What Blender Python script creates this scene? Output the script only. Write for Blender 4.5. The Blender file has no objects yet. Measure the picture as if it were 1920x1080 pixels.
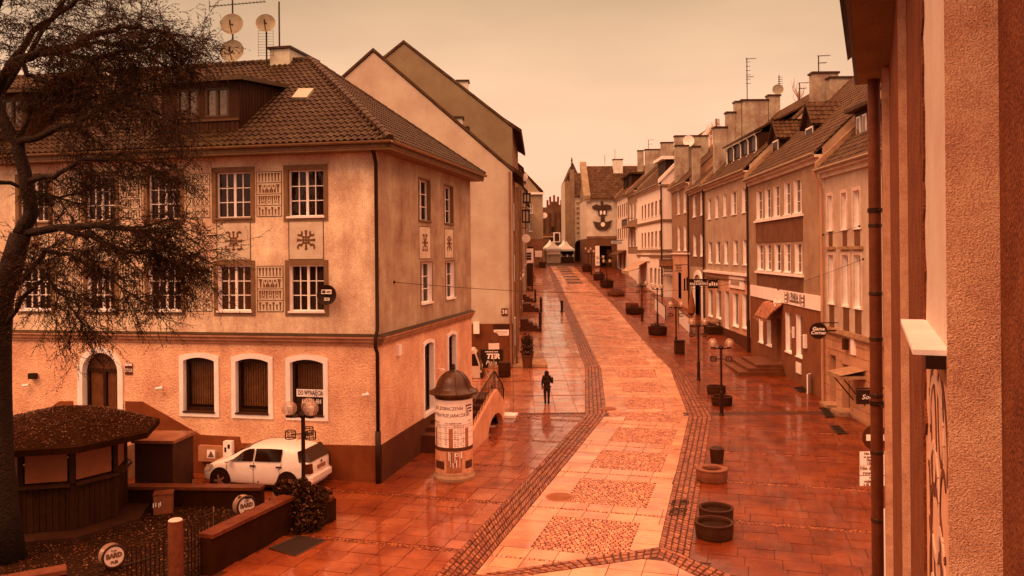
import bpy, math, random
from mathutils import Vector, Matrix
random.seed(7)
# ---------------------------------------------------------------- camera, world, sun, exposure
F = 1540.0; CX = 960.0; HY = 475.0; CAMH = 7.4; ROLL = 0.009
scene = bpy.context.scene
COL = scene.collection
cam_d = bpy.data.cameras.new("camera")
cam_d.sensor_width = 36.0
cam_d.lens = 36.0 * F / 1920.0
cam_d.shift_y = -(540.0 - HY) / 1920.0
cam_d.clip_start = 0.05
cam_d.clip_end = 5000
cam = bpy.data.objects.new("camera", cam_d)
COL.objects.link(cam)
cam.matrix_world = Matrix.Translation((0, 0, CAMH)) @ Matrix.Rotation(ROLL, 4, 'Y') @ Matrix.Rotation(math.radians(90), 4, 'X')
scene.camera = cam

SUN_EL, SUN_AZ = math.radians(50), math.radians(222)     # azimuth from +Y towards +X
world = bpy.data.worlds.new("World"); scene.world = world
world.use_nodes = True
wn, wl = world.node_tree.nodes, world.node_tree.links
wn.clear()
w_out = wn.new("ShaderNodeOutputWorld"); w_bg = wn.new("ShaderNodeBackground")
sky = wn.new("ShaderNodeTexSky"); sky.sky_type = 'NISHITA'; sky.sun_disc = False
sky.sun_elevation = SUN_EL; sky.sun_rotation = SUN_AZ
sky.dust_density = 6.0; sky.air_density = 1.0; sky.ozone_density = 0.0
w_bg.inputs["Strength"].default_value = 0.10
# overcast: a flat warm cloud layer almost covers the clear sky
geo = wn.new("ShaderNodeTexCoord"); sep = wn.new("ShaderNodeSeparateXYZ"); ramp = wn.new("ShaderNodeValToRGB")
cnoise = wn.new("ShaderNodeTexNoise"); cnoise.inputs["Scale"].default_value = 2.2; cnoise.inputs["Detail"].default_value = 4
cmap = wn.new("ShaderNodeMapRange"); cmap.inputs["From Min"].default_value = 0.3; cmap.inputs["From Max"].default_value = 0.7
cmap.inputs["To Min"].default_value = 0.82; cmap.inputs["To Max"].default_value = 1.14
cmul = wn.new("ShaderNodeVectorMath"); cmul.operation = 'SCALE'
mixs = wn.new("ShaderNodeMixRGB"); mixs.inputs[0].default_value = 0.96
wl.new(geo.outputs["Generated"], sep.inputs[0]); wl.new(sep.outputs["Z"], ramp.inputs[0])
cmp_ = wn.new("ShaderNodeMapping"); cmp_.inputs["Scale"].default_value = (1, 1, 3.2); wl.new(geo.outputs["Generated"], cmp_.inputs["Vector"]); wl.new(cmp_.outputs[0], cnoise.inputs["Vector"]); wl.new(cnoise.outputs["Fac"], cmap.inputs["Value"])
wl.new(ramp.outputs["Color"], cmul.inputs[0]); wl.new(cmap.outputs["Result"], cmul.inputs["Scale"])
wl.new(sky.outputs[0], mixs.inputs[1]); wl.new(cmul.outputs[0], mixs.inputs[2])
wl.new(mixs.outputs[0], w_bg.inputs["Color"]); wl.new(w_bg.outputs[0], w_out.inputs[0])
SK = 10.0
def skyc(r, g, b): return (r * SK, g * SK, b * SK, 1)
el = ramp.color_ramp.elements
el[0].position = 0.0; el[0].color = skyc(1.55, 0.545, 0.335)
el[1].position = 1.0; el[1].color = skyc(3.4, 1.26, 0.62)
for p_, c_ in ((0.10, (1.15, 0.54, 0.335)), (0.20, (0.74, 0.455, 0.275)), (0.31, (0.52, 0.335, 0.185)), (0.45, (1.15, 0.55, 0.30)), (0.65, (2.35, 0.92, 0.47))):
    e_ = el.new(p_); e_.color = skyc(*c_)

sun_d = bpy.data.lights.new("sun", 'SUN'); sun_d.energy = 1.5; sun_d.angle = math.radians(30)
sun_d.color = (1.0, 0.44, 0.20)
sun = bpy.data.objects.new("sun", sun_d); COL.objects.link(sun)
sdir = Vector((math.sin(SUN_AZ) * math.cos(SUN_EL), math.cos(SUN_AZ) * math.cos(SUN_EL), math.sin(SUN_EL)))
sun.rotation_euler = sdir.to_track_quat('Z', 'Y').to_euler(); sun.location = (10, -10, 60)
vs = scene.view_settings
vs.view_transform = 'Standard'; vs.look = 'None'; vs.exposure = 0.40; vs.gamma = 1.0; vs.use_curve_mapping = False
scene.render.engine = 'CYCLES'
scene.cycles.max_bounces = 6; scene.cycles.transparent_max_bounces = 16; scene.cycles.glossy_bounces = 3
scene.cycles.caustics_reflective = False; scene.cycles.caustics_refractive = False

# ---------------------------------------------------------------- survey helpers (a sight line of the survey -> a point of the place)
def ray(px, py):
    u, v = px - CX, py - HY
    return (u - ROLL * v) / F, -(v + ROLL * u) / F
GP = [(-5000, 0), (30, 0), (36, .03), (45, .25), (55, .6), (67, 1.25), (82, 2.15), (97, 3.15), (114, 4.3), (135, 5.6), (150, 6.3), (180, 6.9), (210, 7.0), (9000, 7.0)]
def g(y):
    for (a, za), (b, zb) in zip(GP, GP[1:]):
        if y <= b: return za + (zb - za) * (y - a) / (b - a)
    return GP[-1][1]
def gat(px, py):
    k, s = ray(px, py); lo, hi = 4.0, 185.0
    for _ in range(50):
        m = (lo + hi) / 2
        if CAMH + s * m - g(m) > 0: lo = m
        else: hi = m
    return Vector((k * lo, lo, g(lo)))
def at(px, py, Y):
    k, s = ray(px, py); return Vector((k * Y, Y, CAMH + s * Y))

# ---------------------------------------------------------------- materials
def lin(c): c /= 255.0; return c / 12.92 if c <= .04045 else ((c + .055) / 1.055) ** 2.4
LIGHT = (1.26, 0.60, 0.34)          # what a white wall sends back under this sky: photo colour / LIGHT = the thing's own colour
def own(rgb, k=1.0):
    return tuple(min(.92, max(.001, lin(c) / l * k)) for c, l in zip(rgb, LIGHT))
MATS = {}
def mat(name, rgb, rough=.75, var=.16, scale=3.0, fine=40.0, bump=.25, streak=0.0, spec=.3, k=1.0, dist=.01, wet=0.0, metal=0.0, raw=None, fw=.45, coat=0.0, iv=0.0):
    if name in MATS: return MATS[name]
    m = bpy.data.materials.new(name); m.use_nodes = True; MATS[name] = m
    n, l = m.node_tree.nodes, m.node_tree.links
    b = n["Principled BSDF"]
    c = raw or own(rgb, k)
    geo = n.new("ShaderNodeNewGeometry")
    nz = n.new("ShaderNodeTexNoise"); nz.inputs["Scale"].default_value = scale; nz.inputs["Detail"].default_value = 6; nz.inputs["Roughness"].default_value = .65
    l.new(geo.outputs["Position"], nz.inputs["Vector"])
    nf = n.new("ShaderNodeTexNoise"); nf.inputs["Scale"].default_value = fine; nf.inputs["Detail"].default_value = 3
    l.new(geo.outputs["Position"], nf.inputs["Vector"])
    mx = n.new("ShaderNodeMath"); mx.operation = 'MULTIPLY_ADD'; mx.inputs[1].default_value = fw
    l.new(nf.outputs["Fac"], mx.inputs[0]); l.new(nz.outputs["Fac"], mx.inputs[2])
    last = mx.outputs[0]
    if streak:
        mp = n.new("ShaderNodeMapping"); mp.inputs["Scale"].default_value = (1.5, 1.5, .2)
        l.new(geo.outputs["Position"], mp.inputs["Vector"])
        ns = n.new("ShaderNodeTexNoise"); ns.inputs["Scale"].default_value = 1.6; ns.inputs["Detail"].default_value = 5; ns.inputs["Roughness"].default_value = .7
        l.new(mp.outputs[0], ns.inputs["Vector"])
        ms = n.new("ShaderNodeMath"); ms.operation = 'MULTIPLY_ADD'; ms.inputs[1].default_value = streak * .5
        l.new(ns.outputs["Fac"], ms.inputs[0]); l.new(last, ms.inputs[2]); last = ms.outputs[0]
    mean = .5 + .5 * fw + .25 * streak
    mr = n.new("ShaderNodeMapRange"); mr.clamp = False
    mr.inputs["From Min"].default_value = mean - .25; mr.inputs["From Max"].default_value = mean + .25
    mr.inputs["To Min"].default_value = 1 - var; mr.inputs["To Max"].default_value = 1 + var
    l.new(last, mr.inputs["Value"])
    src_ = mr.outputs[0]
    if iv:        # every loose piece has its own shade
        oi = n.new("ShaderNodeObjectInfo"); ad = n.new("ShaderNodeMath"); ad.operation = 'ADD'
        l.new(geo.outputs["Random Per Island"], ad.inputs[0]); l.new(oi.outputs["Random"], ad.inputs[1])
        fr_ = n.new("ShaderNodeMath"); fr_.operation = 'FRACT'; l.new(ad.outputs[0], fr_.inputs[0])
        ma = n.new("ShaderNodeMath"); ma.operation = 'MULTIPLY_ADD'; ma.inputs[1].default_value = 2 * iv; ma.inputs[2].default_value = 1 - iv
        l.new(fr_.outputs[0], ma.inputs[0]); mu = n.new("ShaderNodeMath"); mu.operation = 'MULTIPLY'
        l.new(ma.outputs[0], mu.inputs[0]); l.new(src_, mu.inputs[1]); src_ = mu.outputs[0]
    mxm = n.new("ShaderNodeMath"); mxm.operation = 'MAXIMUM'; mxm.inputs[1].default_value = .12
    l.new(src_, mxm.inputs[0])
    if coat:
        b.inputs["Coat IOR"].default_value = 1.75; b.inputs["Coat Roughness"].default_value = .06
        nc = n.new("ShaderNodeTexNoise"); nc.inputs["Scale"].default_value = .9; nc.inputs["Detail"].default_value = 7; nc.inputs["Roughness"].default_value = .7; l.new(geo.outputs["Position"], nc.inputs["Vector"])
        cr = n.new("ShaderNodeMapRange"); cr.inputs["From Min"].default_value = .36; cr.inputs["From Max"].default_value = .58; cr.inputs["To Min"].default_value = .25 * coat; cr.inputs["To Max"].default_value = coat; l.new(nc.outputs["Fac"], cr.inputs["Value"]); l.new(cr.outputs[0], b.inputs["Coat Weight"])
        nb2 = n.new("ShaderNodeTexNoise"); nb2.inputs["Scale"].default_value = 9; nb2.inputs["Detail"].default_value = 3; l.new(geo.outputs["Position"], nb2.inputs["Vector"])
        cbp = n.new("ShaderNodeBump"); cbp.inputs["Strength"].default_value = .35; cbp.inputs["Distance"].default_value = .004; l.new(nb2.outputs["Fac"], cbp.inputs["Height"]); l.new(cbp.outputs[0], b.inputs["Coat Normal"])
    # darker spots are also redder: green and blue fall faster than red
    pw = n.new("ShaderNodeMath"); pw.operation = 'POWER'; pw.inputs[1].default_value = 1.55
    l.new(mxm.outputs[0], pw.inputs[0])
    cb = n.new("ShaderNodeCombineColor")
    for i, src in ((0, mxm), (1, pw), (2, pw)):
        mm = n.new("ShaderNodeMath"); mm.operation = 'MULTIPLY'; mm.use_clamp = True; mm.inputs[1].default_value = c[i]
        l.new(src.outputs[0], mm.inputs[0]); l.new(mm.outputs[0], cb.inputs[i])
    l.new(cb.outputs[0], b.inputs["Base Color"])
    b.inputs["Roughness"].default_value = rough
    b.inputs["Specular IOR Level"].default_value = spec
    b.inputs["Metallic"].default_value = metal
    if wet:
        rr = n.new("ShaderNodeMapRange"); rr.inputs["From Min"].default_value = .35; rr.inputs["From Max"].default_value = .65
        rr.inputs["To Min"].default_value = max(.04, rough - wet); rr.inputs["To Max"].default_value = rough + wet
        nw = n.new("ShaderNodeTexNoise"); nw.inputs["Scale"].default_value = .55; nw.inputs["Detail"].default_value = 5
        l.new(geo.outputs["Position"], nw.inputs["Vector"]); l.new(nw.outputs["Fac"], rr.inputs["Value"])
        l.new(rr.outputs[0], b.inputs["Roughness"])
    if bump:
        bp = n.new("ShaderNodeBump"); bp.inputs["Strength"].default_value = bump; bp.inputs["Distance"].default_value = dist
        l.new(nf.outputs["Fac"], bp.inputs["Height"]); l.new(bp.outputs[0], b.inputs["Normal"])
    return m
def glass(name, rgb, alpha=.5, rough=.03, raw=None):
    if name in MATS: return MATS[name]
    m = bpy.data.materials.new(name); m.use_nodes = True; MATS[name] = m
    b = m.node_tree.nodes["Principled BSDF"]
    b.inputs["Base Color"].default_value = (*(raw or own(rgb)), 1); b.inputs["Roughness"].default_value = rough
    b.inputs["Alpha"].default_value = alpha; b.inputs["Specular IOR Level"].default_value = .6
    return m
M = dict(
 wall_low=mat("rough_plaster_salmon", (252, 146, 92), .9, .26, .7, 18, 1.0, .7, dist=.04, fw=.7),
 wall_up=mat("old_plaster_tan", (242, 158, 106), .9, .34, .9, 30, .5, .9, dist=.015, fw=.7),
 plinth=mat("dark_plinth_paint", (134, 48, 12), .85, .25, 1.5, 40, .6, .4),
 white=mat("white_paint", (255, 190, 150), .55, .10, 2, 30, .1, raw=(.90, .88, .88)),
 surround=mat("brown_render", (140, 78, 42), .85, .2, 3, 60, .4, .3),
 motif=mat("dark_sgraffito", (125, 62, 28), .85, .2, 5, 80, .3),
 dark=mat("dark_metal", (66, 24, 5), .45, .15, 4, 60, .1, spec=.25),
 iron=mat("black_iron", (50, 15, 2), .4, .15, 5, 60, .1, spec=.2),
 zinc=mat("weathered_zinc", (150, 86, 46), .4, .25, 3, 40, .15, .4, spec=.5),
 tile=mat("clay_tile", (66, 33, 13), .5, .35, 2.2, 30, .3, .3, spec=.14, iv=.25),
 tile2=mat("old_clay_tile", (84, 42, 19), .6, .45, 1.6, 24, .4, .4, spec=.10, iv=.25),
 wood=mat("dark_stained_wood", (58, 19, 3), .6, .3, 6, 30, .3, .4, spec=.15, iv=.15),
 pane=glass("window_glass", (50, 20, 6), .28),
 paneR=glass("bright_window_glass", (120, 60, 30), .55),
 curtain=mat("brown_curtain", (105, 45, 16), .9, .25, 6, 30, .1),
 curtain_red=mat("red_brown_curtain", (176, 84, 38), .9, .3, 6, 30, .1), curtain_deep=mat("deep_brown_curtain", (72, 26, 6), .9, .3, 6, 30, .1),
 curtain2=mat("pale_net_curtain", (205, 120, 80), .9, .15, 6, 30, .1),
 stone=mat("grey_granite", (165, 75, 35), .6, .25, 4, 80, .3, wet=.2),
 conc=mat("weathered_concrete", (175, 100, 58), .8, .3, 2, 40, .5, .4),
 soil=mat("wet_soil", (42, 12, 1), .8, .4, 3, 25, .8, spec=.1),
)
# ---------------------------------------------------------------- mesh building
ORG = {}
def topof(o):
    while o.parent: o = o.parent
    return o
def setp(o, label=None, cat=None, group=None, kind=None):
    if label: o["label"] = label
    if cat: o["category"] = cat
    if group: o["group"] = group
    if kind: o["kind"] = kind
    return o
def thing(name, loc, label, cat, group=None, rz=0.0):
    o = bpy.data.objects.new(name, None); COL.objects.link(o); o.empty_display_size = .2
    o.location = loc; o.rotation_euler = (0, 0, rz); ORG[o.name] = Vector(loc)
    return setp(o, label, cat, group)
class MB:
    def __init__(s): s.v = []; s.f = []
    def poly(s, pts):
        i = len(s.v); s.v += [tuple(p) for p in pts]; s.f.append(tuple(range(i, i + len(pts)))); return s
    def hexa(s, p):            # 8 points: bottom 4 then top 4
        i = len(s.v); s.v += [tuple(q) for q in p]
        s.f += [tuple(i + a for a in q) for q in ((3, 2, 1, 0), (4, 5, 6, 7), (0, 1, 5, 4), (1, 2, 6, 5), (2, 3, 7, 6), (3, 0, 4, 7))]; return s
    def box(s, c, sx, sy, sz, rz=0.0):
        ca, sa = math.cos(rz), math.sin(rz); P = []
        for z in (0, sz):
            for x, y in ((-1, -1), (1, -1), (1, 1), (-1, 1)):
                x *= sx / 2; y *= sy / 2; P.append((c[0] + x * ca - y * sa, c[1] + x * sa + y * ca, c[2] + z))
        return s.hexa(P)
    def prism(s, pts, vec):     # extruded polygon
        vec = Vector(vec); n = len(pts); i = len(s.v)
        s.v += [tuple(p) for p in pts] + [tuple(Vector(p) + vec) for p in pts]
        s.f += [tuple(range(i, i + n)), tuple(range(i + 2 * n - 1, i + n - 1, -1))]
        s.f += [(i + k, i + (k + 1) % n, i + n + (k + 1) % n, i + n + k) for k in range(n)]; return s
    def tube(s, pts, r, n=6, cap=True):
        pts = [Vector(p) for p in pts]; rs = r if isinstance(r, (list, tuple)) else [r] * len(pts)
        i0 = len(s.v); ref = None
        for k, p in enumerate(pts):
            d = (pts[min(k + 1, len(pts) - 1)] - pts[max(k - 1, 0)])
            if d.length < 1e-9: d = Vector((0, 0, 1))
            d.normalize()
            if ref is None: ref = Vector((1, 0, 0)) if abs(d.x) < .8 else Vector((0, 1, 0))
            u = ref - d * ref.dot(d)
            if u.length < 1e-4: u = d.orthogonal()
            u.normalize(); ref = u; w = d.cross(u)
            for q in range(n):
                a = 2 * math.pi * q / n; s.v.append(tuple(p + (u * math.cos(a) + w * math.sin(a)) * rs[k]))
        for k in range(len(pts) - 1):
            for q in range(n):
                a = i0 + k * n + q; b = i0 + k * n + (q + 1) % n; s.f.append((a, b, b + n, a + n))
        if cap: s.f.append(tuple(range(i0 + n - 1, i0 - 1, -1))); e = i0 + (len(pts) - 1) * n; s.f.append(tuple(range(e, e + n)))
        return s
    def lathe(s, prof, c=(0, 0, 0), n=20):   # (r, z)
        i0 = len(s.v)
        for r, z in prof:
            for q in range(n):
                a = 2 * math.pi * q / n; s.v.append((c[0] + r * math.cos(a), c[1] + r * math.sin(a), c[2] + z))
        for k in range(len(prof) - 1):
            for q in range(n):
                a = i0 + k * n + q; b = i0 + k * n + (q + 1) % n; s.f.append((a, b, b + n, a + n))
        if prof[0][0] > .001: s.f.append(tuple(range(i0 + n - 1, i0 - 1, -1)))
        if prof[-1][0] > .001: e = i0 + (len(prof) - 1) * n; s.f.append(tuple(range(e, e + n)))
        return s
    def ball(s, c, r, n=16, m=10, sz=1.0):
        return s.lathe([(max(.0005, r * math.sin(math.pi * k / m)), -r * sz * math.cos(math.pi * k / m)) for k in range(m + 1)], c, n)
    def disc(s, c, nrm, r, th=.01, n=24):
        nrm = Vector(nrm).normalized(); u = nrm.orthogonal().normalized(); w = nrm.cross(u); c = Vector(c)
        return s.prism([c + (u * math.cos(2 * math.pi * k / n) + w * math.sin(2 * math.pi * k / n)) * r for k in range(n)], nrm * th)
    def build(s, name, m, parent=None, smooth=False, label=None, cat=None, group=None, kind=None, org=None):
        if not s.v: return None
        me = bpy.data.meshes.new(name); off = Vector((0, 0, 0))
        if parent is not None:
            off = ORG.get(topof(parent).name, off)
        elif org is not None: off = Vector(org)
        me.from_pydata([(x - off.x, y - off.y, z - off.z) for x, y, z in s.v], [], s.f)
        me.materials.append(m if not isinstance(m, str) else M[m])
        if smooth: me.polygons.foreach_set("use_smooth", [True] * len(me.polygons))
        me.update()
        o = bpy.data.objects.new(name, me); COL.objects.link(o)
        if parent is not None: o.parent = parent
        elif org is not None: o.location = off; ORG[o.name] = off
        return setp(o, label, cat, group, kind)
def copy_tree(o, parent=None):
    c = o.copy(); COL.objects.link(c)
    if parent is not None: c.parent = parent
    for ch in list(o.children): copy_tree(ch, c)
    return c
def flag(o, ang=.5):
    me = o.data
    me.polygons.foreach_set("use_smooth", [True] * len(me.polygons))
    try: me.set_sharp_from_angle(angle=ang)
    except Exception: pass
    return o
def text_mesh(body, size, align='CENTER', ext=.004, sx=1.0, shear=0.0, bold=0.0, spacing=1.0):
    cu = bpy.data.curves.new("lettering", 'FONT'); cu.body = body; cu.size = size; cu.align_x = align; cu.align_y = 'CENTER'
    cu.extrude = ext; cu.resolution_u = 2; cu.shear = shear; cu.offset = bold; cu.space_character = spacing; cu.space_line = .9
    o = bpy.data.objects.new("lettering", cu); COL.objects.link(o)
    dg = bpy.context.evaluated_depsgraph_get()
    me = bpy.data.meshes.new_from_object(o.evaluated_get(dg)); bpy.data.objects.remove(o)
    vs_ = [(v.co.x * sx, v.co.y, v.co.z) for v in me.vertices]; fs = [tuple(p.vertices) for p in me.polygons]
    bpy.data.meshes.remove(me); return vs_, fs
def text(body, size, m, c, right, up, parent, **kw):
    vs_, fs = text_mesh(body, size, **kw); right = Vector(right).normalized(); up = Vector(up).normalized(); nn = right.cross(up); c = Vector(c)
    b = MB(); b.v = [tuple(c + right * x + up * y + nn * z) for x, y, z in vs_]; b.f = fs
    return b.build("lettering", m, parent)

# ---------------------------------------------------------------- facades
class Fac:
    def __init__(s, o, d, n):
        s.o = Vector((o[0], o[1])); s.d = Vector(d).normalized(); s.n = Vector(n).normalized()
    def P(s, t, z, off=0.0):
        q = s.o + s.d * t + s.n * off; return Vector((q.x, q.y, z))
    def px(s, px, py, off=0.0):
        k, sl = ray(px, py); o = s.o + s.n * off
        t = (o.x - k * o.y) / (k * s.d.y - s.d.x); Y = o.y + s.d.y * t
        return t, CAMH + sl * Y
    def rect(s, x0, y0, x1, y1):
        a = s.px(x0, y0); b = s.px(x1, y1); c = s.px(x0, y1); d = s.px(x1, y0)
        t0 = (a[0] + c[0]) / 2; t1 = (b[0] + d[0]) / 2; zt = (a[1] + d[1]) / 2; zb = (b[1] + c[1]) / 2
        return min(t0, t1), max(t0, t1), min(zt, zb), max(zt, zb)
    def box(s, mb, t0, t1, z0, z1, o0, o1):
        return mb.hexa([s.P(t0, z0, o0), s.P(t1, z0, o0), s.P(t1, z0, o1), s.P(t0, z0, o1), s.P(t0, z1, o0), s.P(t1, z1, o0), s.P(t1, z1, o1), s.P(t0, z1, o1)])
    def quad(s, mb, t0, t1, z0, z1, off=0.0):
        return mb.poly([s.P(t0, z0, off), s.P(t1, z0, off), s.P(t1, z1, off), s.P(t0, z1, off)])
    def pr(s, mb, pts, o0, o1):
        return mb.prism([s.P(t, z, o0) for t, z in pts], s.P(0, 0, o1) - s.P(0, 0, o0))
    def bar(s, mb, p, q, w, o0, o1):
        a = Vector(p); b = Vector(q); d = (b - a)
        if d.length < 1e-6: return mb
        d.normalize(); nn = Vector((-d.y, d.x)) * w / 2
        return s.pr(mb, [a - nn, b - nn, b + nn, a + nn], o0, o1)
    def wall(s, mb, t0, t1, z0, z1, holes=(), off=0.0):
        ts = sorted({t0, t1, *[h[0] for h in holes], *[h[1] for h in holes]}); zs = sorted({z0, z1, *[h[2] for h in holes], *[h[3] for h in holes]})
        ts = [t for t in ts if t0 <= t <= t1]; zs = [z for z in zs if z0 <= z <= z1]
        for a, b in zip(ts, ts[1:]):
            for c, d in zip(zs, zs[1:]):
                m_, q_ = (a + b) / 2, (c + d) / 2
                if not any(h[0] < m_ < h[1] and h[2] < q_ < h[3] for h in holes): s.quad(mb, a, b, c, d, off)
        return mb
    def reveal(s, mb, t0, t1, z0, z1, dep, sill=True):
        for a, b in (((t0, z0), (t0, z1)), ((t0, z1), (t1, z1)), ((t1, z1), (t1, z0)), ((t1, z0), (t0, z0))):
            mb.poly([s.P(*a, 0), s.P(*b, 0), s.P(*b, -dep), s.P(*a, -dep)])
        return mb
def folds(fac, t0, t1, z0, z1, off, n, amp=.02):
    mb = MB(); k = n * 2
    for i in range(k):
        a = t0 + (t1 - t0) * i / k; b = t0 + (t1 - t0) * (i + 1) / k
        oa = off + amp * (1 if i % 2 else -1); ob = off + amp * (-1 if i % 2 else 1)
        mb.poly([fac.P(a, z0, oa), fac.P(b, z0, ob), fac.P(b, z1, ob), fac.P(a, z1, oa)])
    return mb
def window(house, fac, r, dep=.14, cols=4, rows=3, fr="white", pane="pane", rev="surround", sill="white", each=True, cur="curtain", ft=.05, mt=.028, post=.085, name="window", cuts=None):
    t0, t1, z0, z1 = r; f = MB(); o0, o1 = -dep, -dep + .06
    for a in ((t0, t0 + ft, z0, z1), (t1 - ft, t1, z0, z1), (t0 + ft, t1 - ft, z0, z0 + ft), (t0 + ft, t1 - ft, z1 - ft, z1)): fac.box(f, *a, o0, o1)
    cs = [t0 + ft + (t1 - t0 - 2 * ft) * i / cols for i in range(cols + 1)]; rs = cuts or [z0 + ft + (z1 - z0 - 2 * ft) * i / rows for i in range(rows + 1)]
    for i in range(1, cols):
        w = post if (cols % 2 == 0 and i == cols // 2) else mt; fac.box(f, cs[i] - w / 2, cs[i] + w / 2, z0 + ft, z1 - ft, o0 + .002, o1 - .008)
    for j in range(1, len(rs) - 1): fac.box(f, t0 + ft, t1 - ft, rs[j] - mt / 2, rs[j] + mt / 2, o0 + .004, o1 - .014)
    w = f.build(name, fr, house)
    if each:
        for i in range(cols):
            for j in range(len(rs) - 1):
                fac.box(MB(), 0, 0, 0, 0, 0, 0); p = MB(); fac.box(p, cs[i] + .012, cs[i + 1] - .012, rs[j] + .012, rs[j + 1] - .012, -dep + .012, -dep + .018); p.build("pane", pane, w)
    else:
        p = MB(); fac.box(p, t0 + ft, t1 - ft, z0 + ft, z1 - ft, -dep + .012, -dep + .018); p.build("pane", pane, w)
    rv = MB(); fac.reveal(rv, t0, t1, z0, z1, dep); rv.build("reveal", rev, w)
    if sill:
        sl = MB(); fac.box(sl, t0 - .04, t1 + .04, z0 - .05, z0 + .012, -dep + .06, .07); sl.build("sill", sill, w)
    cur = random.choice((cur, cur, "curtain_red", "curtain_deep")) if cur == "curtain" else cur
    c = folds(fac, t0, t1, z0, z1, -dep - .12, max(4, int((t1 - t0) / .09)))
    fac.quad(c, t0 - .1, t1 + .1, z0 - .1, z1 + .1, -dep - .2); c.build("curtain", cur, w)
    return w
def tiled(parent, A, e, s, polyf, tw=.28, tl=.36, m="tile", single=0, wave=.045, seg=5, name="roof_tile"):
    """tiles on the roof plane A + e*x + s*y wherever polyf gives a span (x0, x1) for the course at y"""
    A = Vector(A); e = Vector(e).normalized(); s = Vector(s).normalized(); n = e.cross(s)
    if n.z < 0: n = -n
    cells = []; j = 0
    while True:
        y = j * tl; sp = polyf(y + tl / 2)
        if sp is None: break
        x0, x1 = sp; i0 = math.floor(x0 / tw); i1 = math.ceil(x1 / tw)
        for i in range(i0, i1):
            xa, xb = max(x0, i * tw), min(x1, (i + 1) * tw)
            if xb - xa > .05: cells.append((xa, xb, y, j))
        j += 1
        if j > 200: break
    def put(mb, xa, xb, y, jit=0.0):
        base = len(mb.v)
        for yy, h in ((y - .05, .05 + jit), (y + tl, .012)):
            for q in range(seg + 1):
                f_ = q / seg; hh = h + wave * (math.sin(math.pi * min(1, f_ / .62)) if f_ < .62 else -.35 * math.sin(math.pi * (f_ - .62) / .38))
                mb.v.append(tuple(A + e * (xa + (xb - xa) * f_) + s * yy + n * hh))
        for q in range(seg): mb.f.append((base + q, base + q + 1, base + seg + 2 + q, base + seg + 1 + q))
        b2 = len(mb.v)
        for q in range(seg + 1): v = Vector(mb.v[base + q]) - n * .045; mb.v.append(tuple(v))
        for q in range(seg): mb.f.append((b2 + q, b2 + q + 1, base + q + 1, base + q))
    def dist(c): p = A + e * c[0] + s * c[2]; return (p - Vector((0, 0, CAMH))).length
    def seen(c):
        p = A + e * c[0] + s * c[2]; return abs(p.x / p.y) < .66 and abs(p.z - CAMH) / p.y < .33
    sing = set()
    if single:
        for c in sorted([c for c in cells if seen(c)], key=dist)[:single]: sing.add(c)
    rest = MB()
    for c in cells:
        if c in sing:
            b = MB(); put(b, c[0], c[1], c[2], random.uniform(0, .012)); b.build(name, m, parent, smooth=False)
        else: put(rest, c[0], c[1], c[2], random.uniform(0, .012))
    rest.build(name + "s" if single else "tile_covering", m, parent, kind="stuff")
def caps(parent, a, b, r=.13, m="tile", step=.36, name="ridge_tiles"):
    a, b = Vector(a), Vector(b); L = (b - a).length; k = max(1, int(L / step)); mb = MB(); d = (b - a) / k
    for i in range(k): mb.tube([a + d * i, a + d * (i + 1.12)], [r * 1.08, r * .9], 8)
    return mb.build(name, m, parent, kind="stuff")
# ================================================================ GROUND
M.update(
 bed=mat("joint_bed", (76, 24, 4), .5, .3, 3, 60, .3, wet=.2),
 slab_lf=mat("granite_slab_upper_left", (184, 82, 42), .3, .42, .8, 55, .12, dist=.004, wet=.10, spec=.6, coat=1, iv=.10),  # lighter copy of the left slabs: wet sky sheen put into the colour
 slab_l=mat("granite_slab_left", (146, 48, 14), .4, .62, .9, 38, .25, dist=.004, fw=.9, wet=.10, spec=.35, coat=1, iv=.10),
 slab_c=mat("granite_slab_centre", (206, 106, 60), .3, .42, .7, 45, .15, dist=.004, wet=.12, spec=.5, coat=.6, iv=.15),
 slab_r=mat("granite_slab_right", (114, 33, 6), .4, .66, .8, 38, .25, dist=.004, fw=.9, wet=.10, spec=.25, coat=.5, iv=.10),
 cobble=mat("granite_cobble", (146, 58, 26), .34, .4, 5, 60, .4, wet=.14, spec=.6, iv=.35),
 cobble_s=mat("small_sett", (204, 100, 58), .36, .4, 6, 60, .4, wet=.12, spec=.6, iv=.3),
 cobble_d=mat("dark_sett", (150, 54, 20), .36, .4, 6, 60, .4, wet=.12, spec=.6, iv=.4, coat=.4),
)
# one sheet out to the horizon
xs = [-900, -300, -120] + [-60 + 4 * i for i in range(31)] + [120, 300, 900]
ys = [-300, -60, -20] + [2 * i for i in range(-5, 106)] + [260, 400, 900, 2500]
mb = MB(); mb.v = [(x, y, g(y)) for y in ys for x in xs]
mb.f = [(j * len(xs) + i, j * len(xs) + i + 1, (j + 1) * len(xs) + i + 1, (j + 1) * len(xs) + i) for j in range(len(ys) - 1) for i in range(len(xs) - 1)]
mb.build("ground", "bed", kind="structure")

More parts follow.
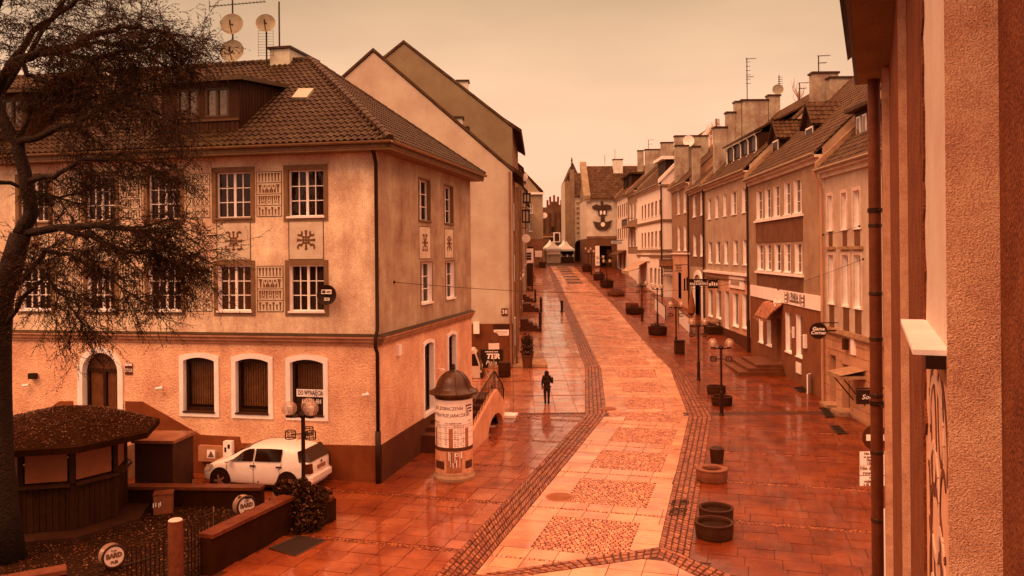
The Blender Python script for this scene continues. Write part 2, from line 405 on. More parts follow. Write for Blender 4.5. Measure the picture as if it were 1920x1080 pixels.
NA, NB = Vector((.277, .961)), Vector((.961, -.277))
def V2(p): return Vector((p.x, p.y))
LGl = [V2(gat(*p)) for p in ((820, 1077), (999, 898), (1097, 778), (1097, 690), (1072, 620), (1040, 540), (1026, 500))]
LGr = [V2(gat(*p)) for p in ((893, 1076), (1013, 953), (1137, 776), (1127, 690), (1092, 620), (1054, 540), (1032, 500))]
RGl = [V2(gat(*p)) for p in ((1234, 1030), (1291, 782), (1257, 692), (1198, 630), (1154, 577), (1122, 545), (1078, 502))]
RGr = [V2(gat(*p)) for p in ((1292, 1052), (1335, 782), (1277, 687), (1220, 630), (1167, 575), (1132, 542), (1088, 500))]
for Ln in (LGl, LGr):
    dv_ = (Ln[2] - Ln[0]).normalized(); Ln[1] = Ln[0] + dv_ * (Ln[1] - Ln[0]).dot(dv_)
YB = gat(1200, 779).y          # the bend of the street
def xat(line, y):
    L = sorted(line, key=lambda p: p.y)
    for a, b in zip(L, L[1:]):
        if y <= b.y: return a.x + (b.x - a.x) * (y - a.y) / (b.y - a.y)
    a, b = L[-2], L[-1]; return a.x + (b.x - a.x) * (y - a.y) / (b.y - a.y)
def clip(poly, p, q):            # keep the part to the left of p->q
    out = []; d = q - p
    def sd(v): return d.x * (v.y - p.y) - d.y * (v.x - p.x)
    for i in range(len(poly)):
        a, b = poly[i], poly[(i + 1) % len(poly)]; sa, sb = sd(a), sd(b)
        if sa >= 0: out.append(a)
        if (sa >= 0) != (sb >= 0): out.append(a + (b - a) * (sa / (sa - sb)))
    return out
def area(p): return abs(sum(p[i].x * p[(i + 1) % len(p)].y - p[(i + 1) % len(p)].x * p[i].y for i in range(len(p)))) / 2
class Paving:
    def __init__(s, name): s.root = MB(); s.name = name; s.items = []
    def add(s, poly, h=.022, minA=.004): 
        if len(poly) > 2 and area(poly) > minA: s.items.append((poly, h + random.uniform(-.004, .004)))
    def emit(s, mb, poly, h, taper=.0):
        c = sum(poly, Vector((0, 0))) / len(poly); n = len(poly); b = len(mb.v); tx, ty = random.uniform(-.006, .006), random.uniform(-.006, .006)
        for p in poly:
            q = c + (p - c) * (1 - taper); mb.v.append((q.x, q.y, g(q.y) + h + tx * (q.x - c.x) + ty * (q.y - c.y)))
        for p in poly: mb.v.append((p.x, p.y, g(p.y) - .03))
        mb.f.append(tuple(range(b, b + n)))
        for i in range(n): mb.f.append((b + n + i, b + n + (i + 1) % n, b + (i + 1) % n, b + i))
    def done(s, parent, part, many, m, single=300, taper=0.0):
        def seen(it):
            c = sum(it[0], Vector((0, 0))) / len(it[0]); k = c.x / c.y; v = (CAMH - g(c.y)) / c.y
            return -.62 < k < .46 and v < .40
        vis = sorted([i for i in range(len(s.items)) if seen(s.items[i])], key=lambda i: -area(s.items[i][0]) / (sum(s.items[i][0], Vector((0, 0))) / len(s.items[i][0])).y ** 3)[:single]
        vs_ = set(vis); rest = MB()
        for i, (p, h) in enumerate(s.items):
            if i in vs_: b = MB(); s.emit(b, p, h, taper); b.build(part, m, parent)
            else: s.emit(rest, p, h, taper)
        rest.build(many, m, parent, kind="stuff")
def bedsheet(name, pts, dz, m):
    b = MB(); b.poly([(p.x, p.y, g(p.y) + dz) for p in pts]); return b.build(name, m, kind="structure")
def rect_ns(s0, s1, t0, t1, gap=.009):
    s0 += gap; s1 -= gap; t0 += gap; t1 -= gap
    return [NA * s0 + NB * t0, NA * s0 + NB * t1, NA * s1 + NB * t1, NA * s1 + NB * t0]
def rect_xy(x0, x1, y0, y1, gap=.009): return [Vector((x0 + gap, y0 + gap)), Vector((x1 - gap, y0 + gap)), Vector((x1 - gap, y1 - gap)), Vector((x0 + gap, y1 - gap))]
def S(p): return p.dot(NA)
def T(p): return p.dot(NB)
# places where no paving lies: the walled garden, the house, the near house
GA = [V2(gat(*p)) for p in ((398, 1080), (545, 1000), (600, 985), (620, 925))]
def in_garden(c):
    # left of the garden wall line and of the planter
    a, b = GA[0], GA[1]
    return ((b - a).x * (c.y - a.y) - (b - a).y * (c.x - a.x) > 0 and c.y < 24.4 and c.x < -5.6) or c.x < -13
HO, HD, HN = Vector((-4.30, 26.6)), Vector((-.978, .208)), Vector((.978, -.208))
def in_house(c):
    r = c - HO; t = r.dot(HD); w = r.dot(Vector((.208, .978))); return .05 < t < 20 and .05 < w < 11.75
RO, RW, RN = Vector((0, 0)), Vector((.4025, .9155)), Vector((-.9155, .4025))
def in_near(c): return c.dot(RN) < -.2 and c.dot(RW) < 8.2
def blocked(c): return in_garden(c) or in_house(c) or in_near(c)

left = Paving("left"); leftf = Paving("leftf"); right = Paving("right"); mid = Paving("mid"); sett = Paving("sett"); gut = Paving("gut"); lsett = Paving("lsett"); rsett = Paving("rsett")
s_line = S(V2(gat(1064, 886))); MOD = 4.0
tL, tR = T(LGr[2]), T(RGl[1])
tLn = T(LGr[1]); tRn = T(RGl[0])
# apex band at the bottom
BL = [V2(gat(*p)) for p in ((905, 1078), (1240, 1026))]; BL2 = [V2(gat(*p)) for p in ((1000, 1079), (1232, 1046))]
BR = [V2(gat(*p)) for p in ((1240, 1026), (1345, 1070))]; BR2 = [V2(gat(*p)) for p in ((1232, 1046), (1300, 1079))]
def ext(a, b, k): return b + (b - a).normalized() * k
def setts(dst, poly0, s0, s1, t0, t1, near, size=.13, h=.018):
    ns = max(1, round((s1 - s0) / size)); nt = max(1, round((t1 - t0) / size))
    for i in range(ns):
        sh = (size * .25 if i % 2 else -size * .25) + random.uniform(-.2, .2) * size
        for j in range(nt):
            a = s0 + (s1 - s0) * i / ns; b = s0 + (s1 - s0) * (i + 1) / ns; c = t0 + (t1 - t0) * j / nt + sh; d = t0 + (t1 - t0) * (j + 1) / nt + sh
            jx, jy = random.uniform(-.012, .012), random.uniform(-.012, .012)
            q = rect_ns(a, b, c, d, .008) if near else rect_xy(c, d, a, b, .008)
            q = [p + Vector((jx + random.uniform(-.006, .006), jy + random.uniform(-.006, .006))) for p in q]
            if poly0:
                for p_, q_ in poly0: q = clip(q, p_, q_)
            dst.add(q, h + random.uniform(-.003, .007), .002)
# ---- near part
def clips(q, cl):
    for a, b in cl:
        if len(q) < 3: return q
        q = clip(q, a, b)
    return q
topY = (Vector((50, YB - .25)), Vector((-50, YB - .25)))            # keep y below
lineL = (LGl[2], LGl[0])      # keep left pavement side: to the right of direction -> use orientation test
def side(p, q, ref): return (p, q) if (q - p).x * (ref.y - p.y) - (q - p).y * (ref.x - p.x) > 0 else (q, p)
cNL = [topY, side(LGl[0], LGl[2], Vector((-20, 20)))]
cNC = [topY, side(LGr[0], LGr[2], Vector((3, 28))), side(RGl[0], RGl[1], Vector((3, 28))), side(BL[0], BL[1], Vector((3, 28)))]
cNR = [topY, side(RGr[0], RGr[1], Vector((20, 25))), side(BR[0], BR[1], Vector((20, 25)))]
for k in range(-5, 6):
    s0 = s_line + MOD * k
    for dst, cl, ta, tb, cw, st in ((left, cNL, -24, T(LGl[1]) + 2, .74, lsett), (right, cNR, T(RGr[0]) - 1.5, 16, .86, rsett)):
        rows = 6; rh = (MOD - .26) / rows
        for r_ in range(rows):
            sa = s0 + .26 + r_ * rh; off = random.uniform(0, .5)
            t = ta + off
            while t < tb:
                q = clips(rect_ns(sa, sa + rh, t, t + cw, .009), cl)
                if len(q) > 2:
                    c = sum(q, Vector((0, 0))) / len(q)
                    if not blocked(c): dst.add(q, .02, .03)
                t += cw
        t = ta
        while t < tb:
            q0 = clips(rect_ns(s0 + .02, s0 + .24, t, t + .74, 0), cl)
            if len(q0) > 2 and not blocked(sum(q0, Vector((0, 0))) / len(q0)):
                setts(st, cl, s0 + .02, s0 + .24, t, t + .74, True, .11)
            t += .74
    # the carriageway: slab frame round a panel of setts
    tl, tr = tLn - 1.2, tRn + 1.2
    e0, e1 = tLn + 0.06, tRn - .06
    setts(sett, cNC, s0, s0 + .12, tl, tr, True, .12)
    for (sa, sb) in ((s0 + .12, s0 + .74), (s0 + MOD - .62, s0 + MOD)):
        n = 7
        for i in range(n):
            a = e0 - .6 + (e1 - e0 + 1.2) * i / n; b = e0 - .6 + (e1 - e0 + 1.2) * (i + 1) / n
            mid.add(clips(rect_ns(sa, sb, a, b), cNC), .02, .02)
    n = 5; cA, cB = e0 + .78, e1 - .62
    for i in range(n):
        sa = s0 + .74 + (MOD - 1.36) * i / n; sb = s0 + .74 + (MOD - 1.36) * (i + 1) / n
        mid.add(clips(rect_ns(sa, sb, e0 - .6, cA), cNC), .02, .02); mid.add(clips(rect_ns(sa, sb, cB, e1 + .6), cNC), .02, .02)
    setts(sett, cNC, s0 + .74, s0 + MOD - .62, cA, cB, True, .125)
# band of setts across at the bend
setts(sett, None, YB - .2, YB + .5, LGr[2].x + .1, RGl[1].x - .1, False, .16)
setts(lsett, None, YB - .2, YB + .25, -2.2, LGl[2].x, False, .16)
# ---- far part
y0 = YB + .5; k = 0
while y0 < 128:
    if y0 > 60: MODf = 4.0
    else: MODf = 4.05
    def row(dst, ya, yb, xa, xb, cw, gap=.009, mn=.02):
        lo = min(xa(ya), xa(yb)); hi = max(xb(ya), xb(yb)); t = math.floor(lo / cw) * cw
        cl = [(Vector((xa(yb), yb)), Vector((xa(ya), ya))), (Vector((xb(ya), ya)), Vector((xb(yb), yb)))]
        while t < hi:
            q = clips(rect_xy(t, t + cw, ya, yb, gap), cl)
            if len(q) > 2 and not blocked(sum(q, Vector((0, 0))) / len(q)): dst.add(q, .02, mn)
            t += cw
    xL0 = lambda y: -7.0 if y < 50 else .1
    xl = lambda y: xat(LGl, y); xr = lambda y: xat(LGr, y); xrl = lambda y: xat(RGl, y); xrr = lambda y: xat(RGr, y); xR1 = lambda y: 16.6 if y < 75 else 17.0
    rows = 5; rh = (MODf - .16) / rows
    for r_ in range(rows):
        ya = y0 + .16 + r_ * rh
        row(leftf, ya, ya + rh, xL0, xl, .98)
        row(right, ya, ya + rh, xrr, xR1, .86)
    # sett line
    for dst, fa, fb in ((lsett, xL0, xl), (rsett, xrr, xR1)):
        if y0 < 75: setts(dst, [(Vector((fa(y0 + 1), y0 + 1)), Vector((fa(y0), y0))), (Vector((fb(y0), y0)), Vector((fb(y0 + 1), y0 + 1)))], y0 + .02, y0 + .14, fa(y0) - .2, fb(y0) + .2, False, .13)
    cl = [(Vector((xr(y0 + MODf), y0 + MODf)), Vector((xr(y0), y0))), (Vector((xrl(y0), y0)), Vector((xrl(y0 + MODf), y0 + MODf)))]
    xa = min(xr(y0), xr(y0 + MODf)); xb = max(xrl(y0), xrl(y0 + MODf))
    setts(sett, cl, y0, y0 + .14, xa, xb, False, .14)
    row(mid, y0 + .14, y0 + .74, xr, xrl, .86); row(mid, y0 + MODf - .6, y0 + MODf, xr, xrl, .86)
    ia = lambda y: xr(y) + .95; ib = lambda y: xrl(y) - .95
    for i in range(4):
        ya = y0 + .74 + (MODf - 1.34) * i / 4; yb = y0 + .74 + (MODf - 1.34) * (i + 1) / 4
        row(mid, ya, yb, xr, ia, 2.0); row(mid, ya, yb, ib, xrl, 2.0)
    cl2 = [(Vector((ia(y0 + MODf), y0 + MODf)), Vector((ia(y0), y0))), (Vector((ib(y0), y0)), Vector((ib(y0 + MODf), y0 + MODf)))]
    if y0 < 100: setts(sett, cl2, y0 + .74, y0 + MODf - .6, min(ia(y0), ia(y0 + MODf)), max(ib(y0), ib(y0 + MODf)), False, .135 if y0 < 60 else .19)
    y0 += MODf
# ---- gutters: rows of cobbles running with the street
def gutter(L, R, rows=5, step=.19):
    for (a, b), (c, d) in zip(zip(L, L[1:]), zip(R, R[1:])):
        ln = ((b - a).length + (d - c).length) / 2
        for r_ in range(rows):
            n = max(1, int(ln / step)); ph = random.random() * .5
            for i in range(n):
                f0, f1 = (i + ph * .0) / n, (i + 1) / n; w0, w1 = r_ / rows, (r_ + 1) / rows
                j = lambda: Vector((random.uniform(-.012, .012), random.uniform(-.014, .014)))
                P = lambda f_, w_: (a + (b - a) * f_) * (1 - w_) + (c + (d - c) * f_) * w_
                q = [P(f0, w0), P(f0, w1), P(f1, w1), P(f1, w0)]; ce = sum(q, Vector((0, 0))) / 4
                q = [ce + (p - ce) * .84 + j() for p in q]
                gut.add(q, .03 + random.uniform(-.006, .012), .003)
gutter([ext(LGl[1], LGl[0], 3)] + LGl[1:], [ext(LGr[1], LGr[0], 3)] + LGr[1:])
gutter(RGl, RGr)
gutter([ext(BL[1], BL[0], 3), BL[1]], [ext(BL2[1], BL2[0], 3), BL2[1]], 3, .21)
gutter([BR[0], ext(BR[0], BR[1], 3)], [BR2[0], ext(BR2[0], BR2[1], 3)], 4, .21)
# slabs inside the fork at the very bottom
fk = V2(gat(1228, 1052)); cF = [side(BL2[0], BL2[1], fk + Vector((-.4, -3))), side(BR2[0], BR2[1], fk + Vector((-.4, -3)))]
for i in range(12):
    for j in range(14):
        mid.add(clips(rect_ns(S(fk) - .8 * (i + 1), S(fk) - .8 * i, T(fk) - 5 + .8 * j, T(fk) - 5 + .8 * (j + 1)), cF), .02, .02)
def struct_patch(name, m, pts):
    b = MB(); b.poly([(x, y, g(y) + .004) for x, y in pts]); return b.build(name, m, kind="structure")
lp = struct_patch("left_pavement", "bed", [(-6, 12), (-1, 12), (-1, 30), (-6, 24)])
rw = struct_patch("carriageway", "bed", [(-.9, 14), (4.5, 18), (6, 30), (2, 30)])
rp = struct_patch("right_pavement", "bed", [(6.1, 18), (8, 18), (13, 30), (8, 30)])
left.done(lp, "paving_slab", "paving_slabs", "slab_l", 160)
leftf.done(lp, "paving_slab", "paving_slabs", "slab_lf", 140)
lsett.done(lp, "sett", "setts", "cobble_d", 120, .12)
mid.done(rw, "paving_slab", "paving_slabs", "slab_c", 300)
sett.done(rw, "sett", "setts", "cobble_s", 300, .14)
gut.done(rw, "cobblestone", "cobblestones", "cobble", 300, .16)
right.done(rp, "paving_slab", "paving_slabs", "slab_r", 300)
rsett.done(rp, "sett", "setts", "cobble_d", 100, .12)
# drain covers
def cover(px, py, r, label):
    p = gat(px, py); p.z = g(p.y) + .034; t = thing("manhole_cover", p, label, "manhole cover")
    b = MB(); b.lathe([(r * 1.18, -.03), (r * 1.18, .0), (r, .004)], p, 28); b.build("ring", "stone", t)
    b = MB(); b.lathe([(r * .98, .004), (r * .98, .014), (.001, .016)], p, 28)
    for i in range(-4, 5): b.box((p.x + i * r * .18, p.y, p.z + .012), .03, 1.6 * r * math.sqrt(max(.05, 1 - (i * .18) ** 2)), .012)
    b.build("lid", mat("rusty_iron", (150, 62, 24), .5, .3, 6, 40, .2, wet=.15), t)
cover(1050, 933, .36, "round manhole cover at the left edge of the pale carriageway")
cover(1140, 767, .34, "round manhole cover beside the bend of the left cobbled gutter")
def grate(pts, label, bars=8, name="drain_grate"):
    P = [gat(*p) for p in pts]; c = sum(P, Vector((0, 0, 0))) / 4; t = thing(name, (c.x, c.y, g(c.y)), label, "grate")
    b = MB()
    P = [Vector((p.x, p.y, g(p.y) + .032)) for p in P]
    for i in range(4): b.tube([P[i], P[(i + 1) % 4]], .022, 4)
    b.build("frame", "dark", t)
    for i in range(bars):
        f_ = (i + .5) / bars; bb = MB(); bb.tube([P[0].lerp(P[3], f_), P[1].lerp(P[2], f_)], .016, 4); bb.build("bar", "iron", t)
    b = MB(); b.poly([p - Vector((0, 0, .006)) for p in P]); b.build("pit", mat("pit_dark", (40, 14, 3), .9, .1, 3, 30, 0), t)
grate([(1262, 940), (1292, 940), (1289, 950), (1259, 950)], "iron gutter grate farther up the right cobbled gutter of a close pair", 5)
grate([(1259, 955), (1288, 955), (1284, 968), (1255, 968)], "iron gutter grate nearer the bottom of the right cobbled gutter pair", 5)
grate([(505, 1030), (560, 1007), (610, 1015), (553, 1045)], "large square dark grate in the pavement below the garden wall and shrub", 12, "pit_grate")
grate([(1536, 766), (1552, 766), (1566, 784), (1549, 785)], "dark cellar grate farthest up the pavement of three by the pale shop", 5, "cellar_grate")
grate([(1557, 800), (1574, 800), (1590, 815), (1571, 816)], "dark cellar grate in the pavement nearest the road sign", 5, "cellar_grate")
grate([(1488, 728), (1506, 726), (1520, 735), (1500, 738)], "dark cellar grate by the steps of the banded shop", 5, "cellar_grate")
# ================================================================ CORNER HOUSE
house = thing("corner_house", (-4.3, 26.6, 0), "three storey tan corner house with tiled hip roof and sgraffito panels", "house")
FA = Fac((-4.30, 26.6), (-.978, .208), (-.208, -.978)); FS = Fac((-4.30, 26.6), (.208, .978), (.978, -.208))
HL, HDp, ZC, ZE = 19.0, 11.55, 4.62, 10.75
upper_x = [(540, 607), (405, 470), (277, 338), (160, 216), (36, 92)]
lower_x = [(543, 608), (409, 471), (279, 340), (164, 216), (40, 96)]
zU = (FA.px(575, 406)[1], FA.px(575, 318)[1]); zW = (FA.px(575, 584)[1], FA.px(575, 497)[1])
winU = []; winL = []
for (a, b), (c, d) in zip(upper_x, lower_x):
    r = FA.rect(a, 318, b, 406); winU.append((r[0], r[1], *zU)); r = FA.rect(c, 497, d, 584); winL.append((r[0], r[1], *zW))
archw = [(545, 607), (443, 504), (345, 403), (-42, 12)]
zG = (FA.px(576, 779)[1], FA.px(576, 674)[1])
winG = []
for a, b in archw: r = FA.rect(a, 672, b, 780); winG.append((r[0], r[1], *zG))
r = FA.rect(156, 665, 222, 800); door = (r[0], r[1], 1.15, FA.px(190, 661)[1])
sideU = [FS.rect(785, 332, 806, 411), FS.rect(833, 344, 849, 414)]; sideL = [FS.rect(789, 492, 810, 573), FS.rect(836, 490, 852, 563)]
def same(rs):
    z0 = sum(r[2] for r in rs) / len(rs); z1 = sum(r[3] for r in rs) / len(rs); return [(r[0], r[1], z0, z1) for r in rs]
sideU = [(r[0], r[1], *zU) for r in sideU]; sideL = [(r[0], r[1], *zW) for r in sideL]
sideG = [FS.rect(795, 650, 812, 796), FS.rect(840, 634, 854, 735)]
sideG = [(r[0], r[1], 1.35, zG[1] + .05) for r in sideG]
b = MB(); FA.wall(b, 0, HL, -.3, ZC, winG + [door]); FS.wall(b, 0, HDp, -.3, ZC, sideG)
def arch_pts(t0, t1, zs, rise, n=9, w=0.0):      # points from (t0, zs) over the arch to (t1, zs)
    c = (t0 + t1) / 2; h = (t1 - t0) / 2; return [(c - h * math.cos(math.pi * i / (n - 1)) , zs + rise * math.sin(math.pi * i / (n - 1))) for i in range(n)]
def seg_arch(t0, t1, zs, rise, n=9):
    return [(t0 + (t1 - t0) * i / (n - 1), zs + rise * (1 - (2 * i / (n - 1) - 1) ** 2)) for i in range(n)]
def spandrel(mb, fac, r, pts):
    t0, t1, z0, z1 = r
    for (a, za), (c, zc) in zip(pts, pts[1:]): mb.poly([fac.P(a, za), fac.P(c, zc), fac.P(c, z1), fac.P(a, z1)])
for r in winG: spandrel(b, FA, r, seg_arch(r[0], r[1], r[3] - .12, .12))
for r in sideG: spandrel(b, FS, r, seg_arch(r[0], r[1], r[3] - .10, .10))
dr = (door[1] - door[0]) / 2
spandrel(b, FA, door, arch_pts(door[0], door[1], door[3] - dr * .92, dr * .92, 13))
b.build("ground_floor_wall", "wall_low", house)
b = MB(); FA.wall(b, 0, HL, ZC, ZE, winU + winL); bs_ = MB(); FS.wall(bs_, 0, HDp, ZC, ZE, sideU + sideL); bs_.build('side_wall', mat('old_plaster_side', (186, 118, 76), .9, .34, .9, 30, .5, .9, dist=.015, fw=.7), house)  # side wall: darker copy of the front plaster, shade and grime in its colour
b.poly([FA.P(HL, -.3), FA.P(HL, ZE), FS.P(HDp, ZE) + (FA.P(HL, 0) - FA.P(0, 0)), FS.P(HDp, -.3) + (FA.P(HL, 0) - FA.P(0, 0))])
b.poly([FS.P(HDp, -.3), FS.P(HDp, ZE), FS.P(HDp, ZE) + (FA.P(HL, 0) - FA.P(0, 0)), FS.P(HDp, -.3) + (FA.P(HL, 0) - FA.P(0, 0))])
b.build("upper_wall", "wall_up", house)
# plinth, stepped along the outside stair, painted on a slightly thicker coat
b = MB()
pp = [FA.px(706, 835), FA.px(452, 831), FA.px(450, 819), FA.px(377, 815), FA.px(268, 753), FA.px(236, 752)]
pl = [(-.02, -.3)] + [(-.02, pp[0][1])] + pp[1:] + [(pp[-1][0], -.3)]
FA.pr(b, pl, 0.0, .035); b2 = FA.px(137, 752); b3 = FA.px(112, 752); b4 = FA.px(60, 790)
FA.pr(b, [(b2[0], -.3), b2, b3, b4, (HL, b4[1]), (HL, -.3)], 0.0, .035)
b.build("plinth", "plinth", house)
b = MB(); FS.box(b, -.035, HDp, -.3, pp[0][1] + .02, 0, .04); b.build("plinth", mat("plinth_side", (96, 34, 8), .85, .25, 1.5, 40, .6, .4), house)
# cornice between the floors
for fac, L in ((FA, HL), (FS, HDp)):
    b = MB()
    for z0_, z1_, o in ((ZC - .16, ZC - .06, .07), (ZC - .06, ZC + .06, .13), (ZC + .06, ZC + .12, .19)): fac.box(b, -o, L, z0_, z1_, .001, o)
    b.build("cornice", mat("cornice_plaster", (190, 100, 58), .85, .3, 2, 30, .4, .6), house)
    b = MB(); fac.poly = None
    b.poly([fac.P(-.2, ZC + .135, .2), fac.P(L, ZC + .135, .2), fac.P(L, ZC + .20, 0.002), fac.P(0, ZC + .20, .002)]); b.build("cornice_flashing", "tile", house)
# upper windows with brown rendered surrounds
def surround(fac, r, w=.15, o=.03, part="surround", m="surround", sill=True):
    t0, t1, z0, z1 = r; b = MB()
    fac.box(b, t0 - w, t0 - .001, z0 - w, z1 + w * 1.1, 0.001, o); fac.box(b, t1 + .001, t1 + w, z0 - w, z1 + w * 1.1, .001, o)
    fac.box(b, t0 - .001, t1 + .001, z1 + .001, z1 + w * 1.1, .001, o); fac.box(b, t0 - .001, t1 + .001, z0 - w, z0 - .001, .001, o)
    return b.build(part, m, house)
for i, r in enumerate(winU + winL):
    surround(FA, r); lower = i >= 5
    window(house, FA, r, .17, 4, 3, rev="white" if lower else "surround", sill="white" if lower or i == 0 else "surround", each=True)
for i, r in enumerate(sideU + sideL):
    surround(FS, r, .06, .02); window(house, FS, r, .2, 4 if False else 2, 3, rev="white" if i >= 2 else "surround", sill="white" if i >= 2 else "surround")
# ornaments
def frame_lines(fac, t0, t1, z0, z1, w=.025, o=.012, parent=None):
    b = MB()
    for a in ((t0, t0 + w, z0, z1), (t1 - w, t1, z0, z1), (t0 + w, t1 - w, z0, z0 + w), (t0 + w, t1 - w, z1 - w, z1)): fac.box(b, *a, .001, o)
    return b.build("border", mat("groove_dark", (98, 48, 20), .9, .2, 4, 40, .2), parent)
panel_m = mat("panel_plaster", (228, 156, 108), .9, .2, 1.5, 40, .4, .4)
def emblem(fac, r, style):
    t0, t1, z0, z1 = r; b = MB(); fac.box(b, t0, t1, z0, z1, .001, .008); p = b.build("ornament_panel", panel_m, house)
    frame_lines(fac, t0, t1, z0, z1, .025, .014, p)
    c = ((t0 + t1) / 2, (z0 + z1) / 2); s = min(.30, (z1 - z0) * .25); asp = min(1, (t1 - t0) / .9); m = MB()
    o0, o1 = .008, .02
    def B(x0, y0, x1, y1, w): fac.bar(m, (c[0] + x0 * s * asp, c[1] + y0 * s), (c[0] + x1 * s * asp, c[1] + y1 * s), w, o0, o1)
    for q in range(4):       # centre ring
        a, d = math.pi / 2 * q + math.pi / 4, math.pi / 2 * (q + 1) + math.pi / 4; B(.45 * math.cos(a), .45 * math.sin(a), .45 * math.cos(d), .45 * math.sin(d), .055)
    for q in range(4):
        a, d = math.pi / 2 * q, math.pi / 2 * (q + 1); B(.16 * math.cos(a), .16 * math.sin(a), .16 * math.cos(d), .16 * math.sin(d), .035)
    for dx, dy in ((1, 0), (-1, 0), (0, 1), (0, -1)):
        B(.4 * dx, .4 * dy, 1.0 * dx, 1.0 * dy, .055)
        B(1.0 * dx - .16 * dy, 1.0 * dy - .16 * dx, 1.0 * dx + .16 * dy, 1.0 * dy + .16 * dx, .045)
        if style: B(.75 * dx - .12 * dy, .75 * dy - .12 * dx, .75 * dx + .12 * dy, .75 * dy + .12 * dx, .04)
    for sx in (-1, 1):
        for sy in (-1, 1):
            cx_, cy_ = .72 * sx, (.78 if style else .72) * sy; pr_ = None
            for k in range(8):
                a = math.pi * (.15 + 1.1 * k / 7) * (1 if not style else -1) + (0 if sy > 0 else math.pi)
                x, y = cx_ + .26 * math.cos(a) * sx, cy_ + .28 * math.sin(a)
                if pr_: B(pr_[0], pr_[1], x, y, .05 + .02 * math.sin(math.pi * k / 7))
                pr_ = (x, y)
            B(.3 * sx, .3 * sy, .6 * sx, .55 * sy, .05)
    m.build("emblem", "motif", p)
zE = (FA.px(573, 487)[1], FA.px(573, 413)[1])
for i, r in enumerate(winU): emblem(FA, (r[0] + .01, r[1] - .01, *zE), i % 2 == 0)
for i, r in enumerate(sideU): emblem(FS, (r[0] - .02, r[1] + .02, zW[1] + .14, zU[0] - .22), i)
def lattice(fac, r):
    t0, t1, z0, z1 = r; b = MB(); fac.box(b, t0, t1, z0, z1, .001, .008); p = b.build("ornament_panel", panel_m, house); frame_lines(fac, t0, t1, z0, z1, .02, .013, p)
    m = MB(); h = (z1 - z0) / 4
    for k in range(4):
        za = z1 - h * (k + 1); 
        if k < 3: fac.box(m, t0, t1, za - .01, za + .01, .008, .012)
        n = 5; w = (t1 - t0 - .08) / n; zc = za + h / 2; a_ = h * .40
        for q in range(n):
            x = t0 + .04 + w * (q + .5); big = (q + k) % 2 == 0; rr = .42 if big else .28
            P = [(x + w * rr, zc), (x, zc + a_ * .55), (x - w * rr, zc), (x, zc - a_ * .55)]
            for u in range(4): fac.bar(m, P[u], P[(u + 1) % 4], .026, .008, .016)
            if k % 2 == 0 or big:
                for sx in (-1, 1):
                    fac.bar(m, (x, zc + a_ * .5), (x + sx * w * .36, zc + a_), .024, .008, .017); fac.bar(m, (x, zc - a_ * .5), (x + sx * w * .36, zc - a_), .024, .008, .017)
            else: fac.bar(m, (x + w * .5, zc - a_), (x + w * .5, zc + a_), .02, .008, .016)
    m.build("lattice_relief", "motif", p)
def tools(fac, r):
    t0, t1, z0, z1 = r; b = MB(); fac.box(b, t0, t1, z0, z1, .001, .008); p = b.build("ornament_panel", panel_m, house); frame_lines(fac, t0, t1, z0, z1, .02, .013, p)
    m = MB(); h = (z1 - z0) / 4
    for k in range(4):
        zb = z1 - h * (k + 1)
        if k < 3: fac.box(m, t0, t1, zb - .012, zb + .012, .008, .012)
        n = 7 if k != 1 else 5; w = (t1 - t0 - .1) / n; zt = zb + h * .86; z_ = zb + h * .13
        for q in range(n):
            x = t0 + .05 + w * (q + .5)
            if k in (0, 3) or (k == 2 and q % 2 == 0) or (k == 1 and q in (0, 4)):
                lo = z_ if (k != 3 or q % 2 == 0) else z_ + h * .06; hi = zt if (k != 3 or q % 2 == 0) else zt - h * .2
                fac.pr(m, [(x - w * .12, lo), (x + w * .14, lo), (x + w * .18, (lo + hi) / 2), (x + w * .38, hi), (x - w * .36, hi - .01), (x - w * .14, (lo + hi) / 2 + .03)], .008, .016)
            else:      # keyhole: a disc over a flared stem
                cz = zt - h * .16 if k == 1 else z_ + h * .17
                fac.pr(m, [(x + w * .22 * math.cos(a * .785), cz + w * .22 * math.sin(a * .785)) for a in range(8)], .008, .016)
                for sx in (-1, 1):
                    if k == 1: fac.pr(m, [(x + sx * w * .10, z_), (x + sx * w * .46, z_), (x + sx * w * .46, zt - h * .05), (x + sx * w * .36, zt - h * .4), (x + sx * w * .10, z_ + h * .25)], .008, .0155)
                    else: fac.pr(m, [(x + sx * w * .10, zt), (x + sx * w * .46, zt), (x + sx * w * .42, z_), (x + sx * w * .34, z_ + h * .3), (x + sx * w * .10, zt - h * .3)], .008, .0155)
    m.build("tool_relief", "motif", p)
for row, zz in ((winU, (zU[0] + .02, zU[1] - .02)), (winL, (zW[0] - .02, zW[1] - .02))):
    for i in range(4):
        r = (row[i][1] + .22, row[i + 1][0] - .22, zz[0], zz[1])
        (tools if i % 2 == 0 else lattice)(FA, r)
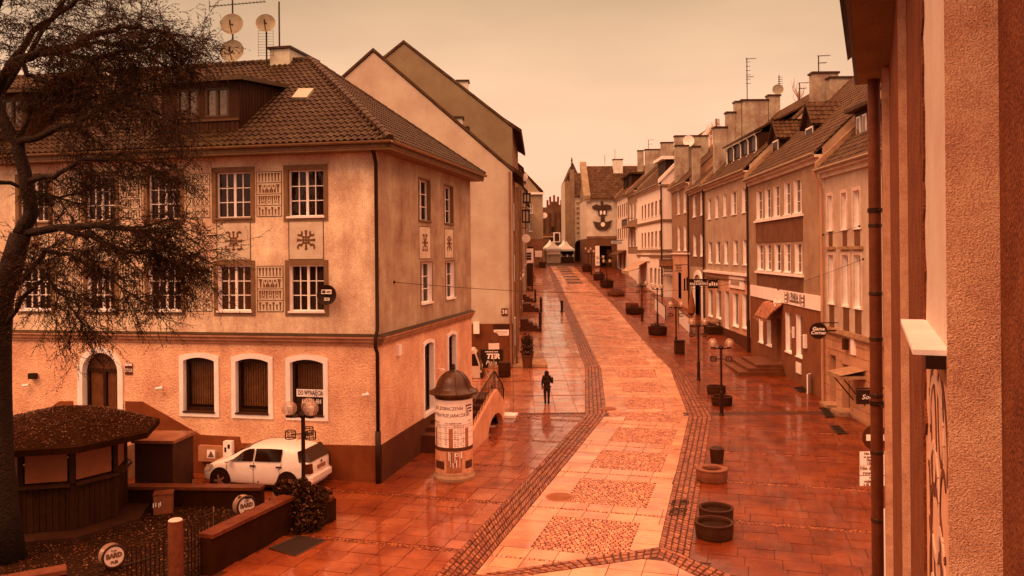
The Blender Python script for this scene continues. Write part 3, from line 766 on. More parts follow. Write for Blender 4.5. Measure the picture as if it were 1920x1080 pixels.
# arched shop windows
def arched(fac, r, rise, w=.16, full=False, bottom=True, blind=True, dep=.22):
    t0, t1, z0, z1 = r; n = 13
    inner = (arch_pts(t0, t1, z1 - rise, rise, n) if full else seg_arch(t0, t1, z1 - rise, rise, n))
    oz = z1 + w
    outer = (arch_pts(t0 - w, t1 + w, z1 - rise, rise + w, n) if full else seg_arch(t0 - w, t1 + w, z1 - rise + w, rise, n))
    b = MB(); o = .05
    for k in range(n - 1): fac.pr(b, [inner[k], inner[k + 1], outer[k + 1], outer[k]], 0.002, o)
    zb = z0 - (w if bottom else 0)
    fac.pr(b, [(t0 - w, zb), (t0, zb), inner[0], outer[0]], .002, o); fac.pr(b, [(t1, zb), (t1 + w, zb), outer[-1], inner[-1]], .002, o)
    if bottom: fac.box(b, t0 + .001, t1 - .001, z0 - w, z0, .002, o)
    s_ = b.build("surround", "white", house)
    rv = MB(); edge = [(t0, z0)] + inner + [(t1, z0), (t0, z0)]
    for a, c in zip(edge, edge[1:]): rv.poly([fac.P(*a, .002), fac.P(*c, .002), fac.P(*c, -dep), fac.P(*a, -dep)])
    rv.build("reveal", "white", s_)
    return inner
for i, r in enumerate(winG):
    arched(FA, r, .12)
    f = MB(); t0, t1, z0, z1 = r
    for a in ((t0 + .002, t0 + .09, z0, z1 - .06), (t1 - .09, t1 - .002, z0, z1 - .06), (t0 + .09, t1 - .09, z0, z0 + .12)): FA.box(f, *a, -.22, -.14)
    FA.pr(f, [(t0 + .09, z1 - .16)] + [(t1 - .09, z1 - .16)] + seg_arch(t0 + .002, t1 - .002, z1 - .12, .118)[::-1], -.22, -.14)
    w = f.build("shop_window", "wood", house)
    p = MB(); FA.box(p, t0 + .09, t1 - .09, z0 + .12, z1 - .16, -.2, -.19); p.build("pane", "pane", w)
    nb = 11
    for q in range(nb):
        a = t0 + .1 + (t1 - t0 - .2) * q / nb; bl = MB(); bl.hexa([FA.P(a, z0 + .2, -.30), FA.P(a + .085, z0 + .2, -.33), FA.P(a + .085, z0 + .2, -.325), FA.P(a, z0 + .2, -.295), FA.P(a, z1 - .14, -.30), FA.P(a + .085, z1 - .14, -.33), FA.P(a + .085, z1 - .14, -.325), FA.P(a, z1 - .14, -.295)]); bl.build("blind_slat", mat("blind_fabric", (206, 100, 48), .85, .25, 4, 30, .1), w)
    bk = MB(); FA.quad(bk, t0 - .1, t1 + .1, z0 - .1, z1, -.5); bk.build("room_back", "wood", w)
    sl = MB(); FA.box(sl, t0 - .02, t1 + .02, z0 - .03, z0 + .02, -.14, .08); sl.build("sill", mat("sill_brown", (75, 28, 8), .5, .2), w)
for i, r in enumerate(sideG):
    arched(FS, r, .10, .13)
    f = MB(); t0, t1, z0, z1 = r
    for a in ((t0, t0 + .08, z0, z1 - .05), (t1 - .08, t1, z0, z1 - .05), (t0 + .08, t1 - .08, z0, z0 + .1), (t0 + .08, t1 - .08, z1 - .6, z1 - .52)): FS.box(f, *a, -.22, -.15)
    w = f.build("shop_window", "wood", house)
    p = MB(); FS.box(p, t0, t1, z0 + .1, z1, -.2, -.19); p.build("pane", "pane", w)
    folds(FS, t0, t1, z0, z1, -.32, 7).build("blind", "curtain", w)
# arched doorway
inner = arched(FA, door, dr * .92, .2, True, False)
f = MB(); t0, t1, z0, z1 = door; zs = z1 - dr * .92; tc = (t0 + t1) / 2
FA.box(f, t0, t1, zs - .05, zs + .05, -.3, -.2)
for a, c in ((t0, t0 + .09), (t1 - .09, t1), (tc - .06, tc + .06)): FA.box(f, a, c, z0, zs - .05, -.3, -.2)
w = f.build("door", "wood", house)
p = MB(); FA.pr(p, arch_pts(t0, t1, zs + .05, dr * .86, 13), -.29, -.27); p.build("fanlight", mat("fanlight_brown", (110, 45, 14), .4, .2, 4, 30, .1), w)
for a, c in ((t0 + .09, tc - .06), (tc + .06, t1 - .09)):
    folds(FA, a, c, z0 + .1, zs - .05, -.28, 6, .012).build("door_leaf", mat("door_wood", (120, 52, 18), .5, .3, 5, 30, .2, .5), w)
b = MB(); FA.box(b, t0 - 1.2, t1 + 1.6, 0.0, 1.13, .036, 1.5); b.build("door_landing", "conc", house)
# house number plate, lamps, cameras, alarm box
r = FA.rect(235, 681, 249, 702); b = MB(); FA.box(b, *r, .001, .03); p = b.build("number_plate", mat("plate_brown", (96, 30, 8), .4, .1), house)
FA.box(MB(), 0, 0, 0, 0, 0, 0); b = MB(); FA.box(b, r[0], r[1], r[3] - .085, r[3] - .005, .031, .036); b.build("plate_strip", "white", p)
rt = FA.P(0, 0) - FA.P(1, 0)
text("27/28", .17, M["white"], FA.P((r[0] + r[1]) / 2, r[2] + .14, .034), rt, (0, 0, 1), p, sx=.8)
def wall_cam(fac, px, py):
    t, z = fac.px(px, py); b = MB(); b.tube([fac.P(t, z, 0), fac.P(t, z - .03, .16)], .025, 6); b.tube([fac.P(t - .12, z - .03, .17), fac.P(t + .1, z - .06, .20)], .05, 8); b.build("security_camera", "white", house)
wall_cam(FA, 304, 724); wall_cam(FA, 689, 736); wall_cam(FA, 55, 719); wall_cam(FS, 822, 691)
t, z = FA.px(66, 704); b = MB(); FA.box(b, t - .13, t + .13, z - .1, z + .1, .03, .2); b.build("floodlight", "iron", house)
t, z = FS.px(746, 656); b = MB(); FS.box(b, t - .14, t + .14, z - .18, z + .18, .001, .1); b.build("alarm_box", "white", house)
# satellite dish with stickers on the front wall
t, z = FA.px(620, 552); c = FA.P(t, z, .32); nn = Vector((-FA.n.x * -1, FA.n.y, .12)); nrm = Vector((FA.n.x + .12, FA.n.y, .10)).normalized()
dish = thing("wall_satellite_dish", FA.P(t, z, 0), "dark round satellite dish with stickers on the front wall beside a window", "satellite dish")
def dish_geo(mb, c, nrm, R, n=24):
    nrm = Vector(nrm).normalized(); u = Vector((0, 0, 1)).cross(nrm).normalized(); w = nrm.cross(u); rings = 5; i0 = len(mb.v)
    for k in range(rings + 1):
        rr = R * max(.001, k / rings); d = -.16 * R * (1 - (k / rings) ** 2)
        for q in range(n):
            a = 2 * math.pi * q / n; mb.v.append(tuple(c + u * rr * math.cos(a) + w * rr * math.sin(a) + nrm * d))
    for k in range(rings):
        for q in range(n): a = i0 + k * n + q; b_ = i0 + k * n + (q + 1) % n; mb.f.append((a, b_, b_ + n, a + n))
    return u, w, nrm
b = MB(); u, w_, nr = dish_geo(b, c, nrm, .33); b.build("reflector", "iron", dish, smooth=True)
b = MB(); b.tube([FA.P(t, z - .02, 0), c - nr * .08], .03, 6); b.build("bracket", "dark", dish)
b = MB(); b.tube([c - w_ * .3, c + nr * .35 - w_ * .14], .012, 5); b.ball(c + nr * .36 - w_ * .14, .04, 8, 6); b.build("feed_arm", "iron", dish)
up = w_ if w_.z > 0 else -w_; rg = up.cross(nr)
def sticker(cx_, cy_, sx, sy, m):
    b = MB(); q = c + rg * cx_ + up * cy_ + nr * .01; b.prism([q - rg * sx - up * sy, q + rg * sx - up * sy, q + rg * sx + up * sy, q - rg * sx + up * sy], nr * .004); return b.build("sticker", m, dish)
sticker(0, .10, .17, .07, "white"); sticker(-.09, .10, .06, .05, "iron"); sticker(.02, -.14, .09, .05, "white")
text("HD", .1, M["iron"], c + rg * .02 - up * .14 + nr * .018, rg, up, dish)
b = MB(); q = c + rg * .07 + up * .10 + nr * .015
for dy in (.015, -.02): b.prism([q + rg * -.07 + up * (dy - .012), q + rg * .07 + up * (dy - .012), q + rg * .07 + up * (dy + .012), q - rg * .07 + up * (dy + .012)], nr * .003)
b.build("sticker_print", "dark", dish)
# rent sign in the first shop window
r = winG[0]; sg = thing("rent_sign", FA.P(r[0] + .1, r[2] + .1, -.1), "dark rent sign with white strip in the shop window nearest the drainpipe", "sign")
q = FA.rect(553, 730, 607, 777); b = MB(); FA.box(b, q[0], q[1], q[2], q[3], -.13, -.11); b.build("board", mat("sign_dark", (50, 16, 3), .4, .1), sg)
zz = FA.rect(553, 731, 607, 745); b = MB(); FA.box(b, q[0] + .01, q[1] - .01, zz[2], zz[3], -.109, -.10); b.build("strip", "white", sg)
text("DO WYNAJĘCIA", .23, mat("ink", (70, 22, 4), .6, .1), FA.P((q[0] + q[1]) / 2, (zz[2] + zz[3]) / 2, -.097), rt, (0, 0, 1), sg, sx=.52, bold=.004)
text("660 731 484", .23, M["white"], FA.P((q[0] + q[1]) / 2 - .03, zz[2] - .16, -.105), rt, (0, 0, 1), sg, sx=.6)
# eaves: soffit, gutter, rain pipe
OV = .62
for fac, L, oth in ((FA, HL, FS), (FS, HDp, FA)):
    b = MB(); fac.box(b, -OV + .02, L, ZE - .02, ZE + .04, -.1 if fac is FA else 0.0, OV - .02) if fac is FA else fac.box(b, .02, L + .15, ZE - .022, ZE + .038, 0.0, OV - .021)
    b.build("soffit", mat("soffit_wood", (140, 76, 40), .7, .25, 3, 30, .3, .4), house)
    b = MB(); fac.box(b, -OV, L + (.15 if fac is FS else 0), ZE + .04, ZE + .22, OV - .14, OV); b.build("fascia", mat("fascia_brown", (128, 70, 36), .6, .25, 3, 30, .3, .4), house)
    b = MB(); L2 = L + (.15 if fac is FS else 0)
    for k in range(6):
        a0, a1 = math.pi + math.pi * k / 6, math.pi + math.pi * (k + 1) / 6
        p0 = (OV + .08 + .085 * math.cos(a0), ZE + .25 + .085 * math.sin(a0)); p1 = (OV + .08 + .085 * math.cos(a1), ZE + .25 + .085 * math.sin(a1))
        b.poly([fac.P(-OV - .1, p0[1], p0[0]), fac.P(L2, p0[1], p0[0]), fac.P(L2, p1[1], p1[0]), fac.P(-OV - .1, p1[1], p1[0])])
    b.build("gutter", "zinc", house, smooth=True)
b = MB(); cp = FA.P(.02, 0, .09)
b.tube([FA.P(.05, ZE + .2, .62), FA.P(.05, ZE - .05, .3), FA.P(.05, ZE - .4, .1), FA.P(.05, ZC + .35, .1), FA.P(.05, ZC + .1, .27), FA.P(.05, ZC - .2, .27), FA.P(.05, ZC - .4, .12), FA.P(.05, 1.6, .12)], .062, 10)
b.tube([FA.P(.05, 1.7, .12), FA.P(.05, 0.02, .12)], .095, 10); b.build("rain_pipe", "iron", house, smooth=True)
# hip roof
RA, RZ = 5.1, 15.28
def HP(t, w, z): q = FA.P(t, z) - FA.n.to_3d() * w; return Vector((q.x, q.y, z))
ez = ZE + .26; e0 = HP(-OV, -OV, ez); e1 = HP(-OV, HDp + .2, ez); r0 = HP(RA, HDp / 2, RZ); r1 = HP(HL + 1, HDp / 2, RZ); e2 = HP(HL + 1, -OV, ez); e3 = HP(HL + 1, HDp + .2, ez)
b = MB(); b.poly([e0, e2, r1, r0]); b.poly([e0, r0, e1]); b.poly([e1, r0, r1, e3]); b.build("roof_deck", mat("roof_deck_brown", (60, 32, 14), .8, .2), house)
run = HDp / 2 + OV; sl = math.hypot(run, RZ - ez); ex = (FA.P(1, 0) - FA.P(0, 0)); up_f = (-FA.n.to_3d() * run + Vector((0, 0, RZ - ez)))
hs = (RA + OV) / sl
# dormers cut the tiling
def dspan(y):
    if y > sl: return None
    return (hs * y, HL + 1 + OV)
def dorm_tiles(y):
    return dspan(y)
roof = bpy.data.objects.new("tiled_roof", None)
tiled(house, e0 + Vector((0, 0, .02)), ex, up_f, dspan, .235, .34, "tile", 240, .05)
run2 = RA + OV; sl2 = math.hypot(run2, RZ - ez); ex2 = (FS.P(1, 0) - FS.P(0, 0)); up_s = (-FS.n.to_3d() * run2 + Vector((0, 0, RZ - ez))); hh = run / sl2; hh2 = (HDp / 2 + .2) / sl2
tiled(house, e0 + Vector((0, 0, .02)), ex2, up_s, lambda y: (hh * y, HDp + .2 + OV - hh2 * y) if y < sl2 else None, .235, .34, "tile", 60, .05)
caps(house, e0 + Vector((0, 0, .06)), r0 + Vector((0, 0, .06)), .13); caps(house, r0 + Vector((0, 0, .05)), r1 + Vector((0, 0, .05)), .13); caps(house, e1 + Vector((0, 0, .06)), r0 + Vector((0, 0, .06)), .12)
# dormers (dark boarded boxes with flat lids)
def zroof(w): return ez + (w + OV) * (RZ - ez) / run
def dormer(t0, t1, wf, ztop, wins, boards=True):
    zb = zroof(wf) - .05; wb = (ztop + .35 - ez) * run / (RZ - ez) - OV
    fr = Fac((HP(0, wf, 0).x, HP(0, wf, 0).y), FA.d, FA.n)
    b = MB(); fr.wall(b, t0, t1, zb, ztop, wins); b.poly([HP(t0, wf, zb), HP(t0, wf, ztop), HP(t0, wb, ztop + .3)]); b.poly([HP(t1, wf, zb), HP(t1, wf, ztop), HP(t1, wb, ztop + .3)])
    d = b.build("dormer", "wood", house)
    b = MB(); o = .3
    P = [HP(t0 - .25, wf - o, ztop - .02), HP(t1 + .25, wf - o, ztop - .02), HP(t1 + .25, wb + .2, ztop + .36), HP(t0 - .25, wb + .2, ztop + .36)]
    b.prism(P, (0, 0, .14)); b.build("dormer_roof", mat("dormer_lid", (82, 44, 20), .5, .3, 3, 30, .3), d)
    # upright boards on the cheek towards the street and on the front apron
    n = int((wb - wf) / .2); bd = []
    for i in range(n):
        w0 = wf + .2 * i; zt = ztop + .3 * (w0 - wf) / (wb - wf); z_ = zroof(w0)
        if zt - z_ > .1:
            q = MB(); q.hexa([HP(t0, w0 + .01, z_), HP(t0 - .02, w0 + .01, z_), HP(t0 - .02, w0 + .18, z_ + .1), HP(t0, w0 + .18, z_ + .1), HP(t0, w0 + .01, zt), HP(t0 - .02, w0 + .01, zt), HP(t0 - .02, w0 + .18, zt), HP(t0, w0 + .18, zt)]); q.build("board", "wood", d)
    n = int((t1 - t0) / .16); zw = wins[0][2] - .1
    fr.box(MB(), 0, 0, 0, 0, 0, 0); q = MB(); fr.box(q, t0, t1, zw - .05, zw + .03, .001, .08); q.build("apron_rail", mat("rail_brown", (86, 40, 14), .6, .2), d)
    for i in range(n):
        q = MB(); a = t0 + (t1 - t0) * i / n; fr.box(q, a + .008, a + (t1 - t0) / n - .008, zb, zw - .05, .001, .03); q.build("board", "wood", d)
    for wr in wins:
        f = MB(); a, c, z0, z1 = wr
        for u in ((a, a + .08, z0, z1), (c - .08, c, z0, z1), ((a + c) / 2 - .05, (a + c) / 2 + .05, z0 + .06, z1 - .06), (a + .08, c - .08, z0, z0 + .06), (a + .08, c - .08, z1 - .06, z1)): fr.box(f, *u, -.1, .0)
        w = f.build("dormer_window", mat("window_brown", (70, 34, 12), .5, .2), d)
        for s_ in range(2):
            aa = a + .08 if s_ == 0 else (a + c) / 2 + .05; cc = (a + c) / 2 - .05 if s_ == 0 else c - .08
            p = MB(); fr.box(p, aa, cc, z0 + .06, z1 - .06, -.07, -.06); p.build("pane", mat("dormer_glass", (90, 46, 20), .08, .5, 3, 6, .0, spec=.9), w)
    return d
fw = .25; FD = Fac((HP(0, fw, 0).x, HP(0, fw, 0).y), FA.d, FA.n)
t_r = FD.px(449, 200)[0]; t_l = FD.px(303, 200)[0]
w1 = FD.rect(385, 168, 429, 222); w2 = FD.rect(332, 168, 372, 222); zt = FD.px(449, 151)[1]
dormer(t_r, t_l, fw, zt, [(w1[0], w1[1], w2[2], w2[3]), (w2[0], w2[1], w2[2], w2[3])])
t_r = FD.px(52, 200)[0]; w1 = FD.rect(4, 190, 42, 228); dormer(t_r, t_r + 3.2, fw, zt, [(w1[0], w1[1], w2[2], w2[3])])
# roof hatch
k_ = 0
t, w = None, None
def on_roof(px, py):
    # sight line against the front roof plane
    kx, s_ = ray(px, py); n_ = ex.cross(up_f).normalized(); o = Vector((0, 0, CAMH)); d = Vector((kx, 1, s_)); q = (e0 - o).dot(n_) / d.dot(n_); return o + d * q
hp = [on_roof(549, 190), on_roof(577, 190), on_roof(590, 173), on_roof(562, 173)]; nrf = ex.normalized().cross(up_f.normalized()); nrf = nrf if nrf.z > 0 else -nrf
b = MB(); b.prism([p + nrf * .04 for p in hp], nrf * .12); b.build("roof_hatch", mat("hatch_zinc", (176, 128, 90), .35, .1, 3, 40, .1), house)
# chimneys
def chimney(t, w, z0, z1, L, wd, m="conc", parent=None, slope=0.0):
    b = MB(); P = [HP(t, w, z0), HP(t + L, w, z0), HP(t + L, w + wd, z0), HP(t, w + wd, z0)]; Q = [HP(t, w, z1 - slope), HP(t + L, w, z1), HP(t + L, w + wd, z1), HP(t, w + wd, z1 - slope)]
    b.hexa(P + Q); c = b.build("chimney", m, parent or house)
    b = MB(); e = .08
    A_ = [HP(t - e, w - e, z1 - slope + .01), HP(t + L + e, w - e, z1 + .01), HP(t + L + e, w + wd + e, z1 + .01), HP(t - e, w + wd + e, z1 - slope + .01)]
    b.prism(A_, (0, 0, .09)); b.build("chimney_cap", "dark", c)
ch_m = mat("chimney_plaster", (205, 150, 106), .85, .25, 2, 30, .4, .8)
def hpx(px, w): 
    f_ = Fac((HP(0, w, 0).x, HP(0, w, 0).y), FA.d, FA.n); return f_
f_ = hpx(0, 5.4); a = f_.px(543, 118)[0]; c = f_.px(506, 118)[0]; zt_ = f_.px(506, 93)[1]
chimney(a, 5.4, 14.2, zt_, c - a, 2.6, ch_m)
a = f_.px(206, 130)[0]; c = f_.px(150, 130)[0]; zt_ = f_.px(150, 111)[1]; chimney(a, 5.4, 14.2, zt_, c - a, .9, ch_m)
# aerials on the ridge
def antenna(name, px, pybase, pytop, w, label, dishes, yagi=None, comb=None):
    f_ = hpx(0, w); t, z0 = f_.px(px, pybase); p = HP(t, w, z0 - .5); th = thing(name, p, label, "antenna")
    zt = f_.px(px, pytop)[1]; b = MB(); b.tube([p, (p.x, p.y, zt)], .035, 6); b.build("mast", "dark", th)
    for (dx, dy, R) in dishes:
        _, dz = f_.px(px, dy); c = Vector((p.x + .02, p.y - .18, dz)); b = MB(); nr = Vector((dx, -1, .22)); u, w_, nr = dish_geo(b, c, nr, R, 28); d = b.build("dish", mat("dish_grey", (146, 102, 66), .5, .25, 3, 25, .1, 1.0), th, smooth=True)
        b = MB(); b.tube([c - Vector((0, 0, R * .95)), c + nr * .55 * R - Vector((0, 0, R * .25))], .02, 5); b.tube([c + nr * .5 * R - Vector((0, 0, R * .35)), c + nr * .62 * R + Vector((0, 0, R * .05))], .035, 6); b.build("feed_arm", "dark", d)
        b = MB(); b.tube([c - nr * .1 * R, (p.x, p.y, dz)], .04, 6); b.build("bracket", "dark", d)
    if yagi:
        b = MB(); zb = f_.px(px, yagi)[1]; L = 1.15; b.tube([(p.x - .95, p.y, zb - .06), (p.x + 1.35, p.y, zb + .12)], .018, 4)
        for i in range(16): x = -.9 + 2.2 * i / 15; b.tube([(p.x + x, p.y - .16, zb - .06 + .08 * (x + .95)), (p.x + x, p.y + .16, zb - .06 + .08 * (x + .95))], .008, 3); b.tube([(p.x + x, p.y, zb - .10 + .08 * (x + .95)), (p.x + x, p.y, zb + .0 + .08 * (x + .95))], .006, 3)
        b.tube([(p.x - .95, p.y, zb - .25), (p.x - .95, p.y, zb + .18)], .015, 4); b.build("yagi_aerial", "dark", th)
    if comb:
        b = MB(); zb = f_.px(px, comb)[1]
        for i in range(10): b.tube([(p.x - .32, p.y - .1, zb - .5 + i * .11), (p.x + .32, p.y - .1, zb - .5 + i * .11)], .007, 3)
        for x in (-.3, 0, .3): b.tube([(p.x + x, p.y - .1, zb - .55), (p.x + x, p.y - .1, zb + .55)], .007, 3)
        b.build("grid_aerial", "dark", th)
antenna("roof_antenna", 437, 118, -8, 5.4, "mast on the tiled ridge carrying two dishes and a long aerial", [(.05, 47, .46), (-.02, 97, .48)], yagi=9)
antenna("roof_antenna", 500, 106, 40, 5.3, "mast with one dish and a grid aerial by the roof chimney", [(.1, 45, .39)], comb=82)
antenna("roof_antenna", 524, 96, 3, 6.4, "bare thin pole standing behind the roof chimney", [])
# meter cabinets on the plinth
r = FA.rect(378, 834, 425, 863); mc = thing("meter_cabinet", FA.P(r[0], r[2], .1), "wide beige meter cabinet with warning triangle on the dark plinth", "cabinet")
b = MB(); FA.box(b, *r, .036, .2); b.build("body", mat("cabinet_beige", (196, 100, 55), .6, .2, 4, 40, .2, .3), mc)
b = MB(); FA.box(b, (r[0] + r[1]) / 2 - .16, (r[0] + r[1]) / 2 + .14, r[2] + .12, r[3] - .12, .2005, .204); b.build("notice", "white", mc)
tc = (r[0] + r[1]) / 2; b = MB(); FA.pr(b, [(tc - .13, r[2] + .15), (tc + .11, r[2] + .15), (tc - .01, r[3] - .15)], .2045, .208); b.build("warning_triangle", "motif", mc)
for dz in (.03, .10, .17): b = MB(); FA.box(b, tc - .34, tc - .18, r[2] + .13 + dz, r[2] + .155 + dz, .2005, .204); b.build("print_line", "motif", mc)
r = FA.rect(425, 825, 441, 862); mc = thing("meter_cabinet", FA.P(r[0], r[2], .1), "narrow white meter box beside the wide beige cabinet", "cabinet")
b = MB(); FA.box(b, r[0] + .012, r[1], r[2], r[3], .036, .22); b.build("body", "white", mc); b = MB(); FA.box(b, r[0] + .06, r[0] + .15, r[3] - .24, r[3] - .1, .2205, .226); b.build("meter_glass", "iron", mc); b = MB(); FA.box(b, r[1] - .12, r[1] - .05, r[3] - .36, r[3] - .2, .2205, .226); b.build("lock", "iron", mc)
# ================================================================ LEFT ROW AND THE FAR END
M.update(
 gable1=mat("gable_plaster_pale", (204, 140, 98), .9, .2, .5, 30, .4, .5, fw=.6),
 gable2=mat("gable_plaster_dark", (146, 96, 58), .9, .2, .5, 30, .4, .4, fw=.6),
 rowwall=mat("row_plaster", (150, 78, 44), .9, .3, 1, 30, .4, .7),
 brick=mat("far_brick", (112, 56, 28), .9, .3, 1.2, 25, .5),
 tent=mat("tent_canvas", (236, 176, 136), .7, .08, 2, 20, .1),
)
def gable_house(name, label, Y0, Y1, apex_px, eave_px, m, x0=0.0, x1=0.0, hole=None):
    ap = at(*apex_px, Y0); ev = at(*eave_px, Y0); h = thing(name, (x0, Y0, g(Y0)), label, "house")
    ev.x = x0; half = x0 - ap.x; zb = g(Y0) - 1
    fr = Fac((x0, Y0), (-1, 0), (0, -1)); P = [(0, zb), (0, ev.z), (half, ap.z), (2 * half, ev.z), (2 * half, zb)]
    b = MB(); b.poly([fr.P(*p) for p in P]); b_ = MB(); b_.poly([(x1 - t, Y1, z) for t, z in P]); b_.build('back_wall', m, h)
    b.build("gable_wall", m, h)
    b = MB(); b.poly([(x0, Y0, zb), (x1, Y1, zb), (x1, Y1, ev.z), (x0, Y0, ev.z)]); b.poly([(x0 - 2 * half, Y0, zb), (x1 - 2 * half, Y1, zb), (x1 - 2 * half, Y1, ev.z), (x0 - 2 * half, Y0, ev.z)])
    b.build("street_wall", "rowwall", h)
    # verge and roof slabs
    b = MB(); sl = Vector((half, 0, ev.z - ap.z)); o = .5
    for sx, xe in ((1, ev.x), (-1, x0 - 2 * half)):
        A = Vector((ap.x, Y0 - .08, ap.z + .06)); E = Vector((xe + sx * .15, Y0 - .08, ev.z - .06)); d2 = Vector((x1 - x0, Y1 - Y0 + .1, 0))
        b.hexa([A, E, E + d2, A + d2, A + Vector((0, 0, .2)), E + Vector((0, 0, .2)), E + d2 + Vector((0, 0, .2)), A + d2 + Vector((0, 0, .2))])
    b.build("roof", "tile2", h)
    # eave hood over the street
    b = MB(); z = ev.z; b.hexa([(x0 - .9, Y0 + .0, z + .75), (x0 + .62, Y0 + .0, z - .35), (x1 + .62, Y1, z - .35), (x1 - .9, Y1, z + .75), (x0 - .9, Y0, z + .95), (x0 + .66, Y0, z - .1), (x1 + .66, Y1, z - .1), (x1 - .9, Y1, z + .95)])
    b.build("eave", "wood", h)
    return h, fr, ap, ev
g1, f1, ap1, ev1 = gable_house("gable_house", "tall pale blank gable house behind the corner house with number 38", 50.0, 58.0, (700, 98), (957, 322), "gable1", 0.05, .25)
g2, f2, ap2, ev2 = gable_house("gable_house", "taller darker blank gable rising behind the pale gable", 58.0, 72.0, (757, 82), (961, 240), "gable2", .1, .6)
def chim(h, c, sx, sy, z0, z1, m="conc"):
    b = MB(); b.box((c[0], c[1], z0), sx, sy, z1 - z0); o = b.build("chimney", m, h); b = MB(); b.box((c[0], c[1], z1), sx + .2, sy + .2, .12); b.build("chimney_cap", "dark", o)
ch2 = mat("chimney_pale", (232, 172, 128), .85, .2, 2, 30, .3, .6)
p = at(868, 155, 62); chim(g2, (p.x, 62), .8, .9, p.z - 4.2, p.z, ch2); p = at(883, 182, 63); chim(g2, (p.x, 63), .42, .6, p.z - 3.2, p.z, ch2)
p = at(855, 224, 53.5); chim(g1, (p.x, 53.5), .85, .9, p.z - 3.2, p.z, ch2); p = at(872, 242, 54.5); chim(g1, (p.x, 54.5), .42, .6, p.z - 2.6, p.z, ch2)
# dark plinth, sign board, number and cabinets on the pale gable
b = MB(); zt = f1.px(920, 607)[1]; f1.box(b, .02, 6.0, g(50) - .4, zt, .001, .04); b.build("plinth", mat("gable_plinth", (120, 48, 16), .85, .25, 1.5, 30, .4, .5), g1)
r = f1.rect(901, 655, 943, 689); sg = thing("pizza_sign", f1.P(r[0], r[2], .1), "dark pizza board with large pale slanted letters on the gable plinth", "sign")
b = MB(); f1.box(b, *r, .045, .09); b.build("board", mat("board_black", (44, 14, 3), .5, .1), sg)
RT = Vector((1, 0, 0)); UP = Vector((0, 0, 1))
text("TER", .42, M["white"], f1.P(r[0] + .62, r[2] + .68, .095), RT, UP, sg, sx=1.15, shear=.2, bold=.02)
text("Pizza", .34, M["white"], f1.P(r[0] + .72, r[2] + .30, .095), RT, UP, sg, shear=.3)
for q in range(8): b = MB(); f1.box(b, r[0] + .3 + .1 * q, r[0] + .37 + .1 * q, r[2] + .94, r[2] + 1.0, .0905, .096); b.build("print_block", "white", sg)
r = f1.rect(940, 578, 952, 592); b = MB(); f1.box(b, *r, .001, .04); p = b.build("number_plate", mat("plate_brown", (96, 30, 8), .4, .1), g1); text("38", .36, M["white"], f1.P((r[0] + r[1]) / 2, (r[2] + r[3]) / 2, .044), RT, UP, p)
r = f1.rect(888, 603, 899, 625); b = MB(); f1.box(b, *r, .05, .3); b.build("cabinet", "white", g1)
r = f1.rect(925, 608, 956, 618); b = MB(); f1.box(b, *r, .045, .07); b.build("sign_panel", "dark", g1)
r = f1.rect(926, 618, 954, 629); b = MB(); f1.box(b, *r, .045, .07); p = b.build("sign_panel", "white", g1)
for dz in (.25, .5, .72): b = MB(); f1.box(b, r[0] + .08, r[1] - .08, r[2] + (r[3] - r[2]) * dz - .012, r[2] + (r[3] - r[2]) * dz + .012, .0705, .074); b.build("print_line", "motif", p)
r = (0.02, .45); b = MB(); b.tube([f1.P(.16, g(50) + .1, .12), f1.P(.16, ev1.z, .12)], .07, 8); b.build("rain_pipe", "rowwall", g1)
b = MB(); b.box((.3, 51.2, g(51)), 3.6, 2.6, .17); b.build("kerb_step", "conc", g1)
# row houses behind: only their street faces, seen almost edge on
LRd = Vector((2.2 - .6, 127 - 72)).normalized(); LRf = Fac((.6, 72), LRd, (LRd.y, -LRd.x))
def row_left(Y0, Y1, eave, m, label, o=0.0):
    x0 = .6 + (Y0 - 72) * .029 + o; x1 = .6 + (Y1 - 72) * .029 + o; h = thing("row_house", (x0, Y0, g(Y0)), label, "house"); f_ = Fac((x0, Y0), (x1 - x0, Y1 - Y0), (Y1 - Y0, x0 - x1)); L = math.hypot(x1 - x0, Y1 - Y0)
    z = g(Y0) + eave; hol = []
    n = int(L / 2.4)
    for lev in range(3):
        for i in range(n): a = .7 + (L - 1.4) * (i + .5) / n; hol.append((a - .55, a + .55, g(Y0) + 1.0 + lev * 3.1, g(Y0) + 2.8 + lev * 3.1))
    hol = [q for q in hol if q[3] < z - .4]
    b = MB(); f_.wall(b, 0, L, g(Y0) - 1, z, hol); b.poly([(x0, Y0, g(Y0) - 1), (x0 - 10, Y0, g(Y0) - 1), (x0 - 10, Y0, z), (x0 - 5, Y0, z + 4.6), (x0, Y0, z)]); b.poly([(x1, Y1, g(Y0) - 1), (x1 - 10, Y1, g(Y0) - 1), (x1 - 10, Y1, z), (x1 - 5, Y1, z + 4.6), (x1, Y1, z)]); b.build("wall", m, h)
    b = MB(); b.prism([(x0 + .4, Y0, z - .2), (x0 - 5, Y0, z + 4.7), (x0 - 5, Y1, z + 4.7), (x1 + .4, Y1, z - .2)], (0, 0, .15)); b.build("roof", "tile2", h)
    for q in hol: window(h, f_, q, .15, 2, 2, each=False, sill="white", ft=.08)
    b = MB(); b.tube([f_.P(.25, z, .12), f_.P(.25, g(Y0), .12)], .07, 6); b.build("rain_pipe", "zinc", h)
    b = MB(); f_.box(b, 0, L, g(Y0) + 3.5, g(Y0) + 3.7, .001, .1); b.build("cornice", "white", h)
    return h, f_
row_left(72, 88, 13.4, "rowwall", "brown row house seen edge on beyond the two blank gables", .1)
row_left(88, 106, 11.6, "gable1", "paler row house seen edge on before the far gabled house", .3)
row_left(106, 127, 10.8, "gable2", "low shaded row house touching the far gabled house", .2)
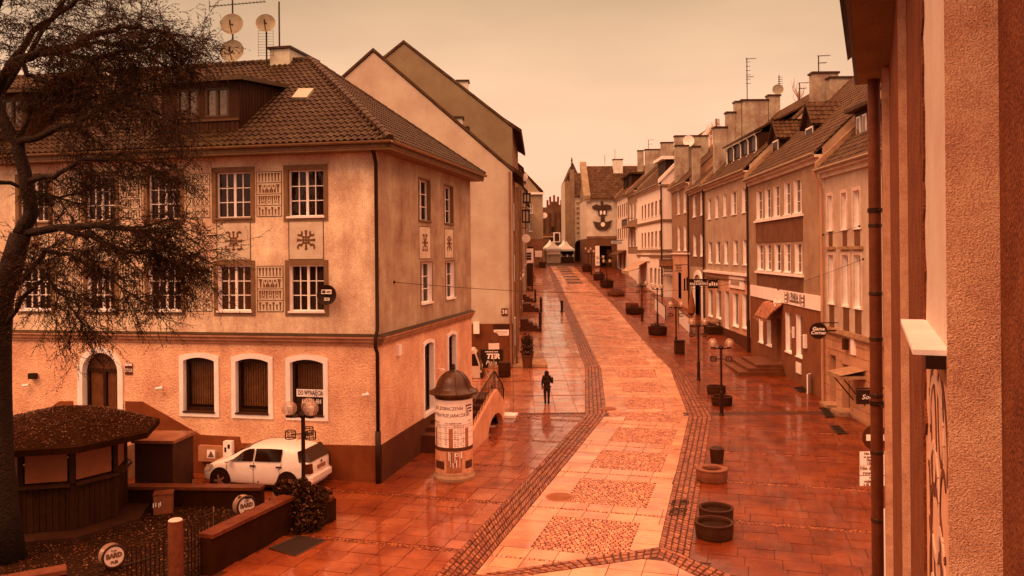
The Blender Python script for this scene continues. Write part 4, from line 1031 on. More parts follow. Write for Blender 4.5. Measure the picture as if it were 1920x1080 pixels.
for h_, Yw in ((g1, 50), (g2, 58)):
    f_ = Fac((.07 if Yw == 50 else .15, Yw), (.025, 1), (1, -.025)); zc = g(Yw)
    for i, (tt, zz) in enumerate([(2, 1.2), (5, 1.2), (2, 5.2), (5, 5.2), (2, 8.4), (5, 8.4)]):
        b = MB(); f_.box(b, tt - .6, tt + .6, zc + zz, zc + zz + 1.7, .001, .07); w_ = b.build("window", "white", h_); b = MB(); f_.box(b, tt - .48, tt + .48, zc + zz + .12, zc + zz + 1.58, .0705, .08); b.build("pane", "iron", w_)
    b = MB(); b.tube([f_.P(.6, zc, .16), f_.P(.6, zc + 11, .16)], .07, 6); b.tube([f_.P(6.4, zc, .14), f_.P(6.4, zc + 11.5, .14)], .07, 6); b.build("rain_pipe", "zinc", h_)
# far gabled house facing down the street
Yf = 127.5; fh = thing("far_gable_house", (4.8, Yf, g(Yf)), "far tan house with sloping roof edge and arched passage at the street's left bend", "house")
ff = Fac((4.85, Yf), (-1, 0), (0, -1)); zE_ = at(1012, 364, Yf).z; zb = g(Yf) - .5
r_arch = ff.rect(974, 463, 1001, 502); r_arch = (r_arch[0], r_arch[1], zb, r_arch[3]); wns = [ff.rect(992, 382, 999, 400), ff.rect(992, 416, 999, 434)]
b = MB(); ff.wall(b, 0, 9, ff.px(1000, 448)[1], zE_, wns); pk = at(976, 318, Yf)
b.poly([ff.P(.2, zE_), ff.P(4.85 - pk.x, pk.z), ff.P(2 * (4.85 - pk.x), zE_)]); b.poly([(4.85, Yf, zb), (4.85, Yf + 14, zb), (4.85, Yf + 14, zE_), (4.85, Yf, zE_)]); b.build("wall", mat("far_house_plaster", (170, 110, 70), .9, .2, .6, 20, .3, .6), fh)
b = MB(); ff.wall(b, 0, 9, zb, ff.px(1000, 448)[1] - .002, [r_arch], .04); b.build("ground_floor_wall", "rowwall", fh)
b = MB(); ff.quad(b, 1.5, 5, zb, zb + 6, -2.5); b.build("passage_back", "wood", fh)
for w_ in wns: window(fh, ff, w_, .15, 2, 2, each=False, ft=.08)
b = MB(); ff.box(b, -.25, 9, zE_ - .05, zE_ + .25, .001, .35); b.build("eave", "white", fh)
b = MB()
for sx in (1,):
    b.hexa([ff.P(-.1, zE_ + .26, .2), ff.P(4.85 - pk.x, pk.z + .1, .2), ff.P(4.85 - pk.x, pk.z + .1, -14), ff.P(-.1, zE_ + .26, -14), ff.P(-.1, zE_ + .5, .2), ff.P(4.85 - pk.x, pk.z + .35, .2), ff.P(4.85 - pk.x, pk.z + .35, -14), ff.P(-.1, zE_ + .5, -14)])
b.build("roof", "tile2", fh)
r = ff.rect(1003, 470, 1016, 482); b = MB(); ff.box(b, *r, .045, .15); b.build("shop_window", "white", fh)
b = MB(); b.box((4.7, Yf - .5, g(Yf)), 1.0, .8, .9); b.build("flower_box", "dark", fh)
# things hanging over the left row
def lantern(px, py0, py1, Y, label):
    a = at(px, py0, Y); c = at(px, py1, Y); th = thing("hanging_lantern_sign", (a.x - 1.2, Y, c.z), label, "lantern sign", "lantern signs over the left pavement"); h = a.z - c.z; w = .62
    b = MB(); b.box((a.x, Y, c.z + .12), w, w, h - .24); b.build("glass_box", mat("lantern_glass", (216, 150, 104), .3, .1), th)
    b = MB()
    for sx in (-1, 1):
        for sy in (-1, 1): b.box((a.x + sx * w / 2, Y + sy * w / 2, c.z), .12, .12, h)
    for zz in (c.z, c.z + h - .14): b.box((a.x, Y, zz), w + .2, w + .2, .14)
    b.box((a.x, Y - w / 2, c.z + .1), .1, .13, h - .2); b.build("frame", "iron", th)
    b = MB(); b.tube([(a.x - 1.3, Y, c.z - .7), (a.x - .6, Y, c.z - .4), (a.x, Y, c.z - .5), (a.x, Y, c.z)], .05, 5); b.build("bracket", "iron", th)
lantern(987.5, 362, 381, 84, "upper dark framed lantern sign over the left pavement"); lantern(985.5, 393, 418, 76, "lower larger dark framed lantern sign over the left pavement")
def round_sign(px, py, R, Y, label):
    c = at(px, py, Y); th = thing("round_hanging_sign", c, label, "sign"); b = MB(); b.disc(c, (0, -1, 0), R, .15, 20); b.build("disc", "white", th); b = MB(); b.tube([c, (c.x - 1.2, Y, c.z)], .04, 5); b.build("bracket", "iron", th)
round_sign(986.5, 447, .42, 80, "pale round hanging sign above the menu boards"); round_sign(981.5, 332, .40, 76, "pale round dish high beside the second blank gable"); round_sign(1020.5, 404, .45, 128, "small pale round sign on the far gabled house corner"); 
p = at(992, 470, 100); mbd = thing("menu_board", (p.x, 100, g(100)), "white lit menu board standing on the left pavement", "menu board"); b = MB(); r0_ = at(984, 466, 100); r1_ = at(1000, 493, 100); b.box((p.x, 100, r1_.z), r0_.x - r1_.x if r0_.x > r1_.x else r1_.x - r0_.x, .2, r0_.z - r1_.z); b.build("board", "white", mbd)
for i in range(3): b = MB(); q = at(991, 477 + i * 5, 100); b.box((q.x, 99.85, q.z), .7, .06, .22); b.build("print_block", "dark", mbd)
b = MB(); b.box((p.x, 100, g(100)), .9, .12, max(.2, r1_.z - g(100))); b.build("post", "dark", mbd)
# bicycle
q = gat(999, 528); bi = thing("bicycle", q, "small dark bicycle leaning by the steps on the left pavement", "bicycle")
for dx in (-.5, .5):
    b = MB(); c = q + Vector((dx * .5, dx, .34)); b.tube([c + Vector((0.05 * 0, .33 * math.cos(a * .393), .33 * math.sin(a * .393))) + Vector((.16 * math.cos(a * .393), 0, 0)) for a in range(17)], .025, 5, False); b.build("wheel", "iron", bi)
b = MB(); b.tube([q + Vector((-.25, -.5, .34)), q + Vector((0, -.05, .3)), q + Vector((.1, .3, .85)), q + Vector((-.12, -.3, .82)), q + Vector((0, -.05, .3))], .025, 5); b.tube([q + Vector((.25, .5, .34)), q + Vector((.1, .3, .95))], .025, 5); b.tube([q + Vector((-.1, .3, 1.0)), q + Vector((.3, .3, 1.0))], .02, 5); b.build("frame", "iron", bi); b = MB(); b.box(q + Vector((-.12, -.3, .84)), .14, .26, .06); b.build("saddle", "iron", bi)
# entrance steps with slatted sides
def entry(px0, px1, pyb, h, label):
    a = gat(px0, pyb); c = gat(px1, pyb); Y = a.y; th = thing("entrance_steps", (a.x, Y, a.z), label, "steps", "steps up to the left row"); n = 4; L = c.x - a.x
    for i in range(n):
        b = MB(); b.box((a.x + (L - .35 * i) / 2, Y + 1.0, a.z + h * i / n), L - .35 * i, 2.0, h / n - .012); b.build("tread", mat("step_wood", (96, 36, 12), .5, .3, 4, 30, .3, .3), th)
    b = MB(); b.box((c.x - .1, Y - .08, a.z), .16, .16, h + .5); b.box((c.x - .1, Y + 1.9, a.z), .16, .16, h + .5); b.tube([(c.x - .1, Y - .08, a.z + h + .45), (c.x - .1, Y + 1.9, a.z + h + .45)], .05, 5); b.build("railing", "dark", th)
entry(976, 1016, 622, 1.0, "nearest dark wooden steps on the left pavement above the potted shrub"); entry(977, 1017, 586, .85, "middle dark wooden steps on the left pavement"); entry(977, 1006, 567, .8, "farther dark wooden steps on the left pavement"); entry(977, 1000, 546, .7, "farthest small dark steps on the left pavement")
# potted shrub with hoops
q = gat(989, 690); ps = thing("potted_shrub", q, "tall potted shrub in a square tapered pot with metal hoops", "potted plant")
b = MB(); b.lathe([(.27, 0), (.34, .72), (.38, .74), (.38, .82), (.30, .82), (.29, .7), (.001, .7)], q, 14); b.build("pot", mat("pot_brown", (100, 40, 14), .5, .2), ps)
b = MB()
for a in range(3):
    c, s_ = math.cos(a * 1.05), math.sin(a * 1.05); b.tube([q + Vector((.33 * c, .33 * s_, .8)), q + Vector((.34 * c, .34 * s_, 1.8)), q + Vector((.24 * c, .24 * s_, 2.05)), q + Vector((0, 0, 2.16)), q + Vector((-.24 * c, -.24 * s_, 2.05)), q + Vector((-.34 * c, -.34 * s_, 1.8)), q + Vector((-.33 * c, -.33 * s_, .8))], .016, 5)
b.build("hoops", "iron", ps)
def leafcloud(mb, c, rx, ry, rz, n, sz, low=False):
    for _ in range(n):
        while True:
            x, y, z = (random.uniform(-1, 1) for _ in range(3))
            if x * x + y * y + z * z <= 1: break
        k = random.random() ** .25 / max(.25, math.sqrt(x * x + y * y + z * z)) if random.random() < .6 else 1
        p = Vector((c[0] + x * rx * k, c[1] + y * ry * k, c[2] + z * rz * k)); u = Vector((random.uniform(-1, 1), random.uniform(-1, 1), random.uniform(-1, 1))).normalized(); w = u.orthogonal().normalized(); s_ = sz * random.uniform(.6, 1.3)
        mb.poly([p - u * s_, p + w * s_ * .45, p + u * s_, p - w * s_ * .45])
M["leaf_dark"] = mat("dark_leaf", (52, 17, 2), .6, .5, 6, 30, 0, spec=.08, iv=.4)
b = MB()
for z, r_ in ((1.0, .45), (1.35, .42), (1.7, .36)): leafcloud(b, q + Vector((0, 0, z)), r_, r_, .3, 260, .07)
b.build("foliage", "leaf_dark", ps, kind="stuff"); b = MB(); b.tube([q + Vector((0, 0, .7)), q + Vector((0, 0, 2.0))], .02, 5); b.build("stem", "wood", ps)
# market tents
def tent(px, pye, pyp, wpx, Y, label, i):
    c = at(px, pye, Y); a = at(px, pyp, Y); w = wpx / F * Y / 2; th = thing("market_tent", (c.x, Y, g(Y)), label, "market tent", "white market tents at the end of the street")
    b = MB(); P = [(-w, -w), (w, -w), (w, w), (-w, w)]; mid_ = [(x * .35, y * .35) for x, y in P]
    for k in range(4):
        x0, y0 = P[k]; x1, y1 = P[(k + 1) % 4]; u0, v0 = mid_[k]; u1, v1 = mid_[(k + 1) % 4]; zm = c.z + (a.z - c.z) * .5
        b.poly([(c.x + x0, Y + y0, c.z), (c.x + x1, Y + y1, c.z), (c.x + u1, Y + v1, zm), (c.x + u0, Y + v0, zm)]); b.poly([(c.x + u0, Y + v0, zm), (c.x + u1, Y + v1, zm), (c.x, Y, a.z)])
        b.poly([(c.x + x0, Y + y0, c.z - .3), (c.x + x1, Y + y1, c.z - .3), (c.x + x1, Y + y1, c.z), (c.x + x0, Y + y0, c.z)])
    b.build("canopy", "tent", th)
    for x, y in P: b = MB(); b.tube([(c.x + x * .96, Y + y * .96, g(Y)), (c.x + x * .96, Y + y * .96, c.z)], .04, 5); b.build("leg", "zinc", th)
    return c, w
c, w = tent(1037, 466.5, 451.5, 29, 138, "white market tent nearest the walking figure, pale booth under it", 0)
bt = thing("booth_counter", (c.x, 138, g(138)), "pale market booth counter under the near white tent", "booth"); q0 = at(1026, 471, 137); b = MB(); b.box((c.x, 137.5, g(137)), w * 1.75, 1.6, q0.z - g(137)); b.build("front_panel", mat("booth_pale", (212, 140, 98), .8, .15, 1, 20, .1), bt); b = MB(); b.box((c.x, 137.4, q0.z - .55), w * 1.8, 1.9, .06); b.build("counter_top", "white", bt)
c, w = tent(1062, 467.5, 452, 29, 139, "white market tent beside the arched corner house", 0)
bt = thing("market_stall", (c.x, 139, g(139)), "dark market stall with goods under the right white tent", "stall"); b = MB(); b.box((c.x, 139.5, g(139)), w * 1.8, .2, 2.0); b.build("back_cloth", "wood", bt); b = MB(); b.box((c.x, 138.6, g(139)), w * 1.6, .8, .9); b.build("table", "dark", bt)
for i in range(6): b = MB(); b.box((c.x - 1.4 + .5 * i, 138.5, g(139) + .9), .3, .4, .25 + .2 * (i % 2)); b.build("goods", "white" if i % 2 else "conc", bt)
tent(1031, 464, 449, 24, 147, "white market tent farther back near the brick gate", 0); tent(1057, 463.5, 450, 24, 148, "white market tent farthest back beside the spired gable", 0)
# brick gate tower
Yg = 166; gt = thing("brick_gate_tower", (8.6, Yg, g(Yg)), "dark brick gothic gate tower with stepped crenellated gable closing the street", "tower"); fg = Fac((4.5, Yg), (1, 0), (0, -1))
cx_ = at(1039, 400, Yg).x - 4.5; zs = [at(1039, y, Yg).z for y in (395, 384, 373)]
b = MB(); fg.box(b, cx_ - 5.5, cx_ + 5.5, g(Yg) - 1, zs[0], -8, 0); b.build("shaft", "brick", gt)
b = MB(); fg.box(b, cx_ - 1.5, cx_ + 1.6, zs[0] + .002, zs[1], -1.2, -.01); fg.box(b, cx_ - 3.0, cx_ + 3.0, zs[0] + .001, zs[0] + .7, -1.21, -.012); fg.box(b, cx_ - .9, cx_ + 1.0, zs[1] + .002, zs[2] - .5, -1.2, -.012); b.build("gable", "brick", gt)
for i, (dx, z, h) in enumerate([(-2.7, zs[0] + .7, .9), (-1.3, zs[1], 1.0), (-.75, zs[2] - .5, 1.0), (.05, zs[2] - .5, 1.3), (.85, zs[2] - .5, 1.0), (1.5, zs[1], 1.0), (2.7, zs[0] + .7, .9), (-4.2, zs[0], .9), (4.2, zs[0], .9)]):
    b = MB(); fg.box(b, cx_ + dx - .2, cx_ + dx + .2, z, z + h, -.9, -.3); b.build("pinnacle", "brick", gt)
for px_, py_ in ((1035, 430), (1055, 428), (1034, 447), (1056, 447)):
    t, z = fg.px(px_, py_); b = MB(); fg.box(b, t - .45, t + .45, z - .6, z + .6, .001, .03); b.build("window", "iron", gt)
for i in range(7): b = MB(); fg.box(b, cx_ - 3.3 + i * 1.1, cx_ - 2.8 + i * 1.1, zs[0] - 4.5, zs[0] - .5, .001, .06); b.build("blind_niche", mat("niche_brick", (84, 38, 18), .9, .2), gt)
b = MB(); fg.box(b, cx_ - 5.5, cx_ + 5.5, zs[0] - 5.4, zs[0] - 5.1, .001, .12); b.build("string_course", "conc", gt)
t, z = fg.px(1044, 445); b = MB(); fg.box(b, t - .7, t + .7, z - 1.0, z + 1.0, .12, .2); p = b.build("niche_frame", "white", gt); b = MB(); fg.box(b, t - .45, t + .45, z - .8, z + .8, .205, .25); b.build("niche_figure", "dark", p)
# buildings closing the right side at the far end
def end_house(name, label, pxl, pxr, Y, pye, m, depth=12, z0=None):
    a = at(pxl, pye, Y); c = at(pxr, pye, Y); h = thing(name, (a.x, Y, g(Y)), label, "house"); f_ = Fac((a.x, Y), (1, 0), (0, -1)); L = c.x - a.x; zb = g(Y) - .6
    return h, f_, L, a.z, zb
h, f_, L, ze, zb = end_house("far_house", "narrow pale far house behind the spired gable", 1059, 1090, 152, 340, "gable1")
b = MB(); b.box((f_.o.x + L / 2, 152 + 6, zb), L, 12, ze - zb); b.build("wall", "gable1", h); b = MB(); pk = f_.px(1066, 320)[1]; b.prism([f_.P(0, ze, .1), f_.P(L / 2, pk + 1.5, .1), f_.P(L, ze, .1)], (0, 12, 0)); b.build("roof", "tile2", h)
fs_ = Fac((f_.o.x, 152), (0, 1), (-1, 0))
for lev in range(4):
    for i in range(2): t = .5 + i * 1.1; b = MB(); f_.box(b, t, t + .5, zb + 3 + lev * 3, zb + 4.6 + lev * 3, .001, .05); b.build("window", "iron", h)
h, f_, L, ze, zb = end_house("spired_house", "far house with panelled end wall, tiled roof and slender spire", 1071, 1100, 141, 368, "x")
ra = f_.rect(1078, 450, 1096, 488); ra = (ra[0], ra[1], zb, ra[3])
b = MB(); f_.wall(b, 0, L + 3, zb, ze, [ra]); b.poly([(f_.o.x, 141, zb), (f_.o.x, 155, zb), (f_.o.x, 155, ze), (f_.o.x, 141, ze)]); spandrel(b, f_, ra, arch_pts(ra[0], ra[1], ra[3] - .9, .9, 11)); b.build("wall", mat("spired_plaster", (205, 140, 98), .9, .2, .8, 25, .3, .4), h)
b = MB(); f_.quad(b, 0, L + 3, zb, zb + 7, -2); b.build("arcade_back", "wood", h)
zt_ = f_.px(1090, 320)[1]
rf_A = f_.P(.55, ze, .3); tiled(h, rf_A, (1, 0, 0), (0, 5, zt_ - ze), lambda y: (0, L + 3) if y < math.hypot(5, zt_ - ze) else None, .34, .42, "tile2", 0, .04, 3)
b = MB(); b.box((f_.o.x + L / 2 + 1.5, 148.8, ze), L + 3, 6, .1); b.build("roof_deck", "tile2", h)
b = MB(); f_.box(b, -.1, .55, zb, f_.px(1074, 318)[1], -1.5, .15); f_.box(b, -1.0, -.11, zb, f_.px(1066, 340)[1], -1.5, .1); b.build("gable_edge", mat("gable_edge_m", (150, 92, 56), .9, .25, 1, 20, .4), h)
zt2 = f_.px(1074, 318)[1]; zt3 = f_.px(1074, 294)[1]; c = f_.P(.2, zt2, -.5); b = MB(); b.lathe([(.35, 0), (.3, .5), (.14, .6), (.2, 1.0), (.1, 1.2), (.16, (zt3 - zt2) * .75), (.04, zt3 - zt2)], c, 10); b.build("spire", "dark", h)
z3 = f_.px(1066, 340)[1]; b = MB(); b.lathe([(.25, 0), (.12, .4), (.17, .7), (.03, 1.4)], f_.P(-.5, z3, -.5), 8); b.build("finial", "dark", h)
zz0 = f_.px(1088, 440)[1]; zz1 = f_.px(1088, 375)[1]
for i in range(7):
    z = zz0 + (zz1 - zz0) * i / 7; b = MB(); f_.box(b, .75, L - .12, z, z + (zz1 - zz0) / 7 - .18, .001, .05); p = b.build("wall_panel", "gable1", h)
    for q in range(3): b = MB(); tt = .9 + (L - 1.2) * q / 3; f_.box(b, tt, tt + (L - 1.2) / 3 - .12, z + .14, z + .45, .0505, .08); b.build("panel_motif", "motif", p)
# the relief house
Yr = 127; h, f_, L, ze, zb = end_house("relief_house", "pale house end with large dark anchor like relief above a dark arcade", 1100, 1160, Yr, 373, "x")
zd = f_.px(1120, 447)[1]; opn = f_.rect(1124, 461, 1147, 500); opn = (opn[0], opn[1], zb, opn[3])
b = MB(); f_.wall(b, 0, L, zd, ze, []); b.poly([(f_.o.x, Yr, zd), (f_.o.x, Yr + 13, zd), (f_.o.x, Yr + 13, ze), (f_.o.x, Yr, ze)]); b.build("wall", mat("relief_plaster", (226, 158, 114), .9, .2, .7, 25, .3, .8), h)
b = MB(); f_.wall(b, 0, L, zb, zd - .002, [opn], .05); b.poly([(f_.o.x, Yr, zb), (f_.o.x, Yr + 13, zb), (f_.o.x, Yr + 13, zd), (f_.o.x, Yr, zd)]); b.build("arcade_wall", mat("arcade_brown", (118, 56, 28), .85, .25, 1, 25, .3, .5), h)
b = MB(); f_.quad(b, 0, L, zb, zd, -3); b.build("arcade_back", "wood", h); b = MB(); r = f_.rect(1116, 461, 1124, 498); f_.box(b, *r, .051, .1); b.build("poster_board", "white", h); r = f_.rect(1138, 468, 1146, 498); b = MB(); f_.box(b, r[0], r[1], zb, r[3], -.3, -.05); b.build("pillar", "dark", h)
b = MB(); f_.box(b, -.05, L, zd + .1, zd + .35, .001, .12); f_.box(b, -.3, L, ze - .1, ze + .12, .001, .4); b.build("cornice", "rowwall", h)
zt_ = f_.px(1150, 305)[1]; rl = math.hypot(6.5, zt_ - ze); x0_ = f_.px(1121, 373)[0]
tiled(h, f_.P(0.5, ze + .12, .45), (1, 0, 0), (0, 6.5, zt_ - ze), lambda y: (0, 12) if y < rl else None, .36, .45, "tile2", 0, .05, 3)
b = MB(); b.poly([f_.P(0, ze, 0), f_.P(12, ze, 0), (f_.o.x + 12, Yr + 6, zt_), (f_.o.x, Yr + 6, zt_)]); b.poly([f_.P(12, ze - 8, 0), (f_.o.x + 12, Yr + 6, zt_), (f_.o.x + 12, Yr + 13, ze)]); b.poly([(f_.o.x, Yr + 6, zt_), (f_.o.x + 12, Yr + 6, zt_), (f_.o.x + 12, Yr + 13, ze), (f_.o.x, Yr + 13, ze)]); b.build("roof_deck", "tile2", h)
b = MB(); b.hexa([f_.P(-.5, ze - .4, .35), f_.P(.55, ze - .4, .35), (f_.o.x + .55, Yr + 6.4, zt_ + .1), (f_.o.x - .5, Yr + 6.4, zt_ + .1), f_.P(-.5, ze + .5, .35), f_.P(.55, ze + .5, .35), (f_.o.x + .55, Yr + 6.4, zt_ + .9), (f_.o.x - .5, Yr + 6.4, zt_ + .9)])
b.poly([(f_.o.x - .02, Yr, ze), (f_.o.x - .02, Yr + 6.4, zt_), (f_.o.x - .02, Yr + 13, ze)]); b.build("parapet", mat("parapet_stone", (150, 96, 60), .9, .3, 1, 20, .4, .6), h)
# relief: crossbar figure over a broad cup shape, generic
rr = MB(); Q = lambda x, y: f_.px(x, y)
f_.pr(rr, [Q(1110, 387), Q(1118, 383), Q(1127, 386), Q(1137, 383), Q(1146, 386), Q(1146, 393), Q(1137, 394), Q(1128, 393), Q(1118, 394), Q(1111, 391)], .02, .22)
f_.pr(rr, [Q(1121, 394), Q(1138, 394), Q(1137, 404), Q(1122, 404)], .02, .18); f_.pr(rr, [Q(1127, 402), Q(1133, 402), Q(1134, 416), Q(1126, 416)], .02, .2); f_.pr(rr, [Q(1126, 378), Q(1130, 377), Q(1132, 386), Q(1126, 386)], .02, .2)
f_.pr(rr, [Q(1112, 415), Q(1122, 417), Q(1138, 416), Q(1147, 413), Q(1144, 425), Q(1137, 431), Q(1123, 431), Q(1116, 426)], .02, .24)
rl_ = rr.build("relief", mat("relief_bronze", (78, 38, 16), .5, .3, 3, 20, .3), h)
for a in (1126.5, 1133): t, z = Q(a, 399); b = MB(); f_.box(b, t - .16, t + .16, z - .3, z + .3, .185, .2); b.build("relief_inset", "white", rl_)
t, z = Q(1130, 421); b = MB(); b.disc(f_.P(t, z, .25), (0, -1, 0), .34, .03, 14); b.build("relief_inset", "white", rl_)
p = at(1158, 300, 132); chim(h, (p.x, 132), 1.5, 1.2, p.z - 6.5, p.z, ch2)
# ================================================================ RIGHT ROW
M.update(
 r1=mat("shop_plaster_light", (206, 134, 92), .9, .22, .8, 30, .5, .8), r1g=mat("rusticated_plaster", (204, 112, 66), .9, .18, 1, 30, .4, .4),
 r2=mat("tattoo_house_plaster", (172, 104, 64), .9, .25, .8, 30, .5, .8), r2g=mat("tattoo_house_base", (136, 60, 26), .9, .25, 1.2, 30, .5, .6),
 r3=mat("five_window_plaster", (190, 122, 82), .9, .22, .8, 30, .4, .7), r3g=mat("five_window_base", (222, 128, 82), .85, .15, 1, 30, .3, .4),
 r4=mat("brown_narrow_plaster", (140, 76, 44), .9, .25, 1, 30, .4, .5), r5=mat("mid_brown_plaster", (166, 96, 58), .9, .25, 1, 30, .4, .5),
 r6=mat("cream_plaster", (252, 186, 142), .85, .08, 1, 30, .2, .3, raw=(.90, .86, .82)), r7=mat("ochre_plaster", (164, 98, 60), .9, .2, 1, 30, .3, .5), r8=mat("light_plaster", (246, 178, 134), .85, .1, 1, 30, .2, .4, raw=(.84, .78, .72)),
 revealw=mat("reveal_paint", (255, 184, 142), .7, .1, 2, 20, .1, raw=(.86, .82, .80)),
)
FR = {}
def rhouse(name, label, near, far, zeave, m, holes=(), ground=None, zg=None, gholes=(), ridge=6.2, rise=6.0, tiles=True, single=0, wall_mat2=None, fire=True, gutter=True):
    """near/far = (x, y) of the street corners; the facade runs from the far corner (t = 0) to the near one"""
    f_ = Fac(far, (near[0] - far[0], near[1] - far[1]), (-(far[1] - near[1]), far[0] - near[0])); L = math.hypot(near[0] - far[0], near[1] - far[1])
    if f_.n.x > 0: f_.n = -f_.n
    zb = g(near[1]) - .6; h = thing(name, (near[0], near[1], g(near[1])), label, "house")
    b = MB()
    if zg: f_.wall(b, 0, L, zg, zeave, holes)
    else: f_.wall(b, 0, L, zb, zeave, holes)
    bk = -f_.n * 12
    def B(t, z): p = f_.P(t, z); return Vector((p.x + bk.x, p.y + bk.y, z))
    mid_ = lambda t, z: f_.P(t, z, -ridge)
    for t in (.012, L - .012): b.poly([f_.P(t, zb), f_.P(t, zeave + .05 + .38 * rise / (ridge + .38)), mid_(t, zeave + rise - .03), B(t, zeave), B(t, zb)])
    b.poly([B(0, zb), B(L, zb), B(L, zeave), B(0, zeave)])
    b.build("wall", m, h)
    if zg: b = MB(); f_.wall(b, 0, L, zb, zg - .002, gholes); b.build("ground_floor_wall", ground, h)
    ov = .38; e = f_.P(0, zeave + .1, ov); up = f_.P(0, zeave + rise, -ridge) - e; rl = up.length
    b = MB(); b.poly([f_.P(0, zeave + .08, ov), f_.P(L, zeave + .08, ov), mid_(L, zeave + rise - .02), mid_(0, zeave + rise - .02)]); b.poly([mid_(0, zeave + rise - .02), mid_(L, zeave + rise - .02), B(L, zeave - .3), B(0, zeave - .3)]); b.build("roof_deck", "roofdeck" if "roofdeck" in M else "tile2", h)
    if tiles: tiled(h, e, f_.P(1, 0) - f_.P(0, 0), up, lambda y: (0.12, L - .12) if y < rl else None, .3, .40, "tile2", single, .05, 4)
    b = MB(); f_.box(b, 0.01, L - .01, zeave - .28, zeave - .06, .001, .16); f_.box(b, 0.01, L - .01, zeave - .06, zeave + .06, .001, ov); b.build("cornice", mat("cornice_pale", (224, 150, 106), .8, .2, 1, 20, .2, .5), h)
    if gutter: b = MB(); b.tube([f_.P(0, zeave + .1, ov + .07), f_.P(L, zeave + .1, ov + .07)], .075, 6); b.build("gutter", "zinc", h)
    if fire:
        b = MB()
        for t in ((0.0,)):
            b.hexa([f_.P(t - .0, zeave + .12, ov), f_.P(t + .28, zeave + .12, ov), mid_(t + .28, zeave + rise), mid_(t, zeave + rise), f_.P(t, zeave + .5, ov), f_.P(t + .28, zeave + .5, ov), mid_(t + .28, zeave + rise + .42), mid_(t, zeave + rise + .42)])
        b.build("fire_wall", "conc", h)
    FR[name] = f_; return h, f_, L
def rowof(f_, spans, yt, yb, ref):
    z1 = f_.px(ref, yt)[1]; z0 = f_.px(ref, yb)[1]; return [(min(f_.px(a, yt)[0], f_.px(c, yt)[0]), max(f_.px(a, yt)[0], f_.px(c, yt)[0]), z0, z1) for a, c in spans]
def FF(near, far):
    f_ = Fac(far, (near[0] - far[0], near[1] - far[1]), (-(far[1] - near[1]), far[0] - near[0])); 
    if f_.n.x > 0: f_.n = -f_.n
    return f_
c12 = V2(gat(1546, 752)); c23 = V2(gat(1408, 662)); c34 = V2(gat(1324, 606)); 
c01 = Vector((14.55, 28.0)); c45 = Vector((16.7, 77)); c56 = Vector((17.05, 87.5))
print("corners", c12, c23, c34)
def wins(h, f_, rs, cols=2, rows=2, each=False, **kw):
    for r in rs: window(h, f_, r, kw.get("dep", .22), cols, rows, rev=kw.get("rev", "revealw"), sill=kw.get("sill", "white"), each=each, ft=.06, pane=kw.get("pane", random.choice(("paneR", "pane", "paneR"))), cur=kw.get("cur", random.choice(("curtain2", "curtain", "curtain2", "wood"))), fr="white")
# ---- house with the tattoo shop
f_ = FF(c12, c23); up = rowof(f_, [(1418, 1430), (1434, 1445), (1450, 1462), (1470, 1482), (1488, 1503)], 357, 411, 1425); lo = rowof(f_, [(1420, 1431), (1435, 1446), (1452, 1464), (1470, 1482), (1490, 1504)], 459, 506, 1425)
def G(x0, y0, x1, y1): return f_.rect(x0, y0, x1, y1)
gh = [G(1423, 577, 1431, 642), G(1438, 600, 1447, 648), G(1456, 598, 1465, 680), G(1473, 586, 1484, 660), G(1493, 591, 1504, 669)]
zbT, zbB = (f_.px(1410, 537)[1] + f_.px(1545, 552)[1]) / 2, (f_.px(1410, 558)[1] + f_.px(1545, 580)[1]) / 2
h2, f2_, L2 = rhouse("banded_shop_house", "brown plaster house with white fascia band and lettered shop sign", c12, c23, 12.0, "r2", up + lo, "r2g", zbT, gh, 6.2, 6.4, single=120)
fT = f2_
wins(h2, fT, up + lo, 2, 3, True)
for rs in (up, lo):
    a, c = rs[-1][0] if rs[-1][0] < rs[0][0] else rs[0][0], max(rs[0][1], rs[-1][1]); z0 = rs[0][2]
    b = MB(); fT.box(b, a - .25, c + .3, z0 - .20, z0 - .08, .001, .14); b.build("sill_course", "cornice" if "cornice" in M else "white", h2)
    b = MB(); fT.box(b, a - .12, c + .16, z0 - 1.5, z0 - .22, .001, .03); b.build("apron_panel", mat("apron_dark", (120, 56, 26), .9, .25, 1.2, 30, .4, .9), h2)
b = MB(); fT.box(b, .25, L2 - .02, zbB, zbT, .001, .06); band = b.build("fascia_band", mat("fascia_white", (255, 190, 150), .7, .08, .8, 20, .1, .5, raw=(.88, .85, .84)), h2)
sg = thing("fascia_shop_sign", fT.P(L2 * .6, zbB, .1), "white shop sign in large dark capitals between dark panels on the fascia band", "sign"); rR = fT.P(1, 0) - fT.P(0, 0)
r = fT.rect(1474, 545, 1511, 572); zc, hh_ = (zbT + zbB) / 2, (zbT - zbB) * .40
q0, q1 = r[0], r[1]; wq = q1 - q0
b = MB(); fT.box(b, q0, q0 + wq * .15, zc - hh_, zc + hh_, .065, .09); b.build("side_panel", "motif", sg); b = MB(); fT.box(b, q1 - wq * .16, q1, zc - hh_, zc + hh_, .065, .09); b.build("side_panel", "motif", sg)
for dz in (-.22, .0, .22):
    for qq in (q0 + wq * .075, q1 - wq * .08): b = MB(); fT.box(b, qq - wq * .045, qq + wq * .045, zc + dz - .06, zc + dz + .07, .091, .096); b.build("panel_picture", "white", sg)
for qq in (q0 + wq * .22, q1 - wq * .22): b = MB(); fT.box(b, qq - .05, qq + .05, zc - hh_ * .8, zc + hh_ * .9, .065, .08); b.build("bar", "dark", sg)
text("PARA", .56, M["dark"], fT.P(q0 + wq * .5, zc + hh_ * .28, .068), rR, UP, sg, sx=.026 * wq / .056 if False else wq * .42 / 1.55, bold=.01)
